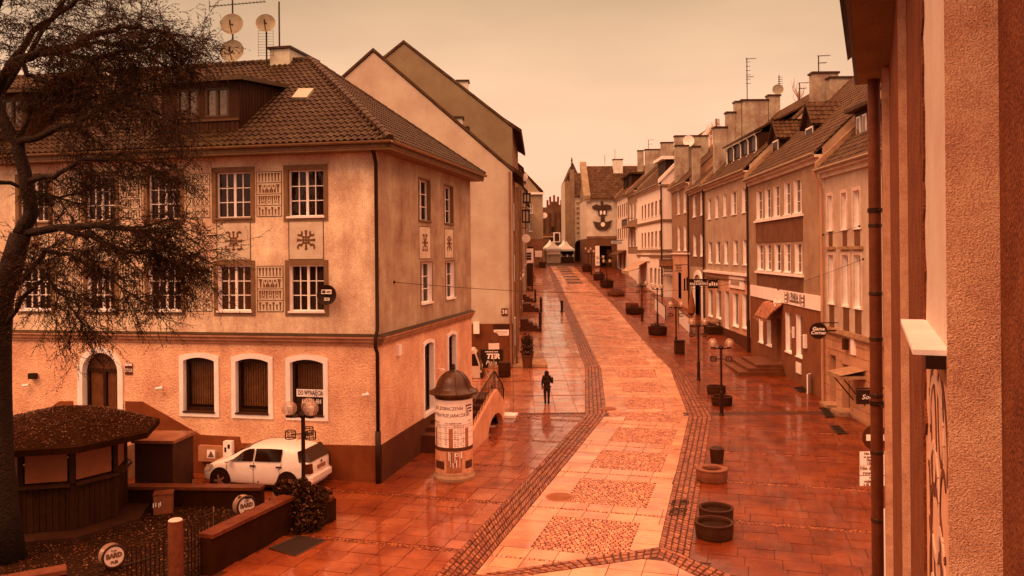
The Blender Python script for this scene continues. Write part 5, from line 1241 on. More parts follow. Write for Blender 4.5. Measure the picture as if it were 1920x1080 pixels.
b = MB(); fT.box(b, q0 + wq * .27, q0 + wq * .73, zc - hh_ * .75, zc - hh_ * .35, .0655, .074); b.build("lower_strip", "r2", sg)
for q in range(9): b = MB(); tq = q0 + wq * (.29 + .048 * q); fT.box(b, tq, tq + wq * .032, zc - hh_ * .66, zc - hh_ * .44, .0745, .08); b.build("print_block", "dark", sg)
for i in (0, 1, 3, 4): window(h2, fT, gh[i], .25, 1, 2, rev="white", sill="white", each=False, ft=.07, pane="paneR", cur="curtain2")
r = gh[2]; b = MB(); fT.box(b, *r, -.35, -.28); d = b.build("door", mat("door_pale", (214, 130, 86), .6, .15, 2, 20, .2, .3), h2); b = MB(); fT.box(b, r[0] + .1, r[1] - .1, r[2] + 1.0, r[3] - .15, -.279, -.27); b.build("pane", "paneR", d)
b = MB(); fT.reveal(b, *r, .3); b.build("reveal", "r2g", d)
# awning above the door: a sagging cloth on a bent frame
aw = thing("door_awning", fT.P(gh[2][0], gh[2][3], .1), "crumpled cloth awning over the door of the banded shop", "awning"); a0, a1 = gh[1][0] + .6, gh[2][1] + .5; zt0 = fT.px(1462, 572)[1]; n = 8; b = MB(); G_ = []
for i in range(n + 1):
    t = a0 + (a1 - a0) * i / n; row_ = []
    for j in range(7):
        f0 = j / 6; o = .05 + .95 * f0; z = zt0 + .1 - .95 * f0 ** 1.7 + .07 * math.sin(i * 1.9 + j) - (.12 if i % 2 else 0) * f0; row_.append(fT.P(t, z, o))
    G_.append(row_)
for i in range(n):
    for j in range(6): b.poly([G_[i][j], G_[i + 1][j], G_[i + 1][j + 1], G_[i][j + 1]])
for i in (0, n):
    for j in range(6): b.poly([G_[i][j], G_[i][j + 1], G_[i][j + 1] - Vector((0, 0, .12))])
b.build("cloth", mat("awning_cloth", (164, 76, 40), .7, .5, 2.5, 20, .3), aw, smooth=True)
b = MB(); b.tube([fT.P(a1, zt0 - .6, .05), fT.P(a1, zt0 - .75, 1.0), fT.P(a0, zt0 - .75, 1.0), fT.P(a0, zt0 - .6, .05)], .025, 5); b.build("frame", "dark", aw)
b = MB(); t, z = fT.px(1464, 568); b.tube([fT.P(t, z, .02), fT.P(t, z + .05, .4)], .09, 8); b.tube([fT.P(t, z + .2, .3), fT.P(t, z - .45, .32)], .07, 8); b.build("floodlight", "white", h2)
st = thing("stone_steps", fT.P(gh[2][0], g(47), 1), "three broad stone steps up to the door of the banded shop", "steps")
z0 = g(48); zd_ = gh[2][2]
for i in range(3):
    b = MB(); e_ = .55 * (2 - i); fT.box(b, gh[1][0] - .3 - e_, gh[2][1] + .35 + e_ * .4, z0 - .3 if i == 0 else z0 + (zd_ - z0) * i / 3 + .002, z0 + (zd_ - z0) * (i + 1) / 3, 0.06, 1.5 + e_); b.build("step", mat("step_stone", (112, 44, 18), .5, .25, 2, 40, .3, wet=.2), st)
b = MB(); r = fT.rect(1494, 680, 1503, 700); fT.box(b, *r, .01, .06); b.build("notice_frame", "white", h2); t, z = fT.px(1512, 640); b = MB(); fT.box(b, t - .12, t + .12, z - .35, z + .35, .001, .15); b.build("lamp_bracket", "white", h2); t, z = fT.px(1489, 623); b = MB(); fT.box(b, t - .09, t + .09, z - .3, z + .3, .001, .1); b.build("intercom", "white", h2)
def hang_disc(f_, px, py, R, label, txt, m="iron"):
    t, z = f_.px(px, py, .9); c = f_.P(t, z, .9); th = thing("hanging_disc_sign", c, label, "sign"); nn = f_.d.to_3d(); 
    nd = Vector((-.25, -1, 0)).normalized(); b = MB(); b.disc(c - nd * .08, nd, R, .16, 28); b.build("disc", m, th); b = MB(); rr_ = Vector((0, 0, 1)).cross(nd) * -1; 
    ring = MB(); u = nd.orthogonal().normalized(); w = nd.cross(u); ring.tube([c + nd * .08 + (u * math.cos(k * .2244) + w * math.sin(k * .2244)) * R for k in range(29)], .03, 5, False); ring.build("rim", "dark", th)
    for i, s_ in enumerate(txt): text(s_, .22, M["white"], c + nd * .086 + UP * (.09 - .18 * i), Vector((0, 0, 1)).cross(nd), UP, th, shear=.2, bold=.006)
    b.tube([c, f_.P(t, z, 0.0)], .04, 6); b.tube([c + UP * R, f_.P(t, z + R, 0)], .025, 5); b.build("bracket", "iron", th)
hang_disc(fT, 1534, 620, .36, "black round hanging sign with pale script at the banded shop house end", ["Game", "Corner"])
cl = thing("pavement_sign", gat(1517, 738), "small white framed board leaning at the foot of the brown wall", "sign board"); q = gat(1517, 738); b = MB(); b.box(q, .5, .06, 1.0, .9); b.build("board", "white", cl); b = MB(); b.box(q + Vector((-.035, -.03, .25)), .36, .03, .6, .9); b.build("poster", "dark", cl)
# roof of the tattoo house: two gabled dormers
def rdormer(h, f_, t0, t1, w, z0, hw, tilem="tile2"):
    fr = Fac((f_.P(0, 0, -w).x, f_.P(0, 0, -w).y), f_.d, f_.n); tc = (t0 + t1) / 2; rz_ = z0 + hw; L = 3.4
    b = MB(); fr.pr(b, [(t0, z0 - 1.2), (t1, z0 - 1.2), (t1, z0 + .1), (tc, rz_), (t0, z0 + .1)], -L, 0); d = b.build("dormer", "wood", h)
    b = MB(); e_ = .22
    for s_, te in ((-1, t0 - e_), (1, t1 + e_)):
        A_ = [fr.P(te, z0 - .12, .25), fr.P(tc, rz_ + .1, .25), fr.P(tc, rz_ + .1, -L - .8), fr.P(te, z0 - .12, -L)]; b.prism(A_, (0, 0, .1))
    b.build("dormer_roof", tilem, d)
    for s_, te in ((-1, t0 - e_), (1, t1 + e_)):
        A_ = fr.P(te, z0 - .0, .25); up_ = fr.P(tc, rz_ + .2, .25) - A_; tiled(d, A_, fr.P(0, 0, -1) - fr.P(0, 0, 0), up_, lambda y, l=up_.length: (0, L) if y < l else None, .3, .36, tilem, 0, .045, 3)
    b = MB(); fr.box(b, t0 + .2, t1 - .2, z0 - 1.0, z0 - .05, .001, .04); wd = b.build("dormer_window", "white", d); b = MB(); fr.box(b, t0 + .3, t1 - .3, z0 - .9, z0 - .15, .0405, .05); b.build("pane", "iron", wd)
ro = lambda w, f_=fT, ze=12.0, rise=6.4, ridge=6.2: ze + .1 + (w + .38) * rise / (ridge + .38)
fq = Fac((fT.P(0, 0, -1.6).x, fT.P(0, 0, -1.6).y), fT.d, fT.n)
ta = fq.px(1452, 262)[0]; tb = fq.px(1512, 236)[0]
rdormer(h2, fT, ta - .2, ta + 1.6, 1.5, fq.px(1452, 262)[1] - .1, 1.0); rdormer(h2, fT, tb - .3, tb + 1.5, 1.6, fq.px(1512, 240)[1], 1.15)
# party walls and stepped chimney stacks along the ridge
cst = mat("stained_stack", (176, 118, 80), .9, .4, 1.0, 12, .5, 1.0)
def stack(h, Y, px0, px1, py, drop, depth=.7):
    a = at(px0, py, Y); c = at(px1, py, Y); b = MB(); b.box(((a.x + c.x) / 2, Y + depth / 2, a.z - drop), c.x - a.x - .01, depth, drop); o = b.build("chimney", cst, h); b = MB(); b.box(((a.x + c.x) / 2, Y + depth / 2, a.z + .002), c.x - a.x + .16, depth + .16, .13); b.build("chimney_cap", "dark", o)
stack(h2, 54, 1524, 1572, 138, 3.2); stack(h2, 53, 1556, 1602, 147, 3.0, .6)
# ---- house with five windows per floor
f_ = FF(c23, c34); up3 = rowof(f_, [(1327, 1333), (1341, 1347), (1356, 1362), (1371, 1381), (1391, 1399)], 373, 411, 1330); lo3 = rowof(f_, [(1328, 1335), (1342, 1350), (1358, 1365), (1375, 1383), (1393, 1401)], 454, 493, 1331)
zs3 = f_.px(1365, 513)[1]; g3 = [f_.rect(1328, 543, 1336, 593), f_.rect(1343, 545, 1352, 597), f_.rect(1359, 546, 1367, 618), f_.rect(1374, 550, 1385, 612), f_.rect(1392, 552, 1404, 616)]
h3, f3, L3 = rhouse("five_window_house", "light plaster house with five windows per floor and arched shop windows", c23, c34, 12.75, "r3", up3 + lo3, "r3g", zs3, g3, 6.0, 6.2, single=60)
wins(h3, f3, up3 + lo3, 2, 2, True)
b = MB(); f3.box(b, .05, L3 - .35, zs3 - .05, zs3 + .12, .001, .22); b.build("string_course", "white", h3); b = MB(); f3.box(b, .05, L3 - .35, zs3 - .45, zs3 - .35, .001, .1); b.build("string_course", "surround", h3)
for i in (0, 1, 3, 4): window(h3, f3, g3[i], .25, 2, 1, rev="white", sill="white", each=False, ft=.08, pane="paneR", cur="curtain2")
r = g3[2]; b = MB(); f3.box(b, *r, -.4, -.3); d = b.build("door", "wood", h3); b = MB(); f3.reveal(b, *r, .35); b.build("reveal", "white", d)
b = MB(); f3.box(b, .02, L3, g(62) - 1.2, g(55) + 1.0, .001, .05); b.build("plinth", mat("plinth_maroon", (92, 32, 8), .8, .2, 1, 20, .3, .3), h3)
r = f3.rect(1369, 519, 1397, 541); b = MB(); f3.box(b, r[0], r[1], r[2], r[3], .001, .1); p = b.build("shop_board", "white", h3); b = MB(); f3.box(b, r[0] + .6, r[1] - 1.2, (r[2] + r[3]) / 2 - .2, (r[2] + r[3]) / 2 + .2, .1005, .11); b.build("board_print", "r3", p)
b = MB(); b.tube([f3.P(L3 - .15, 12.8, .12), f3.P(L3 - .15, g(55), .12)], .075, 8); b.tube([f3.P(L3 - .15, g(55) + 2.2, .12), f3.P(L3 - .15, g(55), .12)], .11, 8); b.build("rain_pipe", "dark", h3)
# long dormer with brackets of rain pipes
t0, t1 = 3.0, L3 - 2.0; w0 = 1.2; zb3 = 12.75 + .1 + (w0 + .38) * 6.2 / 6.38; b = MB(); fq3 = Fac((f3.P(0, 0, -w0).x, f3.P(0, 0, -w0).y), f3.d, f3.n); fq3.box(b, t0, t1, zb3 - .3, zb3 + 1.25, -2.2, 0); dm = b.build("long_dormer", "wood", h3)
b = MB(); b.prism([fq3.P(t0 - .2, zb3 + 1.25, .35), fq3.P(t1 + .2, zb3 + 1.25, .35), fq3.P(t1 + .2, zb3 + 3.0, -3.2), fq3.P(t0 - .2, zb3 + 3.0, -3.2)], (0, 0, .14)); b.build("dormer_roof", "tile2", dm)
for i in range(5): t = t0 + .3 + (t1 - t0 - .6) * i / 4; b = MB(); b.tube([fq3.P(t, zb3 + 1.2, .3), fq3.P(t, zb3 + .95, .1), fq3.P(t, zb3 - .1, .1), fq3.P(t, zb3 - .15, .25)], .05, 6); b.build("dormer_pipe", "white", dm)
for i in range(4): t = t0 + .8 + (t1 - t0 - 1.6) * i / 3.4; b = MB(); fq3.box(b, t, t + .9, zb3 + .15, zb3 + 1.1, .001, .03); b.build("dormer_window", "iron", dm)
# ---- two narrow houses
f_ = FF(c34, c45); u4 = rowof(f_, [(1299, 1305.5), (1313, 1319)], 366, 407, 1302); l4 = rowof(f_, [(1300, 1306), (1313, 1319)], 440, 480, 1302); zg4 = f_.px(1305, 500)[1]; d4 = f_.rect(1304, 536, 1316, 590); d4 = (d4[0], d4[1], g(73) - .1, d4[3])
h4, f4, L4 = rhouse("narrow_brown_house", "narrow dark brown house with two windows per floor and pale doorway", c34, c45, 12.9, "r4", u4 + l4, "r3", zg4, [d4], 6, 6)
wins(h4, f4, u4 + l4, 2, 2); b = MB(); f4.box(b, *d4, -.4, -.3); b.build("door", "wood", h4)
b = MB()
ia = arch_pts(d4[0] - .2, d4[1] + .2, d4[3] + .1, .9, 9); oa = arch_pts(d4[0] - .55, d4[1] + .55, d4[3] + .1, 1.3, 9)
for k in range(8): f4.pr(b, [ia[k], ia[k + 1], oa[k + 1], oa[k]], .001, .12)
f4.box(b, d4[0] - .55, d4[0] - .2, d4[2], d4[3] + .1, .001, .12); f4.box(b, d4[1] + .2, d4[1] + .55, d4[2], d4[3] + .1, .001, .12); b.build("door_surround", "white", h4)
b = MB(); b.tube([f4.P(L4 - .1, 12.9, .15), f4.P(L4 - .1, g(69), .15)], .08, 8); b.build("rain_pipe", "dark", h4)
f_ = FF(c45, c56); u5 = rowof(f_, [(1270, 1275.5), (1281.5, 1287)], 356, 402, 1273); l5 = rowof(f_, [(1270.5, 1275.5), (1282, 1287)], 424, 470, 1273); zg5 = f_.px(1277, 476)[1]; d5 = [f_.rect(1272, 511, 1277.5, 560), f_.rect(1282, 522, 1285, 545), f_.rect(1287, 520, 1290, 545)]
h5, f5, L5 = rhouse("mid_brown_house", "brown house with two windows per floor beside the cream gable", c45, c56, 13.9, "r5", u5 + l5, "r3g", zg5, d5, 6, 6)
wins(h5, f5, u5 + l5, 2, 2)
for r in d5: b = MB(); f5.box(b, *r, -.3, -.2); b.build("door", "wood", h5)
b = MB(); f5.box(b, 0, L5, zg5 - .05, zg5 + .1, .001, .15); b.build("string_course", "white", h5)
b = MB(); b.tube([f5.P(L5 - .1, 13.9, .15), f5.P(L5 - .1, g(77), .15)], .09, 8); b.build("rain_pipe", "dark", h5)
stack(h5, 86.6, 1266, 1328, 256, 5); stack(h5, 85.6, 1267, 1291, 274, 5, .6); stack(h4, 76, 1299, 1313, 276, 4, .6)
for x0_, x1_, y_, d_ in ((1340, 1363, 240, 4.5), (1363, 1379, 212, 5.5), (1379, 1390, 192, 6), (1391, 1440, 189, 7), (1441, 1463, 180, 5)): stack(h3, 68.2, x0_, x1_, y_, d_)
# ---- the cream house, standing forward, and two more
c6n = Vector((16.05, 88.0)); c6f = Vector((15.9, 104.0)); c7f = Vector((16.1, 114)); c8f = Vector((16.2, 126.5))
f_ = FF(c6n, c6f); u6 = rowof(f_, [(1203, 1205.5), (1208.6, 1211.5), (1215, 1218), (1221, 1225), (1228.5, 1232), (1236, 1239.5)], 380, 407, 1221); l6 = rowof(f_, [(1203, 1205.5), (1208.6, 1211.5), (1215, 1218), (1221, 1225), (1228.5, 1232), (1236, 1239.5)], 435, 464, 1221)
zg6 = f_.px(1221, 480)[1]; g6 = rowof(f_, [(1219, 1223), (1227, 1231), (1234, 1237.5)], 503, 533, 1228)
h6, f6, L6 = rhouse("cream_house", "cream house with end gable towards the camera and two rows of six windows", c6n, c6f, 14.6, "r6", u6 + l6, "r6", zg6, g6, 6.2, 6.6, fire=False)
wins(h6, f6, u6 + l6 + g6, 1, 2, pane="pane", rev="r7", cur="curtain")
b = MB()
for zz in (u6[0][2] - .75, l6[0][2] - .5, zg6 - .1): f6.box(b, 0, L6, zz, zz + .25, .001, .14)
b.build("string_course", "surround", h6)
gE = Fac((16.05, 88.0), (1, 0), (0, -1)); b = MB()
for zz in (u6[0][2] - .75, l6[0][2] - .5, zg6 - .1, 14.4): gE.box(b, .0, 1.2, zz, zz + .25, .002, .12)
b.build("gable_band", "surround", h6); b = MB(); b.tube([gE.P(-.05, 14.5, .1), gE.P(-.05, g(88), .1)], .08, 6); b.build("rain_pipe", "dark", h6)
b = MB(); b.hexa([gE.P(-.3, 14.75, .15), gE.P(6.2, 21.2, .15), gE.P(6.2, 21.2, -.25), gE.P(-.3, 14.75, -.25), gE.P(-.3, 15.2, .15), gE.P(6.2, 21.7, .15), gE.P(6.2, 21.7, -.25), gE.P(-.3, 15.2, -.25)]); b.build("gable_coping", "r6", h6)
for tt in (4.5,):
    fq6 = Fac((f6.P(0, 0, -1).x, f6.P(0, 0, -1).y), f6.d, f6.n); b = MB(); fq6.box(b, L6 - 7, L6 - 2.5, 15.4, 17.6, -3.5, 0); d = b.build("dormer", "wood", h6); b = MB(); fq6.box(b, L6 - 7.3, L6 - 2.2, 17.6, 17.95, -4, .5); b.build("dormer_roof", "white", d)
stack(h6, 103, 1240, 1263, 268, 6)
f_ = FF(c6f, c7f); u7 = rowof(f_, [(1180, 1183), (1186, 1189), (1192, 1195)], 380, 412, 1187); l7 = rowof(f_, [(1180, 1183), (1186, 1189), (1192, 1195)], 430, 462, 1187)
h7, f7, L7 = rhouse("ochre_house", "ochre house with small balcony between the cream and the light house", c6f, c7f, 15.2, "r7", u7 + l7, "r8", f_.px(1187, 476)[1], [], 6, 6); wins(h7, f7, u7 + l7, 1, 2, pane="pane", rev="revealw")
b = MB(); z7 = u7[0][2] - .3; f7.box(b, 2.0, 8.0, z7 - .7, z7 - .5, .001, 1.1); bal = b.build("balcony", "conc", h7); b = MB(); b.tube([f7.P(2, z7 + .4, .03), f7.P(2, z7 + .4, 1.05), f7.P(8, z7 + .4, 1.05), f7.P(8, z7 + .4, .03)], .04, 5)
for i in range(13): b.tube([f7.P(2 + .5 * i, z7 - .5, 1.05), f7.P(2 + .5 * i, z7 + .4, 1.05)], .025, 4)
b.build("railing", "iron", bal)
f_ = FF(c7f, c8f); sp8 = [(1154.5 + i * 3.9, 1156.6 + i * 3.9) for i in range(6)]; u8 = rowof(f_, sp8, 384, 408, 1165); l8 = rowof(f_, sp8, 428, 448, 1165); g8 = rowof(f_, [(1156, 1159), (1162, 1165), (1169, 1172)], 478, 504, 1165)
h8, f8, L8 = rhouse("light_house", "light plaster house beside the relief house with dark scalloped awning", c7f, c8f, 15.5, "r8", u8 + l8, "r8", f_.px(1165, 455)[1], g8, 6, 6.2); wins(h8, f8, u8 + l8 + g8, 1, 2, pane="pane", rev="r7", cur="curtain")
fq8 = Fac((f8.P(0, 0, -.8).x, f8.P(0, 0, -.8).y), f8.d, f8.n); b = MB(); fq8.box(b, 2, 6, 16.2, 18.4, -3, 0); fq8.box(b, 7.5, 11, 16.2, 18.4, -3, 0); d = b.build("dormer", "wood", h8); b = MB(); fq8.box(b, 1.7, 6.3, 18.4, 18.7, -3.5, .4); fq8.box(b, 7.2, 11.3, 18.4, 18.7, -3.5, .4); b.build("dormer_roof", "tile2", d)
stack(h8, 125, 1196, 1207, 283, 5); stack(h7, 113, 1210, 1240, 281, 5)
# shop fittings of the far part
def awn(f_, t0, t1, z, o, drop, label, m, name="shop_awning"):
    th = thing(name, f_.P(t0, z, 0), label, "awning"); n = 9
    for i in range(n):
        a, c = t0 + (t1 - t0) * i / n, t0 + (t1 - t0) * (i + 1) / n; b = MB(); b.poly([f_.P(a, z, .02), f_.P(c, z, .02), f_.P(c, z - drop, o), f_.P(a, z - drop, o)]); b.poly([f_.P(a, z - drop, o), f_.P(c, z - drop, o), f_.P(c, z - drop - .3, o), f_.P((a + c) / 2, z - drop - .42, o), f_.P(a, z - drop - .3, o)]); b.build("cloth_strip", m, th)
    for t in (t0, t1): b = MB(); b.tube([f_.P(t, z - drop, o), f_.P(t, z - .6, .02)], .03, 4); b.build("arm", "dark", th)
awn(f8, 1.0, L8 - 1.5, f8.px(1165, 469)[1], 1.4, .6, "dark scalloped awning on the light house", mat("awning_dark", (92, 44, 20), .8, .2)); awn(f6, 1.2, 7.0, f6.px(1207, 489)[1], 2.2, 1.2, "slanted pale awning at the far end of the cream house", mat("awning_tan", (190, 116, 74), .8, .2))
z = f6.px(1221, 482)[1]; b = MB(); f6.box(b, 3, 9, z - .5, z + .3, .001, .12); b.build("shop_board", "white", h6)
# oval sign, lettered panel, hanging boards
def hang_board(px0, py0, px1, py1, Y, label, txts, name="hanging_board_sign", m="wood", tm="white", size=.3):
    a = at(px0, py0, Y); c = at(px1, py1, Y); th = thing(name, (c.x, Y, c.z), label, "sign"); b = MB(); b.box(((a.x + c.x) / 2, Y, c.z), c.x - a.x, .14, a.z - c.z); bd = b.build("board", m, th)
    b = MB()
    for z in (a.z, c.z): b.box(((a.x + c.x) / 2, Y - .0, z - .03), c.x - a.x + .1, .2, .07)
    b.build("frame", "iron", th); b = MB(); b.tube([(c.x, Y, a.z + .04), (c.x + 1.2, Y, a.z + .04)], .03, 5); b.build("bracket", "iron", th)
    for i, s_ in enumerate(txts):
        if s_ == "#":           # lettering too far away to read: small blocks of print
            n_ = max(3, int((c.x - a.x) / .16)); z_ = a.z - (a.z - c.z) * (i + .5) / len(txts); hh = (a.z - c.z) / len(txts) * .26
            for q in range(n_): pb = MB(); pb.box((a.x + (c.x - a.x) * (q + .6) / (n_ + .2), Y - .078, z_ - hh * random.uniform(.6, 1)), (c.x - a.x) / n_ * random.uniform(.4, .75), .012, hh * random.uniform(1.2, 2)); pb.build("print_block", tm, th)
            continue
        text(s_, size, M[tm], ((a.x + c.x) / 2, Y - .075, a.z - (a.z - c.z) * (i + .5) / len(txts)), RT, UP, th, sx=.92, bold=.006)
hang_board(1293, 524, 1326, 535, 66, "brown hanging board with two lines of lettering over the narrow doorway", ["GRILL", "BAŁKAŃSKI"], size=.30)
hang_board(1328, 525, 1346, 540, 64, "smaller brown hanging board with pale emblem beside the lettered board", ["#"], size=.26)
hang_board(1236, 487, 1262, 500, 87, "dark oval looking sign board above the lettered white panel", [], size=.4, m="rowwall")
hang_board(1244, 501, 1264, 517, 87.4, "white panel with rows of dark lettering on the cream gable", ["#", "#", "#"], size=.34, m="white", tm="dark")
hang_board(1146, 451, 1166, 457, 118, "pale horizontal board on the light house", ["#"], size=.4, m="tent", tm="dark")
hang_board(1266, 497, 1278, 508, 78, "pale wall sign letters on the brown house", ["GiGi"], size=.3, m="r3g", tm="dark")
# ---- pale shop house next to us
f_ = FF(c01, c12); zs1 = (f_.px(1550, 612)[1] + f_.px(1600, 640)[1]) / 2; u1 = rowof(f_, [(1553, 1561), (1579, 1588), (1601, 1613)], 367, 432, 1557); l1 = rowof(f_, [(1554, 1564), (1580, 1592), (1602, 1615)], 478, 569, 1559)
g1_ = [f_.rect(1556.5, 666, 1568, 746), f_.rect(1579.5, 684, 1594, 768)]; g1_ = [(r[0], r[1], .25, r[3]) for r in g1_]; sh = f_.rect(1604, 705, 1618, 790)
h1, f1r, L1 = rhouse("pale_shop_house", "pale stained house with rusticated ground floor behind the rain pipe", c01, c12, 11.15, "r1", u1 + l1, "r1g", zs1, g1_, 6.2, 6.2, single=40)
wins(h1, f1r, u1 + l1, 1, 2, True)
for r in u1 + l1:
    b = MB()
    for a, c in ((r[0] - .16, r[0] - .002), (r[1] + .002, r[1] + .16)): f1r.box(b, a, c, r[2] - .05, r[3] + .16, .001, .05)
    f1r.box(b, r[0] - .002, r[1] + .002, r[3] + .002, r[3] + .16, .001, .05); b.build("window_surround", mat("surround_pale", (232, 152, 108), .8, .15, 2, 20, .2, .4), h1)
for r in l1: b = MB(); f1r.box(b, r[0] - .25, r[1] + .25, r[3] + .25, r[3] + .38, .001, .16); b.build("window_hood", "conc", h1); b = MB(); f1r.box(b, r[0] + .05, r[1] - .05, r[2] - 1.3, r[2] - .06, .001, .02); b.build("apron_panel", "apron_dark" if "apron_dark" in M else MATS["apron_dark"], h1)
for r in u1: b = MB(); f1r.box(b, r[0] + .05, r[1] - .05, r[2] - .75, r[2] - .06, .001, .02); b.build("apron_panel", MATS["apron_dark"], h1)
for k, (z, o) in enumerate(((zs1 - .12, .10), (zs1 + .0, .2), (zs1 + .1, .14))): b = MB(); f1r.box(b, 0, L1, z, z + .099, .001, o); b.build("cornice", "conc", h1)
zz = .15
j = 0
while zz < zs1 - .3:
    hgt = .44; ts = [(0, L1)]
    holes = [q for q in g1_ if q[2] - .05 < zz + hgt and q[3] + .1 > zz]; cuts = [0.02]
    t = .02; off = .6 if j % 2 else 0; seg_ = []
    while t < L1 - .02:
        e_ = min(L1 - .02, t + (1.25 if t > .1 else 1.25 - off)); a, c = t, e_ - .03
        for q in holes:
            if a < q[1] + .02 and c > q[0] - .02:
                if a < q[0] - .1: seg_.append((a, q[0] - .03))
                a = max(a, q[1] + .03)
        if c - a > .06: seg_.append((a, c))
        t = e_
    for a, c in seg_: b = MB(); f1r.box(b, a, c, zz, zz + hgt - .035, .001, .03); b.build("stone_block", "r1g", h1)
    zz += hgt; j += 1
for r in g1_:
    b = MB(); f1r.box(b, *r, -.35, -.28); d = b.build("shop_door", mat("door_brown", (112, 46, 18), .5, .2, 3, 20, .1, .4), h1); b = MB(); f1r.box(b, r[0] + .1, r[1] - .1, r[3] - .75, r[3] - .35, -.279, -.26); b.build("sticker", "white", d); b = MB(); f1r.reveal(b, *r, .3); b.build("reveal", "r1g", d); b = MB(); f1r.box(b, r[0] - .1, r[1] + .1, .02, .24, .001, .5); b.build("step", "conc", d)
r = f1r.rect(1599, 690, 1625, 702); b = MB(); f1r.box(b, r[0], r[1], r[2] - .1, r[2] + .02, .001, 1.1); b.poly([f1r.P(r[0], r[2] + .05, 1.1), f1r.P(r[1], r[2] + .05, 1.1), f1r.P(r[1], r[3], .02), f1r.P(r[0], r[3], .02)]); hd = b.build("door_hood", "conc", h1); b = MB()
for t in (r[0] + .1, r[1] - .1): b.tube([f1r.P(t, r[2], 1.0), f1r.P(t, r[2] - 1.2, .04)], .03, 5)
b.build("hood_bracket", "dark", hd)
t, z = f1r.px(1591, 645); b = MB(); f1r.box(b, t - .12, t + .12, z - .25, z + .25, .03, .25); b.build("wall_lamp", "dark", h1); t, z = f1r.px(1603, 650); b = MB(); f1r.box(b, t - .2, t + .2, z - .35, z + .35, .03, .12); b.build("meter_box", "white", h1)
a = at(1606, 731, 29.0); c = at(1650, 757, 29.0); sg = thing("projecting_shop_sign", (a.x, 29.0, c.z), "square black projecting sign with pale script on the pale shop house", "sign"); b = MB(); b.box(((a.x + c.x) / 2, 29.0, c.z), c.x - a.x, .14, a.z - c.z); b.build("board", "iron", sg); text("Sou", .24, M["white"], ((a.x + c.x) / 2 - .08, 28.925, (a.z + c.z) / 2), RT, UP, sg, shear=.3, sx=1.05); b = MB(); b.tube([(a.x, 29, a.z + .05), (15.2, 29, a.z + .05)], .03, 5); b.build("bracket", "iron", sg)
b = MB(); b.tube([f1r.P(.2, 11.2, .5), f1r.P(.2, 10.7, .3), f1r.P(.2, 10.4, .14), f1r.P(.2, .05, .14)], .075, 8); b.build("rain_pipe", "r1g", h1)
# roof dormer of the pale house (partly behind our eaves)
fq1 = Fac((f1r.P(0, 0, -1.3).x, f1r.P(0, 0, -1.3).y), f1r.d, f1r.n); td = fq1.px(1603, 230)[0]; zd1 = fq1.px(1603, 212)[1]
b = MB(); fq1.box(b, td, td + 2.4, zd1 - 2.4, zd1, -3, 0); d = b.build("dormer", "wood", h1); b = MB(); fq1.box(b, td - .3, td + 2.7, zd1 + .002, zd1 + .18, -3.5, .4); b.build("dormer_roof", "tile2", d)
for i in range(3): b = MB(); fq1.box(b, td + .25 + .72 * i, td + .75 + .72 * i, zd1 - 1.5, zd1 - .25, .001, .05); w_ = b.build("dormer_window", "white", d); b = MB(); fq1.box(b, td + .31 + .72 * i, td + .69 + .72 * i, zd1 - 1.42, zd1 - .33, .0505, .06); b.build("pane", "paneR", w_)
# roof aerials of the right row
def aerial(px, pyb, pyt, Y, label, bars=True, comb=False, dish=False):
    p = at(px, pyb, Y); q = at(px, pyt, Y); th = thing("roof_aerial", p, label, "antenna"); b = MB(); b.tube([p - UP * .3, (p.x, Y, q.z)], .04, 5); b.build("mast", "dark", th); h_ = q.z - p.z
    b = MB()
    if bars:
        for k, L in ((.97, 0.5), (.55, .35)): b.tube([(p.x - L * .2, Y, p.z + h_ * k), (p.x + L * 1.6, Y, p.z + h_ * k + .05)], .022, 4); [b.tube([(p.x + L * (.2 + .35 * i), Y - .2, p.z + h_ * k), (p.x + L * (.2 + .35 * i), Y + .2, p.z + h_ * k)], .014, 3) for i in range(4)]
    if comb:
        for k in range(6): b.tube([(p.x - .1, Y, p.z + h_ * (.4 + .1 * k)), (p.x + .3, Y, p.z + h_ * (.4 + .1 * k))], .02, 4)
    b.build("crossbars", "dark", th)
    if dish: b = MB(); dish_geo(b, p + Vector((-.2, -.3, .5)), Vector((-.3, -1, .2)), .45, 18); b.build("dish", MATS["dish_grey"], th, smooth=True)
aerial(1401, 189, 108, 68.5, "tall thin roof aerial on the long stained chimney stack", True, True); aerial(1461, 180, 141, 68.5, "comb aerial with dish on the high end of the stained stack", False, True, True); aerial(1535, 136, 104, 54.3, "short mast aerial on the highest stack by our eaves"); aerial(1499, 180, 155, 60, "small aerial behind the tiled ridge"); aerial(1216, 281, 262, 113.3, "thin aerial on the ochre house stack"); aerial(1153, 298, 280, 132, "thin pole aerial on the relief house roof", False, False); aerial(1134, 305, 290, 131, "short thin pole on the relief house ridge", False, False); aerial(1343, 240, 222, 68.5, "small aerial on the narrow house stack", False, True)
for px_, py_, R_, Y_ in ((1291, 264, .42, 86.2),): 
    c = at(px_, py_, Y_); th = thing("roof_dish", c, "pale round dish on the stained chimney of the brown house", "satellite dish"); b = MB(); dish_geo(b, c, (-.1, -1, .1), .6, 20); b.build("reflector", "white", th, smooth=True); b = MB(); b.tube([c + Vector((0, .1, 0)), c + Vector((0, .4, -1))], .04, 5); b.build("bracket", "dark", th)
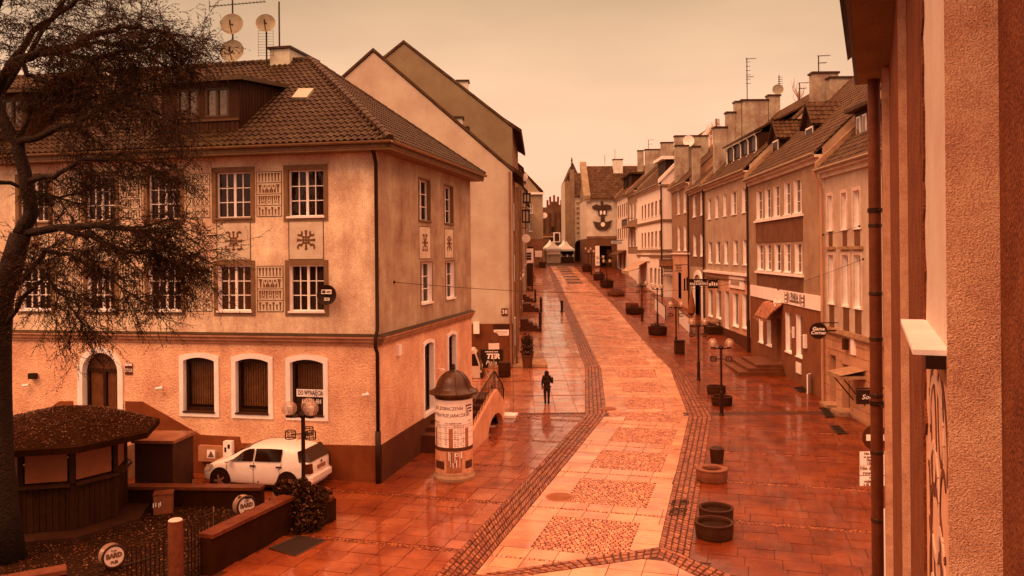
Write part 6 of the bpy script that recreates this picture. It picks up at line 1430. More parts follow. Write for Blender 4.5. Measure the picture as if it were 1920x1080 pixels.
# ================================================================ THE NEAR HOUSE WE LOOK ALONG
nh = thing("near_house", (1.6, 3.0, 0), "rough plaster house wall close by with pilasters, white sill and eaves", "house")
M.update(near_l=mat("rough_cast_light", (255, 186, 122), .95, .26, 7, 230, 1.0, .1, dist=.008, fw=1.3, raw=(.84, .50, .33)), near_d=mat("rough_cast_dark", (146, 56, 20), .95, .34, 6, 90, 1.0, .8, dist=.02, fw=1.0), near_s=mat("smooth_plaster", (236, 158, 112), .8, .12, 3, 40, .2, .4), near_p=mat("graffiti_ground", (246, 140, 88), .8, .12, 3, 40, .2, .4))  # same rough cast: pale lit returns, dark shaded faces, light put into colour
D0 = .17
NF = Fac((0 + .9155 * D0, -.4025 * D0), (.4025, .9155), (-.9155, .4025))
def s_of(px, off=0.0): return NF.px(px, 475, off)[0]
sB, sC, sD, sG, END = 2.39, 3.55, 4.89, 7.4, 7.75
ZT = CAMH + 1.5; ZB = -.3
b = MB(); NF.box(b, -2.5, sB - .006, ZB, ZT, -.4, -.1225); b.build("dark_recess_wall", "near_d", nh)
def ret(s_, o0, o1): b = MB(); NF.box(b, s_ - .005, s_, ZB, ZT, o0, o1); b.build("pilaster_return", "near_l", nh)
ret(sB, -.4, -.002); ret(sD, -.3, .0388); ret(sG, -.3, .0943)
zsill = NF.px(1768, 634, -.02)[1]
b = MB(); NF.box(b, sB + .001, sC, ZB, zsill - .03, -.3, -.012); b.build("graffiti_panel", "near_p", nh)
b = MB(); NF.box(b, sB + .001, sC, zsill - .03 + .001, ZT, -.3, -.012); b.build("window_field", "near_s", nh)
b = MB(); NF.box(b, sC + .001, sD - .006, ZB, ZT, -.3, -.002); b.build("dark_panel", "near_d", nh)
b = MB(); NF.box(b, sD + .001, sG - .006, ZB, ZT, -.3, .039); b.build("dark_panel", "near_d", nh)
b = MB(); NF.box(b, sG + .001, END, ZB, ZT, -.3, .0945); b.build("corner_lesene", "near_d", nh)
# ragged edge of the smooth coat
b = MB(); z = ZB + 7; pts = []
edge = []
while z < ZT: edge.append((sC - .03 - random.uniform(0, .12), z)); z += random.uniform(.03, .08)
NF.pr(b, [(sC, ZB + 7)] + edge + [(sC, ZT)], -.012, -.0035); b.build("torn_plaster_edge", "near_d", nh)
# white window sill, with its dark joint
b = MB(); NF.box(b, sB + .05, sC - .05, zsill - .014, zsill, -.2, .075); sl_ = b.build("window_sill", "white", nh); b = MB(); NF.box(b, sB + .045, sB + .12, zsill - .05, zsill - .015, -.011, .045); b.build("sill_end", "iron", sl_)
b = MB(); NF.box(b, sB + .001, sC - .01, zsill - .1, zsill - .016, -.011, -.004); b.build("apron", mat("apron_near", (176, 86, 42), .85, .2, 3, 40, .3), nh)  # dark strip below the sill: its shadow put into the colour
# painted graffiti: sprayed bands, thin sheets of paint on the panel
SPD = mat("spray_dark", (112, 40, 12), .6, .2, 5, 40, .1); SPP = mat("spray_pale", (240, 150, 104), .6, .1, 5, 40, .1); w0 = sC - sB
def band(mb, pts, w, o):
    for (t0, z0), (t1, z1) in zip(pts, pts[1:]): NF.bar(mb, (sB + .06 + t0 * (w0 - .1), z0), (sB + .06 + t1 * (w0 - .1), z1), w, -.0115, o)
zt = zsill - .05
def curve(cx_, cz, rx, rz_, a0, a1, n=12):
    cz = zt + (cz - zt) * .34; rz_ *= .36
    return [(cx_ + rx * math.cos(math.radians(a0 + (a1 - a0) * i / n)), cz + rz_ * math.sin(math.radians(a0 + (a1 - a0) * i / n))) for i in range(n + 1)]
for k, (cx_, cz, rx, rz_, a0, a1, w) in enumerate([(.42, zt - .75, .36, .6, -20, 200, .06), (.30, zt - .5, .1, .45, 0, 360, .035), (.62, zt - .9, .14, .55, 40, 330, .04), (.8, zt - 1.3, .12, .7, 90, 300, .045), (.2, zt - 1.6, .15, .6, -90, 120, .04), (.5, zt - 1.9, .3, .5, 10, 190, .05), (.35, zt - 2.6, .18, .7, 60, 340, .045), (.7, zt - 2.6, .14, .6, -120, 150, .04), (.5, zt - 3.4, .34, .6, 0, 200, .05), (.85, zt - 2.2, .1, .8, 80, 280, .04), (.15, zt - 2.6, .1, .9, -80, 90, .035), (.4, zt - 4.3, .25, .6, 20, 320, .05)]): (lambda q_: (band(q_, curve(cx_, cz, rx, rz_, a0, a1), w * .55, -.0095 + k * .0002), q_.build('graffiti_stroke', SPD, nh)))(MB())
for k, (cx_, cz, rx, rz_, a0, a1, w) in enumerate([(.45, zt - .78, .28, .46, -10, 190, .05), (.55, zt - 1.5, .2, .5, 30, 300, .05), (.3, zt - 2.1, .16, .5, -60, 150, .05), (.62, zt - 3.0, .2, .6, 30, 250, .06)]): (lambda q_: (band(q_, curve(cx_, cz, rx, rz_, a0, a1), w * .6, -.007 + k * .0002), q_.build('graffiti_fill', SPP, nh)))(MB())
# eaves over us
b = MB(); NF.box(b, 3.0, END + .35, ZT + .001, ZT + .03, -.3, D0 + .115); b.build("soffit", mat("near_soffit", (150, 92, 50), .8, .25, 2, 30, .3, .3), nh)
b = MB(); NF.box(b, 3.0, END + .35, ZT + .0, ZT + .22, D0 + .116, D0 + .14); b.build("fascia", "iron", nh)
b = MB(); b.prism([NF.P(-2, ZT + .24, D0 + .2), NF.P(END + .4, ZT + .24, D0 + .2), NF.P(END + .4, ZT + 5.2, -6), NF.P(-2, ZT + 5.2, -6)], (0, 0, .15)); b.build("roof", "tile2", nh)
b = MB(); NF.quad(b, -2.5, END, ZB, ZT, -9); b.poly([NF.P(END, ZB, -.3), NF.P(END, ZT + .2, -.3), NF.P(END, ZT + 5.2, -6), NF.P(END, ZT, -9), NF.P(END, ZB, -9)]); b.poly([NF.P(-2.5, ZB, -.3), NF.P(-2.5, ZT, -.3), NF.P(-2.5, ZT, -9), NF.P(-2.5, ZB, -9)]); b.build("back_walls", "near_d", nh)
# rain pipe at the corner
pp_ = at(1641, 475, 7.25); pr0 = Vector((pp_.x, pp_.y, 0)); rp_ = thing("rain_pipe", pr0, "rusty brown rain pipe at the corner of the near plaster house", "rain pipe")
b = MB(); zt_ = at(1630, 140, 7.25).z; zs_ = [ZB, 2.0, 4.0, 5.6, 6.6, 7.6, zt_]
b.tube([(pr0.x, pr0.y, ZB), (pr0.x, pr0.y, zt_), (pr0.x, pr0.y, ZT + .1)], .052, 16)
b.build("pipe", mat("rusty_pipe", (128, 48, 18), .6, .35, 5, 70, .5, .5), rp_, smooth=True)
for z in zs_[1:-1] + [7.0, 6.1, 5.0]:
    b = MB(); b.lathe([(.0545, 0), (.057, .004), (.057, .03), (.0545, .034)], (pr0.x, pr0.y, z), 16); b.build("joint", "dark", rp_)
for z in (4.5, 6.05, 7.75): b = MB(); q = NF.P(END - .2, z, .03); b.tube([(pr0.x, pr0.y, z), q], .012, 5); b.lathe([(.0575, -.02), (.061, -.02), (.061, .02), (.0575, .02)], (pr0.x, pr0.y, z), 14); b.build("clamp", "iron", rp_)
b = MB(); b.tube([NF.P(END - .1, ZB, .09), NF.P(END - .1, CAMH - 2.2, .09)], .018, 6); b.build("conduit", "white", nh)
# ================================================================ THINGS IN THE STREET
# ---- advertising column
q = gat(852, 895); R = .62; ac = thing("advertising_column", q, "round poster column with dark domed copper roof near the corner house", "advertising column")
zb = q.z; zT = at(852, 742, q.y).z; zM = at(852, 833, q.y).z; Hc = zT - zb
b = MB(); b.lathe([(R + .06, 0.02), (R + .07, .1), (R + .02, .2), (R + .02, .24), (R - .01, .26)], q, 40); b.build("plinth", "conc", ac, smooth=False)
b = MB(); b.lathe([(R - .012, .2), (R - .012, Hc)], q, 40); b.build("drum", "conc", ac, smooth=True)
def wrap(mb, a0, a1, z0, z1, off, n=None):       # curved sheet on the drum, angle 0 faces the camera, positive to the right
    n = n or max(2, int((a1 - a0) / .12)); r = R + off
    base = math.atan2(-q.y, -q.x)
    P = [(q.x + r * math.cos(base + a0 + (a1 - a0) * i / n), q.y + r * math.sin(base + a0 + (a1 - a0) * i / n)) for i in range(n + 1)]
    for (x0, y0), (x1, y1) in zip(P, P[1:]): mb.poly([(x0, y0, z0), (x1, y1, z0), (x1, y1, z1), (x0, y0, z1)])
    return mb
PW = mat("poster_white", (255, 186, 146), .6, .10, 3, 20, .1, .3, raw=(.90, .84, .82)); PT = mat("poster_tan", (226, 120, 72), .6, .25, 5, 20, .1); PD = mat("poster_dark", (90, 34, 10), .6, .2, 4, 20, .1); PM = mat("poster_mid", (178, 84, 44), .6, .2, 5, 20, .1)
b = MB(); wrap(b, -math.pi, math.pi, zM + .02, zb + Hc - .06, .0, 40); b.build("upper_poster", PW, ac, smooth=True)
b = MB(); wrap(b, -math.pi, math.pi, zb + .26, zM - .1, .0, 40); b.build("lower_poster", PT, ac, smooth=True)
b = MB(); wrap(b, -math.pi, math.pi, zM - .1, zM + .02, .001, 40); b.build("dark_strip", PD, ac, smooth=True)
def ctext(body, size, a_c, z, m, **kw):
    vs_, fs = text_mesh(body, size, ext=.001, **kw); r = R + .006; base = math.atan2(-q.y, -q.x) + a_c; mb = MB()
    mb.v = [(q.x + (r + w) * math.cos(base + x / R), q.y + (r + w) * math.sin(base + x / R), z + y) for x, y, w in vs_]; mb.f = fs; mb.build("lettering", m, ac)
HU = zb + Hc - zM
ctext("DO ZOBACZENIA", .155, -.36, zM + HU * .80, PD, sx=.85, shear=.15); ctext("W TEATRZE JARACZA", .155, -.36, zM + HU * .66, PD, sx=.80, shear=.15)
ctext("STO REPERTUAR", .075, -.05, zM + HU * .50, PD); ctext("REPERTUAR", .07, -1.15, zM + HU * .51, PD); ctext("STO", .075, .95, zM + HU * .53, PD)
lg = MB()
for k in range(3):
    a = .68 + .10 * k; zt_ = zM + HU * (.86 - .06 * k); wrap(lg, a, a + .045, zM + HU * .63, zt_, .004); wrap(lg, a, 1.18, zt_ - .05, zt_, .0045)
lg.build("theatre_emblem", PD, ac)
for a in (-.28, .62, -1.3): b = MB(); wrap(b, a, a + .22, zM + .02, zM + HU * .40, .003); b.build("poster_column", PM, ac)
ln = MB()
for z in (.46, .42, .30, .18): wrap(ln, -1.4, 1.4, zM + HU * z, zM + HU * z + .012, .0035)
for a in (-.95, -.75, -.4, .05, .22, .4, .5): wrap(ln, a, a + .012, zM + .03, zM + HU * .40, .0038)
ln.build("timetable_rules", PM, ac)
tx = MB()
for i in range(12):
    for a in (-1.05, -.86, -.5, .0, .14, .3, .46):
        if random.random() < .75: wrap(tx, a, a + random.uniform(.05, .11), zM + .07 + i * .058, zM + .085 + i * .058, .0042)
tx.build("print_lines", PD, ac, kind="stuff")
HLw = zM - .1 - zb - .26
b = MB(); wrap(b, -.42, .42, zb + .3, zM - .12, .003); b.build("sports_poster", PM, ac)
b = MB(); wrap(b, -1.25, -.55, zb + HLw * .55, zb + HLw * .9, .003); wrap(b, .62, 1.2, zb + HLw * .55, zb + HLw * .9, .0031); b.build("dark_poster", PD, ac)
st_ = MB()
for a, z0, z1, w in ((-.20, .32, .92, .03), (-.08, .28, .5, .04), (.02, .5, .95, .035), (.10, .3, .62, .045), (.28, .28, .95, .03), (-.3, .6, .98, .05), (.35, .7, .98, .06)): wrap(st_, a, a + w, zb + .26 + HLw * z0, zb + .26 + HLw * z1, .0045)
st_.build("poster_strokes", PW, ac); b = MB(); wrap(b, .06, .22, zb + .26 + HLw * .78, zb + .26 + HLw * .93, .005); b.build("poster_strokes", PW, ac); b = MB(); wrap(b, .10, .18, zb + .26 + HLw * .81, zb + .26 + HLw * .90, .0055); b.build("poster_strokes", PD, ac)
b = MB(); wrap(b, -.22, -.12, zb + .26 + HLw * .3, zb + .26 + HLw * .95, .0042); wrap(b, .0, .06, zb + .26 + HLw * .4, zb + .26 + HLw * .8, .0042); b.build("poster_shadow_shape", PD, ac)
zd = zb + Hc; Rd = .80; dome = [(R - .02, -.06), (R + .02, -.02), (R + .02, .04), (Rd + .0, .10), (Rd + .02, .14), (Rd - .02, .18), (.64, .23), (.58, .33), (.535, .45), (.465, .58), (.37, .69), (.25, .78), (.12, .835), (.05, .855), (.045, .90)]
cop = mat("patinated_copper", (74, 27, 7), .34, .5, 2.0, 30, .15, 1.6, spec=.35)
b = MB(); b.lathe(dome, (q.x, q.y, zd), 40); b.build("dome_roof", cop, ac, smooth=True)
b = MB(); b.lathe([(.05, .89), (.08, .92), (.05, .95), (.03, .97)], (q.x, q.y, zd), 14); b.ball((q.x, q.y, zd + 1.0), .065, 14, 8); b.build("finial", "iron", ac, smooth=True)
for k in range(8):
    a = k * math.pi / 4 + .2; b = MB(); b.tube([(q.x + r_ * math.cos(a), q.y + r_ * math.sin(a), zd + z + .006) for r_, z in dome[4:13]], .013, 4); b.build("dome_seam", cop, ac)
# ---- outside stair against the side wall
M["tread_dark"] = mat("dark_tread", (92, 34, 10), .5, .3, 4, 60, .3, wet=.2); so = Fac((-4.30 + .978 * 1.9, 26.6 - .208 * 1.9), (.208, .978), (.978, -.208))
stt = thing("outside_stair", so.P(5, 0, -1), "rendered outside stair with arched opening and iron railing behind the poster column", "stair")
pts = [(3.4, .0), (3.4, .52), (7.9, 1.62), (8.5, 1.7), (9.9, .95), (9.9, .0), (9.55, 0)] ; arc = [(8.2 + 1.35 * math.cos(math.radians(a)), .72 * math.sin(math.radians(a))) for a in range(0, 181, 15)]
b = MB(); so.pr(b, pts[:-1] + [(9.551, 0)] + arc[1:-1] + [(6.86, 0)], -.22, 0); b.build("parapet", mat("stair_render", (236, 128, 78), .9, .18, 1.5, 30, .5, .4), stt)
for i in range(3, 9):
    z = .17 * (i + 1); t0_ = 2.2 + .6 * i; b = MB(); so.box(b, t0_, t0_ + .6, 0.0 if i < 5 else z - .17, z, -1.85, -.221); b.build("tread", "tread_dark", stt)
b = MB(); so.box(b, 7.6, 8.7, 1.35, 1.53, -1.85, -.2215); b.build("landing", "tread_dark", stt)
for i in range(5): z = 1.36 - .28 * i; b = MB(); so.box(b, 8.7 + .3 * i, 9.0 + .3 * i, max(0, z - .2), z, -1.85, -.2212); b.build("tread", "tread_dark", stt)
rl = MB(); line = [(3.0, .55, 0), (7.9, 1.66, 0), (8.5, 1.74, 0), (9.9, 1.0, 0)]
top = [so.P(t, z + .72, -.11) for t, z, _ in line]; rl.tube(top, .03, 6); 
for t in [3.0 + .245 * i for i in range(21)] + [8.1, 8.3, 8.5, 8.7, 8.95, 9.2, 9.45, 9.7, 9.88]:
    z = (.55 + (t - 3) * 1.11 / 4.9) if t <= 7.9 else (1.66 + (t - 7.9) * .13 if t < 8.5 else 1.74 - (t - 8.5) * .53); rl.tube([so.P(t, z - .12, -.11), so.P(t, z + .72, -.11)], .014, 4)
rl.build("railing", "iron", stt)
b = MB(); b.tube([so.P(9.9, .5, -.1), so.P(10.1, 1.0, -.1), so.P(10.15, 1.4, -.1), so.P(9.9, 1.7, -.1)], .03, 6); b.tube([so.P(10.1, .5, -.6), so.P(10.2, 1.1, -.6), so.P(10.0, 1.6, -.6)], .03, 6); b.build("railing", "iron", stt)
b = MB(); so.box(b, 9.7, 10.4, .26, .36, -.4, .5); so.box(b, 9.8, 10.3, 0, .259, -.35, .4); b.build("end_step", "white", stt)
b = MB(); so.box(b, 2.5, 3.4, .24, .36, -.7, .25); so.box(b, 2.6, 3.3, 0, .239, -.65, .2); so.box(b, 2.9, 3.395, .361, .55, -.7, .05); b.build("end_step", "conc", stt)
# ---- double globe street lamps
gl_m = bpy.data.materials.new("globe_glass"); gl_m.use_nodes = True; n_ = gl_m.node_tree.nodes; l_ = gl_m.node_tree.links; bs = n_["Principled BSDF"]; bs.inputs["Base Color"].default_value = (*own((220, 130, 84)), 1); bs.inputs["Roughness"].default_value = .08; bs.inputs["Alpha"].default_value = .34; bs.inputs["Specular IOR Level"].default_value = .9
core_m = mat("lamp_core", (250, 176, 132), .4, .1, 5, 30, .1)
def lamp(label, n=2, h=3.25, ang0=0.0, tall_base=True):
    th = thing("street_lamp", (0, 0, 0), label, "street lamp", "globe street lamps of the pedestrian street")
    b = MB(); b.lathe([(.11, 0), (.11, .06), (.085, .1), (.085, 1.0), (.07, 1.06), (.05, 1.1), (.045, h - .22)] if tall_base else [(.06, 0), (.055, h - .22)], (0, 0, 0), 12); b.build("pole", "iron", th, smooth=False)
    b = MB()
    for k in range(n): a = ang0 + 2 * math.pi * k / n; b.tube([(0, 0, h - .24), (.34 * math.cos(a), .34 * math.sin(a), h - .24)], .03, 6)
    b.lathe([(.09, h - .28), (.13, h - .2), (.05, h - .1), (.001, h - .08)], (0, 0, 0), 10); b.build("cross_arm", "iron", th)
    for k in range(n):
        a = ang0 + 2 * math.pi * k / n; c = (.36 * math.cos(a), .36 * math.sin(a), h)
        b = MB(); b.lathe([(.001, -.25), (.10, -.24), (.11, -.19), (.06, -.17)], c, 12); bs_ = b.build("globe_cup", "iron", th)
        b = MB(); b.ball(c, .205, 20, 14); go = b.build("globe", gl_m, th, smooth=True)
        b = MB(); b.lathe([(.05, -.17), (.055, -.06), (.085, -.055), (.06, -.03), (.085, -.02), (.06, .0), (.085, .01), (.06, .035), (.085, .045), (.06, .07), (.03, .085)], c, 12); b.build("globe_core", core_m, go)
        b = MB(); cx_, cy_ = .34 * math.cos(a), .34 * math.sin(a); zk = h - .62
        for zz in (zk, zk - .2): b.tube([(cx_ + .14 * math.cos(u * .7854), cy_ + .14 * math.sin(u * .7854), zz) for u in range(9)], .012, 4, False)
        for u in range(8): b.tube([(cx_ + .14 * math.cos(u * .7854), cy_ + .14 * math.sin(u * .7854), zk), (cx_ + .14 * math.cos(u * .7854), cy_ + .14 * math.sin(u * .7854), zk - .2)], .009, 4, False)
        b.tube([(0, 0, zk - .1), (cx_, cy_, zk - .1)], .015, 4); b.build("flower_basket_ring", "iron", th)
    return th
lp0 = lamp("double globe street lamp standing by two round tubs nearest the V of cobbles")
spots = [(1353, 779, None), (1310, 713, "double globe street lamp with thick black foot, second along the right gutter"), (1268, 661, "double globe street lamp beside a square dark bin"), (1233, 611, "double globe street lamp rising from behind a dark square planter"), (1204, 602, "double globe street lamp past the low round planters"), (1138, 541, "far double globe lamp before the dark arcade, right of a close pair"), (1126, 530, "far double globe lamp before the dark arcade, left of a close pair"), (1109, 515, "far double globe lamp near the corner of the arcade"), (1103, 508, "farthest double globe lamp at the corner of the dark arcade")]
for i, (px, py, lab) in enumerate(spots):
    o = lp0 if i == 0 else copy_tree(lp0); p = gat(px, py); o.location = p; o.rotation_euler = (0, 0, -.12 if i < 2 else random.uniform(-.2, .2))
    if lab: o["label"] = lab
gp = at(568, 915, 22.6); gz = .45
lt = lamp("triple globe street lamp in the shrub planter in front of the white car", 3, 3.0, math.radians(200), False)
for px_ in (568,): p = at(568, 764, 22.6); lt.location = (p.x, 22.6, p.z - 3.0)
# ---- round tubs and planters
M["tub"] = mat("concrete_tub", (66, 22, 5), .65, .3, 4, 50, .4, .4, wet=.2, spec=.15)
M["tub_pale"] = mat("pale_tub", (130, 54, 26), .6, .3, 4, 50, .4, .5, wet=.2, spec=.2)
def tub(px, py, r, h, label, group=None, rim=.07, m="tub", name="round_tub", plant=False, sq=False):
    p = gat(px, py); p = Vector((p.x, p.y + r * .9, 0)); p.z = g(p.y); th = thing(name, p, label, "planter", group); b = MB(); n = 32 if not sq else 4
    if not sq: b.lathe([(r * .9, 0), (r * .96, h * .15), (r, h * .5), (r, h * .86), (r * 1.03, h * .9), (r * 1.03, h), (r * 1.03 - rim, h), (r * 1.0 - rim, h * .9), (r * 1.0 - rim, h * .55)], p, n); b.build("shell", m, th, smooth=False)
    else: b.box(p, 2 * r, 1.6 * r, h, .15); b.build("shell", m, th)
    b = MB(); b.lathe([(r * 1.01 - rim, h * .72), (.001, h * .74)], p, 20) if not sq else b.box(p + UP * h, 2 * r - .15, 1.6 * r - .15, .05, .15); b.build("earth", "soil", th)
    if plant: b = MB(); leafcloud(b, p + UP * (h + .12), r * .8, r * .7, .2, 200, .06); b.build("plants", "leaf_dark", th, kind="stuff")
    return th
tub(1347, 1019, .485, .42, "round dark tub nearest the fork of cobbles, in front of its twin"); tub(1350, 987, .46, .40, "round dark tub just behind its nearer twin")
tub(1341, 909, .5, .42, "low round planter with thick pale rim between bin and twin tubs", rim=.2, m="tub_pale"); tub(1358, 763, .49, .42, "round tub right in front of the nearest double globe lamp"); tub(1347, 742, .47, .42, "round tub behind the lamp and its nearer neighbour")
tub(1236, 630, .72, .62, "dark planter at the foot of the fourth lamp", plant=True); tub(1193, 591, .85, .55, "low dark planter with plants, double sized, along the right gutter", plant=True); tub(1186, 580, .6, .55, "low planter with pale rim just behind the large one", m="tub_pale"); tub(1157, 556, .95, .5, "long low round planter alone in the gutter line", m="tub_pale", plant=True); tub(1139, 540, .8, .8, "far dark planter at the foot of a lamp by the arcade", plant=True); tub(1124, 526, .75, .8, "far dark planter farther up by the arcade", plant=True); tub(1101, 510, .7, .9, "farthest dark planter at the arcade corner", plant=True)
p = gat(1347, 871); p.y += .2; bn = thing("litter_bin", p, "small tapered litter bin behind the low pale rimmed planter", "bin"); b = MB(); b.lathe([(.21, 0), (.26, .5), (.27, .52), (.2, .53), (.19, .3), (.001, .3)], p, 16); b.build("body", "tub", bn); b = MB(); b.lathe([(.2, .531), (.15, .56), (.001, .45)], p, 14); b.build("liner", "iron", bn)
p = gat(1274, 663); bn = thing("litter_bin", p, "square dark litter bin leaning at the third lamp post", "bin"); b = MB(); b.box(p, .62, .5, .85); b.build("body", "tub", bn); b = MB(); b.box(p + UP * .85, .68, .56, .06); b.build("lid", "iron", bn)
p = gat(946, 707); bn = thing("litter_bin", p, "round dark litter bin by the pale gable kerb", "bin"); b = MB(); b.lathe([(.30, 0), (.36, .1), (.36, .8), (.38, .84), (.3, .9), (.001, .92)], p, 18); b.build("body", "tub", bn); b = MB(); b.lathe([(.365, .3), (.37, .34), (.365, .38)], p, 18); b.build("band", "iron", bn)
# ---- alley: road sign, van
p = gat(926, 716); sp = thing("alley_road_sign", p, "round road sign with small plate on a thin post in the alley", "road sign"); b = MB(); zt_ = at(926, 620, p.y).z; b.tube([p, (p.x, p.y, zt_)], .03, 6); b.build("post", "zinc", sp); c = at(926, 633, p.y); b = MB(); b.disc(c - Vector((0, .06, 0)), (.35, -1, 0), .30, .02, 24); d_ = b.build("sign_face", mat("sign_red", (120, 46, 16), .4, .1), sp); b = MB(); b.disc(c - Vector((-.02, .085, 0)), (.35, -1, 0), .24, .006, 24); b.build("sign_centre", "motif", d_); c = at(926, 649, p.y); b = MB(); b.box(c - Vector((0, .06, .17)), .6, .02, .34, .2); b.build("plate", "white", sp)
p = gat(893, 712); vn = thing("parked_van", (p.x - 2.2, p.y + .8, 0), "light van parked in the alley, only its rear end showing past the corner house", "van"); vx, vy = p.x + .25, p.y + .2; vp = mat("van_paint", (235, 160, 118), .35, .1, 2, 30, .05)
b = MB(); pr_ = [(0, .35), (.06, .9), (0, 1.0), (-.25, 1.75), (-.4, 1.92), (-3.2, 1.95), (-3.9, 1.2), (-4.7, 1.0), (-4.75, .35)]; b.prism([(vx + x, vy, z) for x, z in pr_], (0, 1.7, 0)); b.build("body", vp, vn)
b = MB(); b.prism([(vx - .1, vy - .012, 1.05), (vx - .33, vy - .012, 1.72), (vx - 1.0, vy - .012, 1.75), (vx - 1.0, vy - .012, 1.05)], (0, .01, 0)); b.build("side_window", "iron", vn); b = MB(); b.prism([(vx + .012, vy + .15, 1.05), (vx - .24, vy + .2, 1.72), (vx - .24, vy + 1.5, 1.72), (vx + .012, vy + 1.55, 1.05)], (.01, 0, 0)); b.build("rear_window", "iron", vn)
b = MB(); b.box((vx + .06, vy + .85, .38), .2, 1.72, .28); b.build("bumper", "dark", vn)
for x_ in (-.8, -3.9): b = MB(); b.disc((vx + x_, vy - .03, .33), (0, 1, 0), .33, .2, 20); b.build("wheel", "iron", vn)
b = MB(); b.box((vx + .02, vy + .08, .8), .1, .16, .5); b.build("tail_light", "motif", vn)
# ---- no entry sign with plates (half behind our rain pipe)
Yn = 20.0; c = at(1641, 820, Yn); ns = thing("no_entry_sign", (c.x, Yn, 0), "no entry road sign with three white text plates half behind the near rain pipe", "road sign")
b = MB(); b.tube([(c.x, Yn + .05, 0), (c.x, Yn + .05, c.z + .45)], .035, 8); b.build("post", "zinc", ns); b = MB(); b.disc(c, (-.05, -1, 0), .315, .02, 32); d = b.build("sign_face", mat("no_entry_red", (84, 26, 4), .4, .1, 3, 30, .05), ns); b = MB(); b.box(c + Vector((0, -.03, -.075)), .46, .012, .15); b.build("white_bar", "white", d)
lns = [(847, 872, ["Nie dotyczy", "w godz. 6-10", "Nie dot.", "i Straży"], .085), (873, 891, ["Nie dotyczy", "rowerów"], .13), (893, 911, ["Nie", "wyjeżdżać", "z ul. Prostej"], .095)]
for y0_, y1_, tx_, sz in lns:
    a = at(1612, y0_, Yn); e_ = at(1612, y1_, Yn); w_ = .62; b = MB(); cx_ = a.x + w_ / 2; b.box((cx_, Yn, e_.z), w_, .02, a.z - e_.z); pl_ = b.build("text_plate", "white", ns); nl = len(tx_)
    for i, s_ in enumerate(tx_): text(s_, sz, M["motif"], (cx_ - .02, Yn - .012, a.z - (a.z - e_.z) * (i + .55) / nl), RT, UP, pl_, sx=.9, bold=.003)
# ---- cafe screens by the right houses
for (x0, y0_, x1, y1_, lab) in ((1227, 583, 1248, 602, "white cafe windscreen panel farther up beside the cream house"), (1273, 608, 1294, 628, "white cafe windscreen panel nearer, beside the dark narrow house")):
    a = gat(x0, y0_ - 2); c = gat(x1, y1_ - 2); th = thing("cafe_screen", a, lab, "cafe screen"); dv = (c - a); n_ = Vector((-dv.y, dv.x, 0)).normalized() * .06
    b = MB(); b.hexa([a, c, c + n_, a + n_, a + UP * 1.15, c + UP * 1.15, c + n_ + UP * 1.15, a + n_ + UP * 1.15]); b.build("panel", "white", th); b = MB(); 
    for p_ in (a, c): b.tube([p_, p_ + UP * 1.25], .05, 5)
    b.tube([a + UP * 1.2, c + UP * 1.2], .04, 5); b.build("frame", "dark", th)
p = gat(1335, 628); tb = thing("terrace_planter", p, "dark cafe terrace box by the five window house", "planter"); b = MB(); b.box(p + Vector((.9, .6, 0)), 2.4, 1.2, .6, .1); b.build("shell", "wood", tb); b = MB(); leafcloud(b, p + Vector((.9, .6, .75)), 1.1, .5, .25, 200, .08); b.build("plants", "leaf_dark", tb, kind="stuff")
# closed parasol behind the third lamp
p = gat(1297, 612); pa = thing("closed_parasol", p, "closed brown parasol before the narrow brown house", "parasol"); b = MB(); b.lathe([(.08, .9), (.32, 1.1), (.30, 1.6), (.18, 2.3), (.04, 2.8)], p, 12); b.build("cloth", mat("parasol_cloth", (150, 62, 26), .8, .3, 4, 30, .3), pa); b = MB(); b.tube([p, p + UP * 2.9], .03, 6); b.box(p, .7, .7, .08); b.build("pole", "dark", pa)
# ---- bollard on the left pavement
p = gat(1053.5, 585.5); bo = thing("bollard", p, "slim dark bollard alone beside the left cobbled gutter up the street", "bollard"); b = MB(); b.lathe([(.17, 0), (.17, .08), (.11, .16), (.115, .5), (.125, .95), (.16, 1.0), (.14, 1.06), (.001, 1.13)], p, 14); b.build("post", "iron", bo); b = MB(); b.lathe([(.13, .8), (.135, .82), (.13, .86)], p, 14); b.build("ring", "dark", bo)
# ---- wires across the street
def wire(name, A, B, sag, label, r=.011):
    A, B = Vector(A), Vector(B); b = MB(); b.tube([A.lerp(B, i / 30) - UP * sag * (1 - (2 * i / 30 - 1) ** 2) for i in range(31)], r, 4); th = thing(name, A, label, "wire"); b.build("cable", "dark", th); b = MB(); b.ball(A, .05, 8, 6); b.ball(B, .05, 8, 6); b.build("anchor", "iron", th)
A1 = FS.P(FS.px(738, 529)[0], FS.px(738, 529)[1], .02)
B1 = f1r.P(f1r.px(1556, 478)[0], f1r.px(1556, 478)[1], .1)
wire("overhead_wire", A1, f3.P(f3.px(1399, 545)[0], f3.px(1399, 528)[1], .1), .55, "thin overhead wire from the corner house side wall across to the five window house")
wire("overhead_wire", fT.P(fT.px(1500, 534)[0] - 4, fT.px(1420, 536)[1], .1), f1r.P(f1r.px(1625, 486)[0], f1r.px(1625, 486)[1], .15), .05, "thin wire along the banded shop house to the pale shop house")
wire("overhead_wire", f1r.P(f1r.px(1548, 440)[0], f1r.px(1548, 440)[1], .1), f1r.P(f1r.px(1625, 424)[0], f1r.px(1625, 424)[1], .3), .05, "short upper wire on the pale shop house")
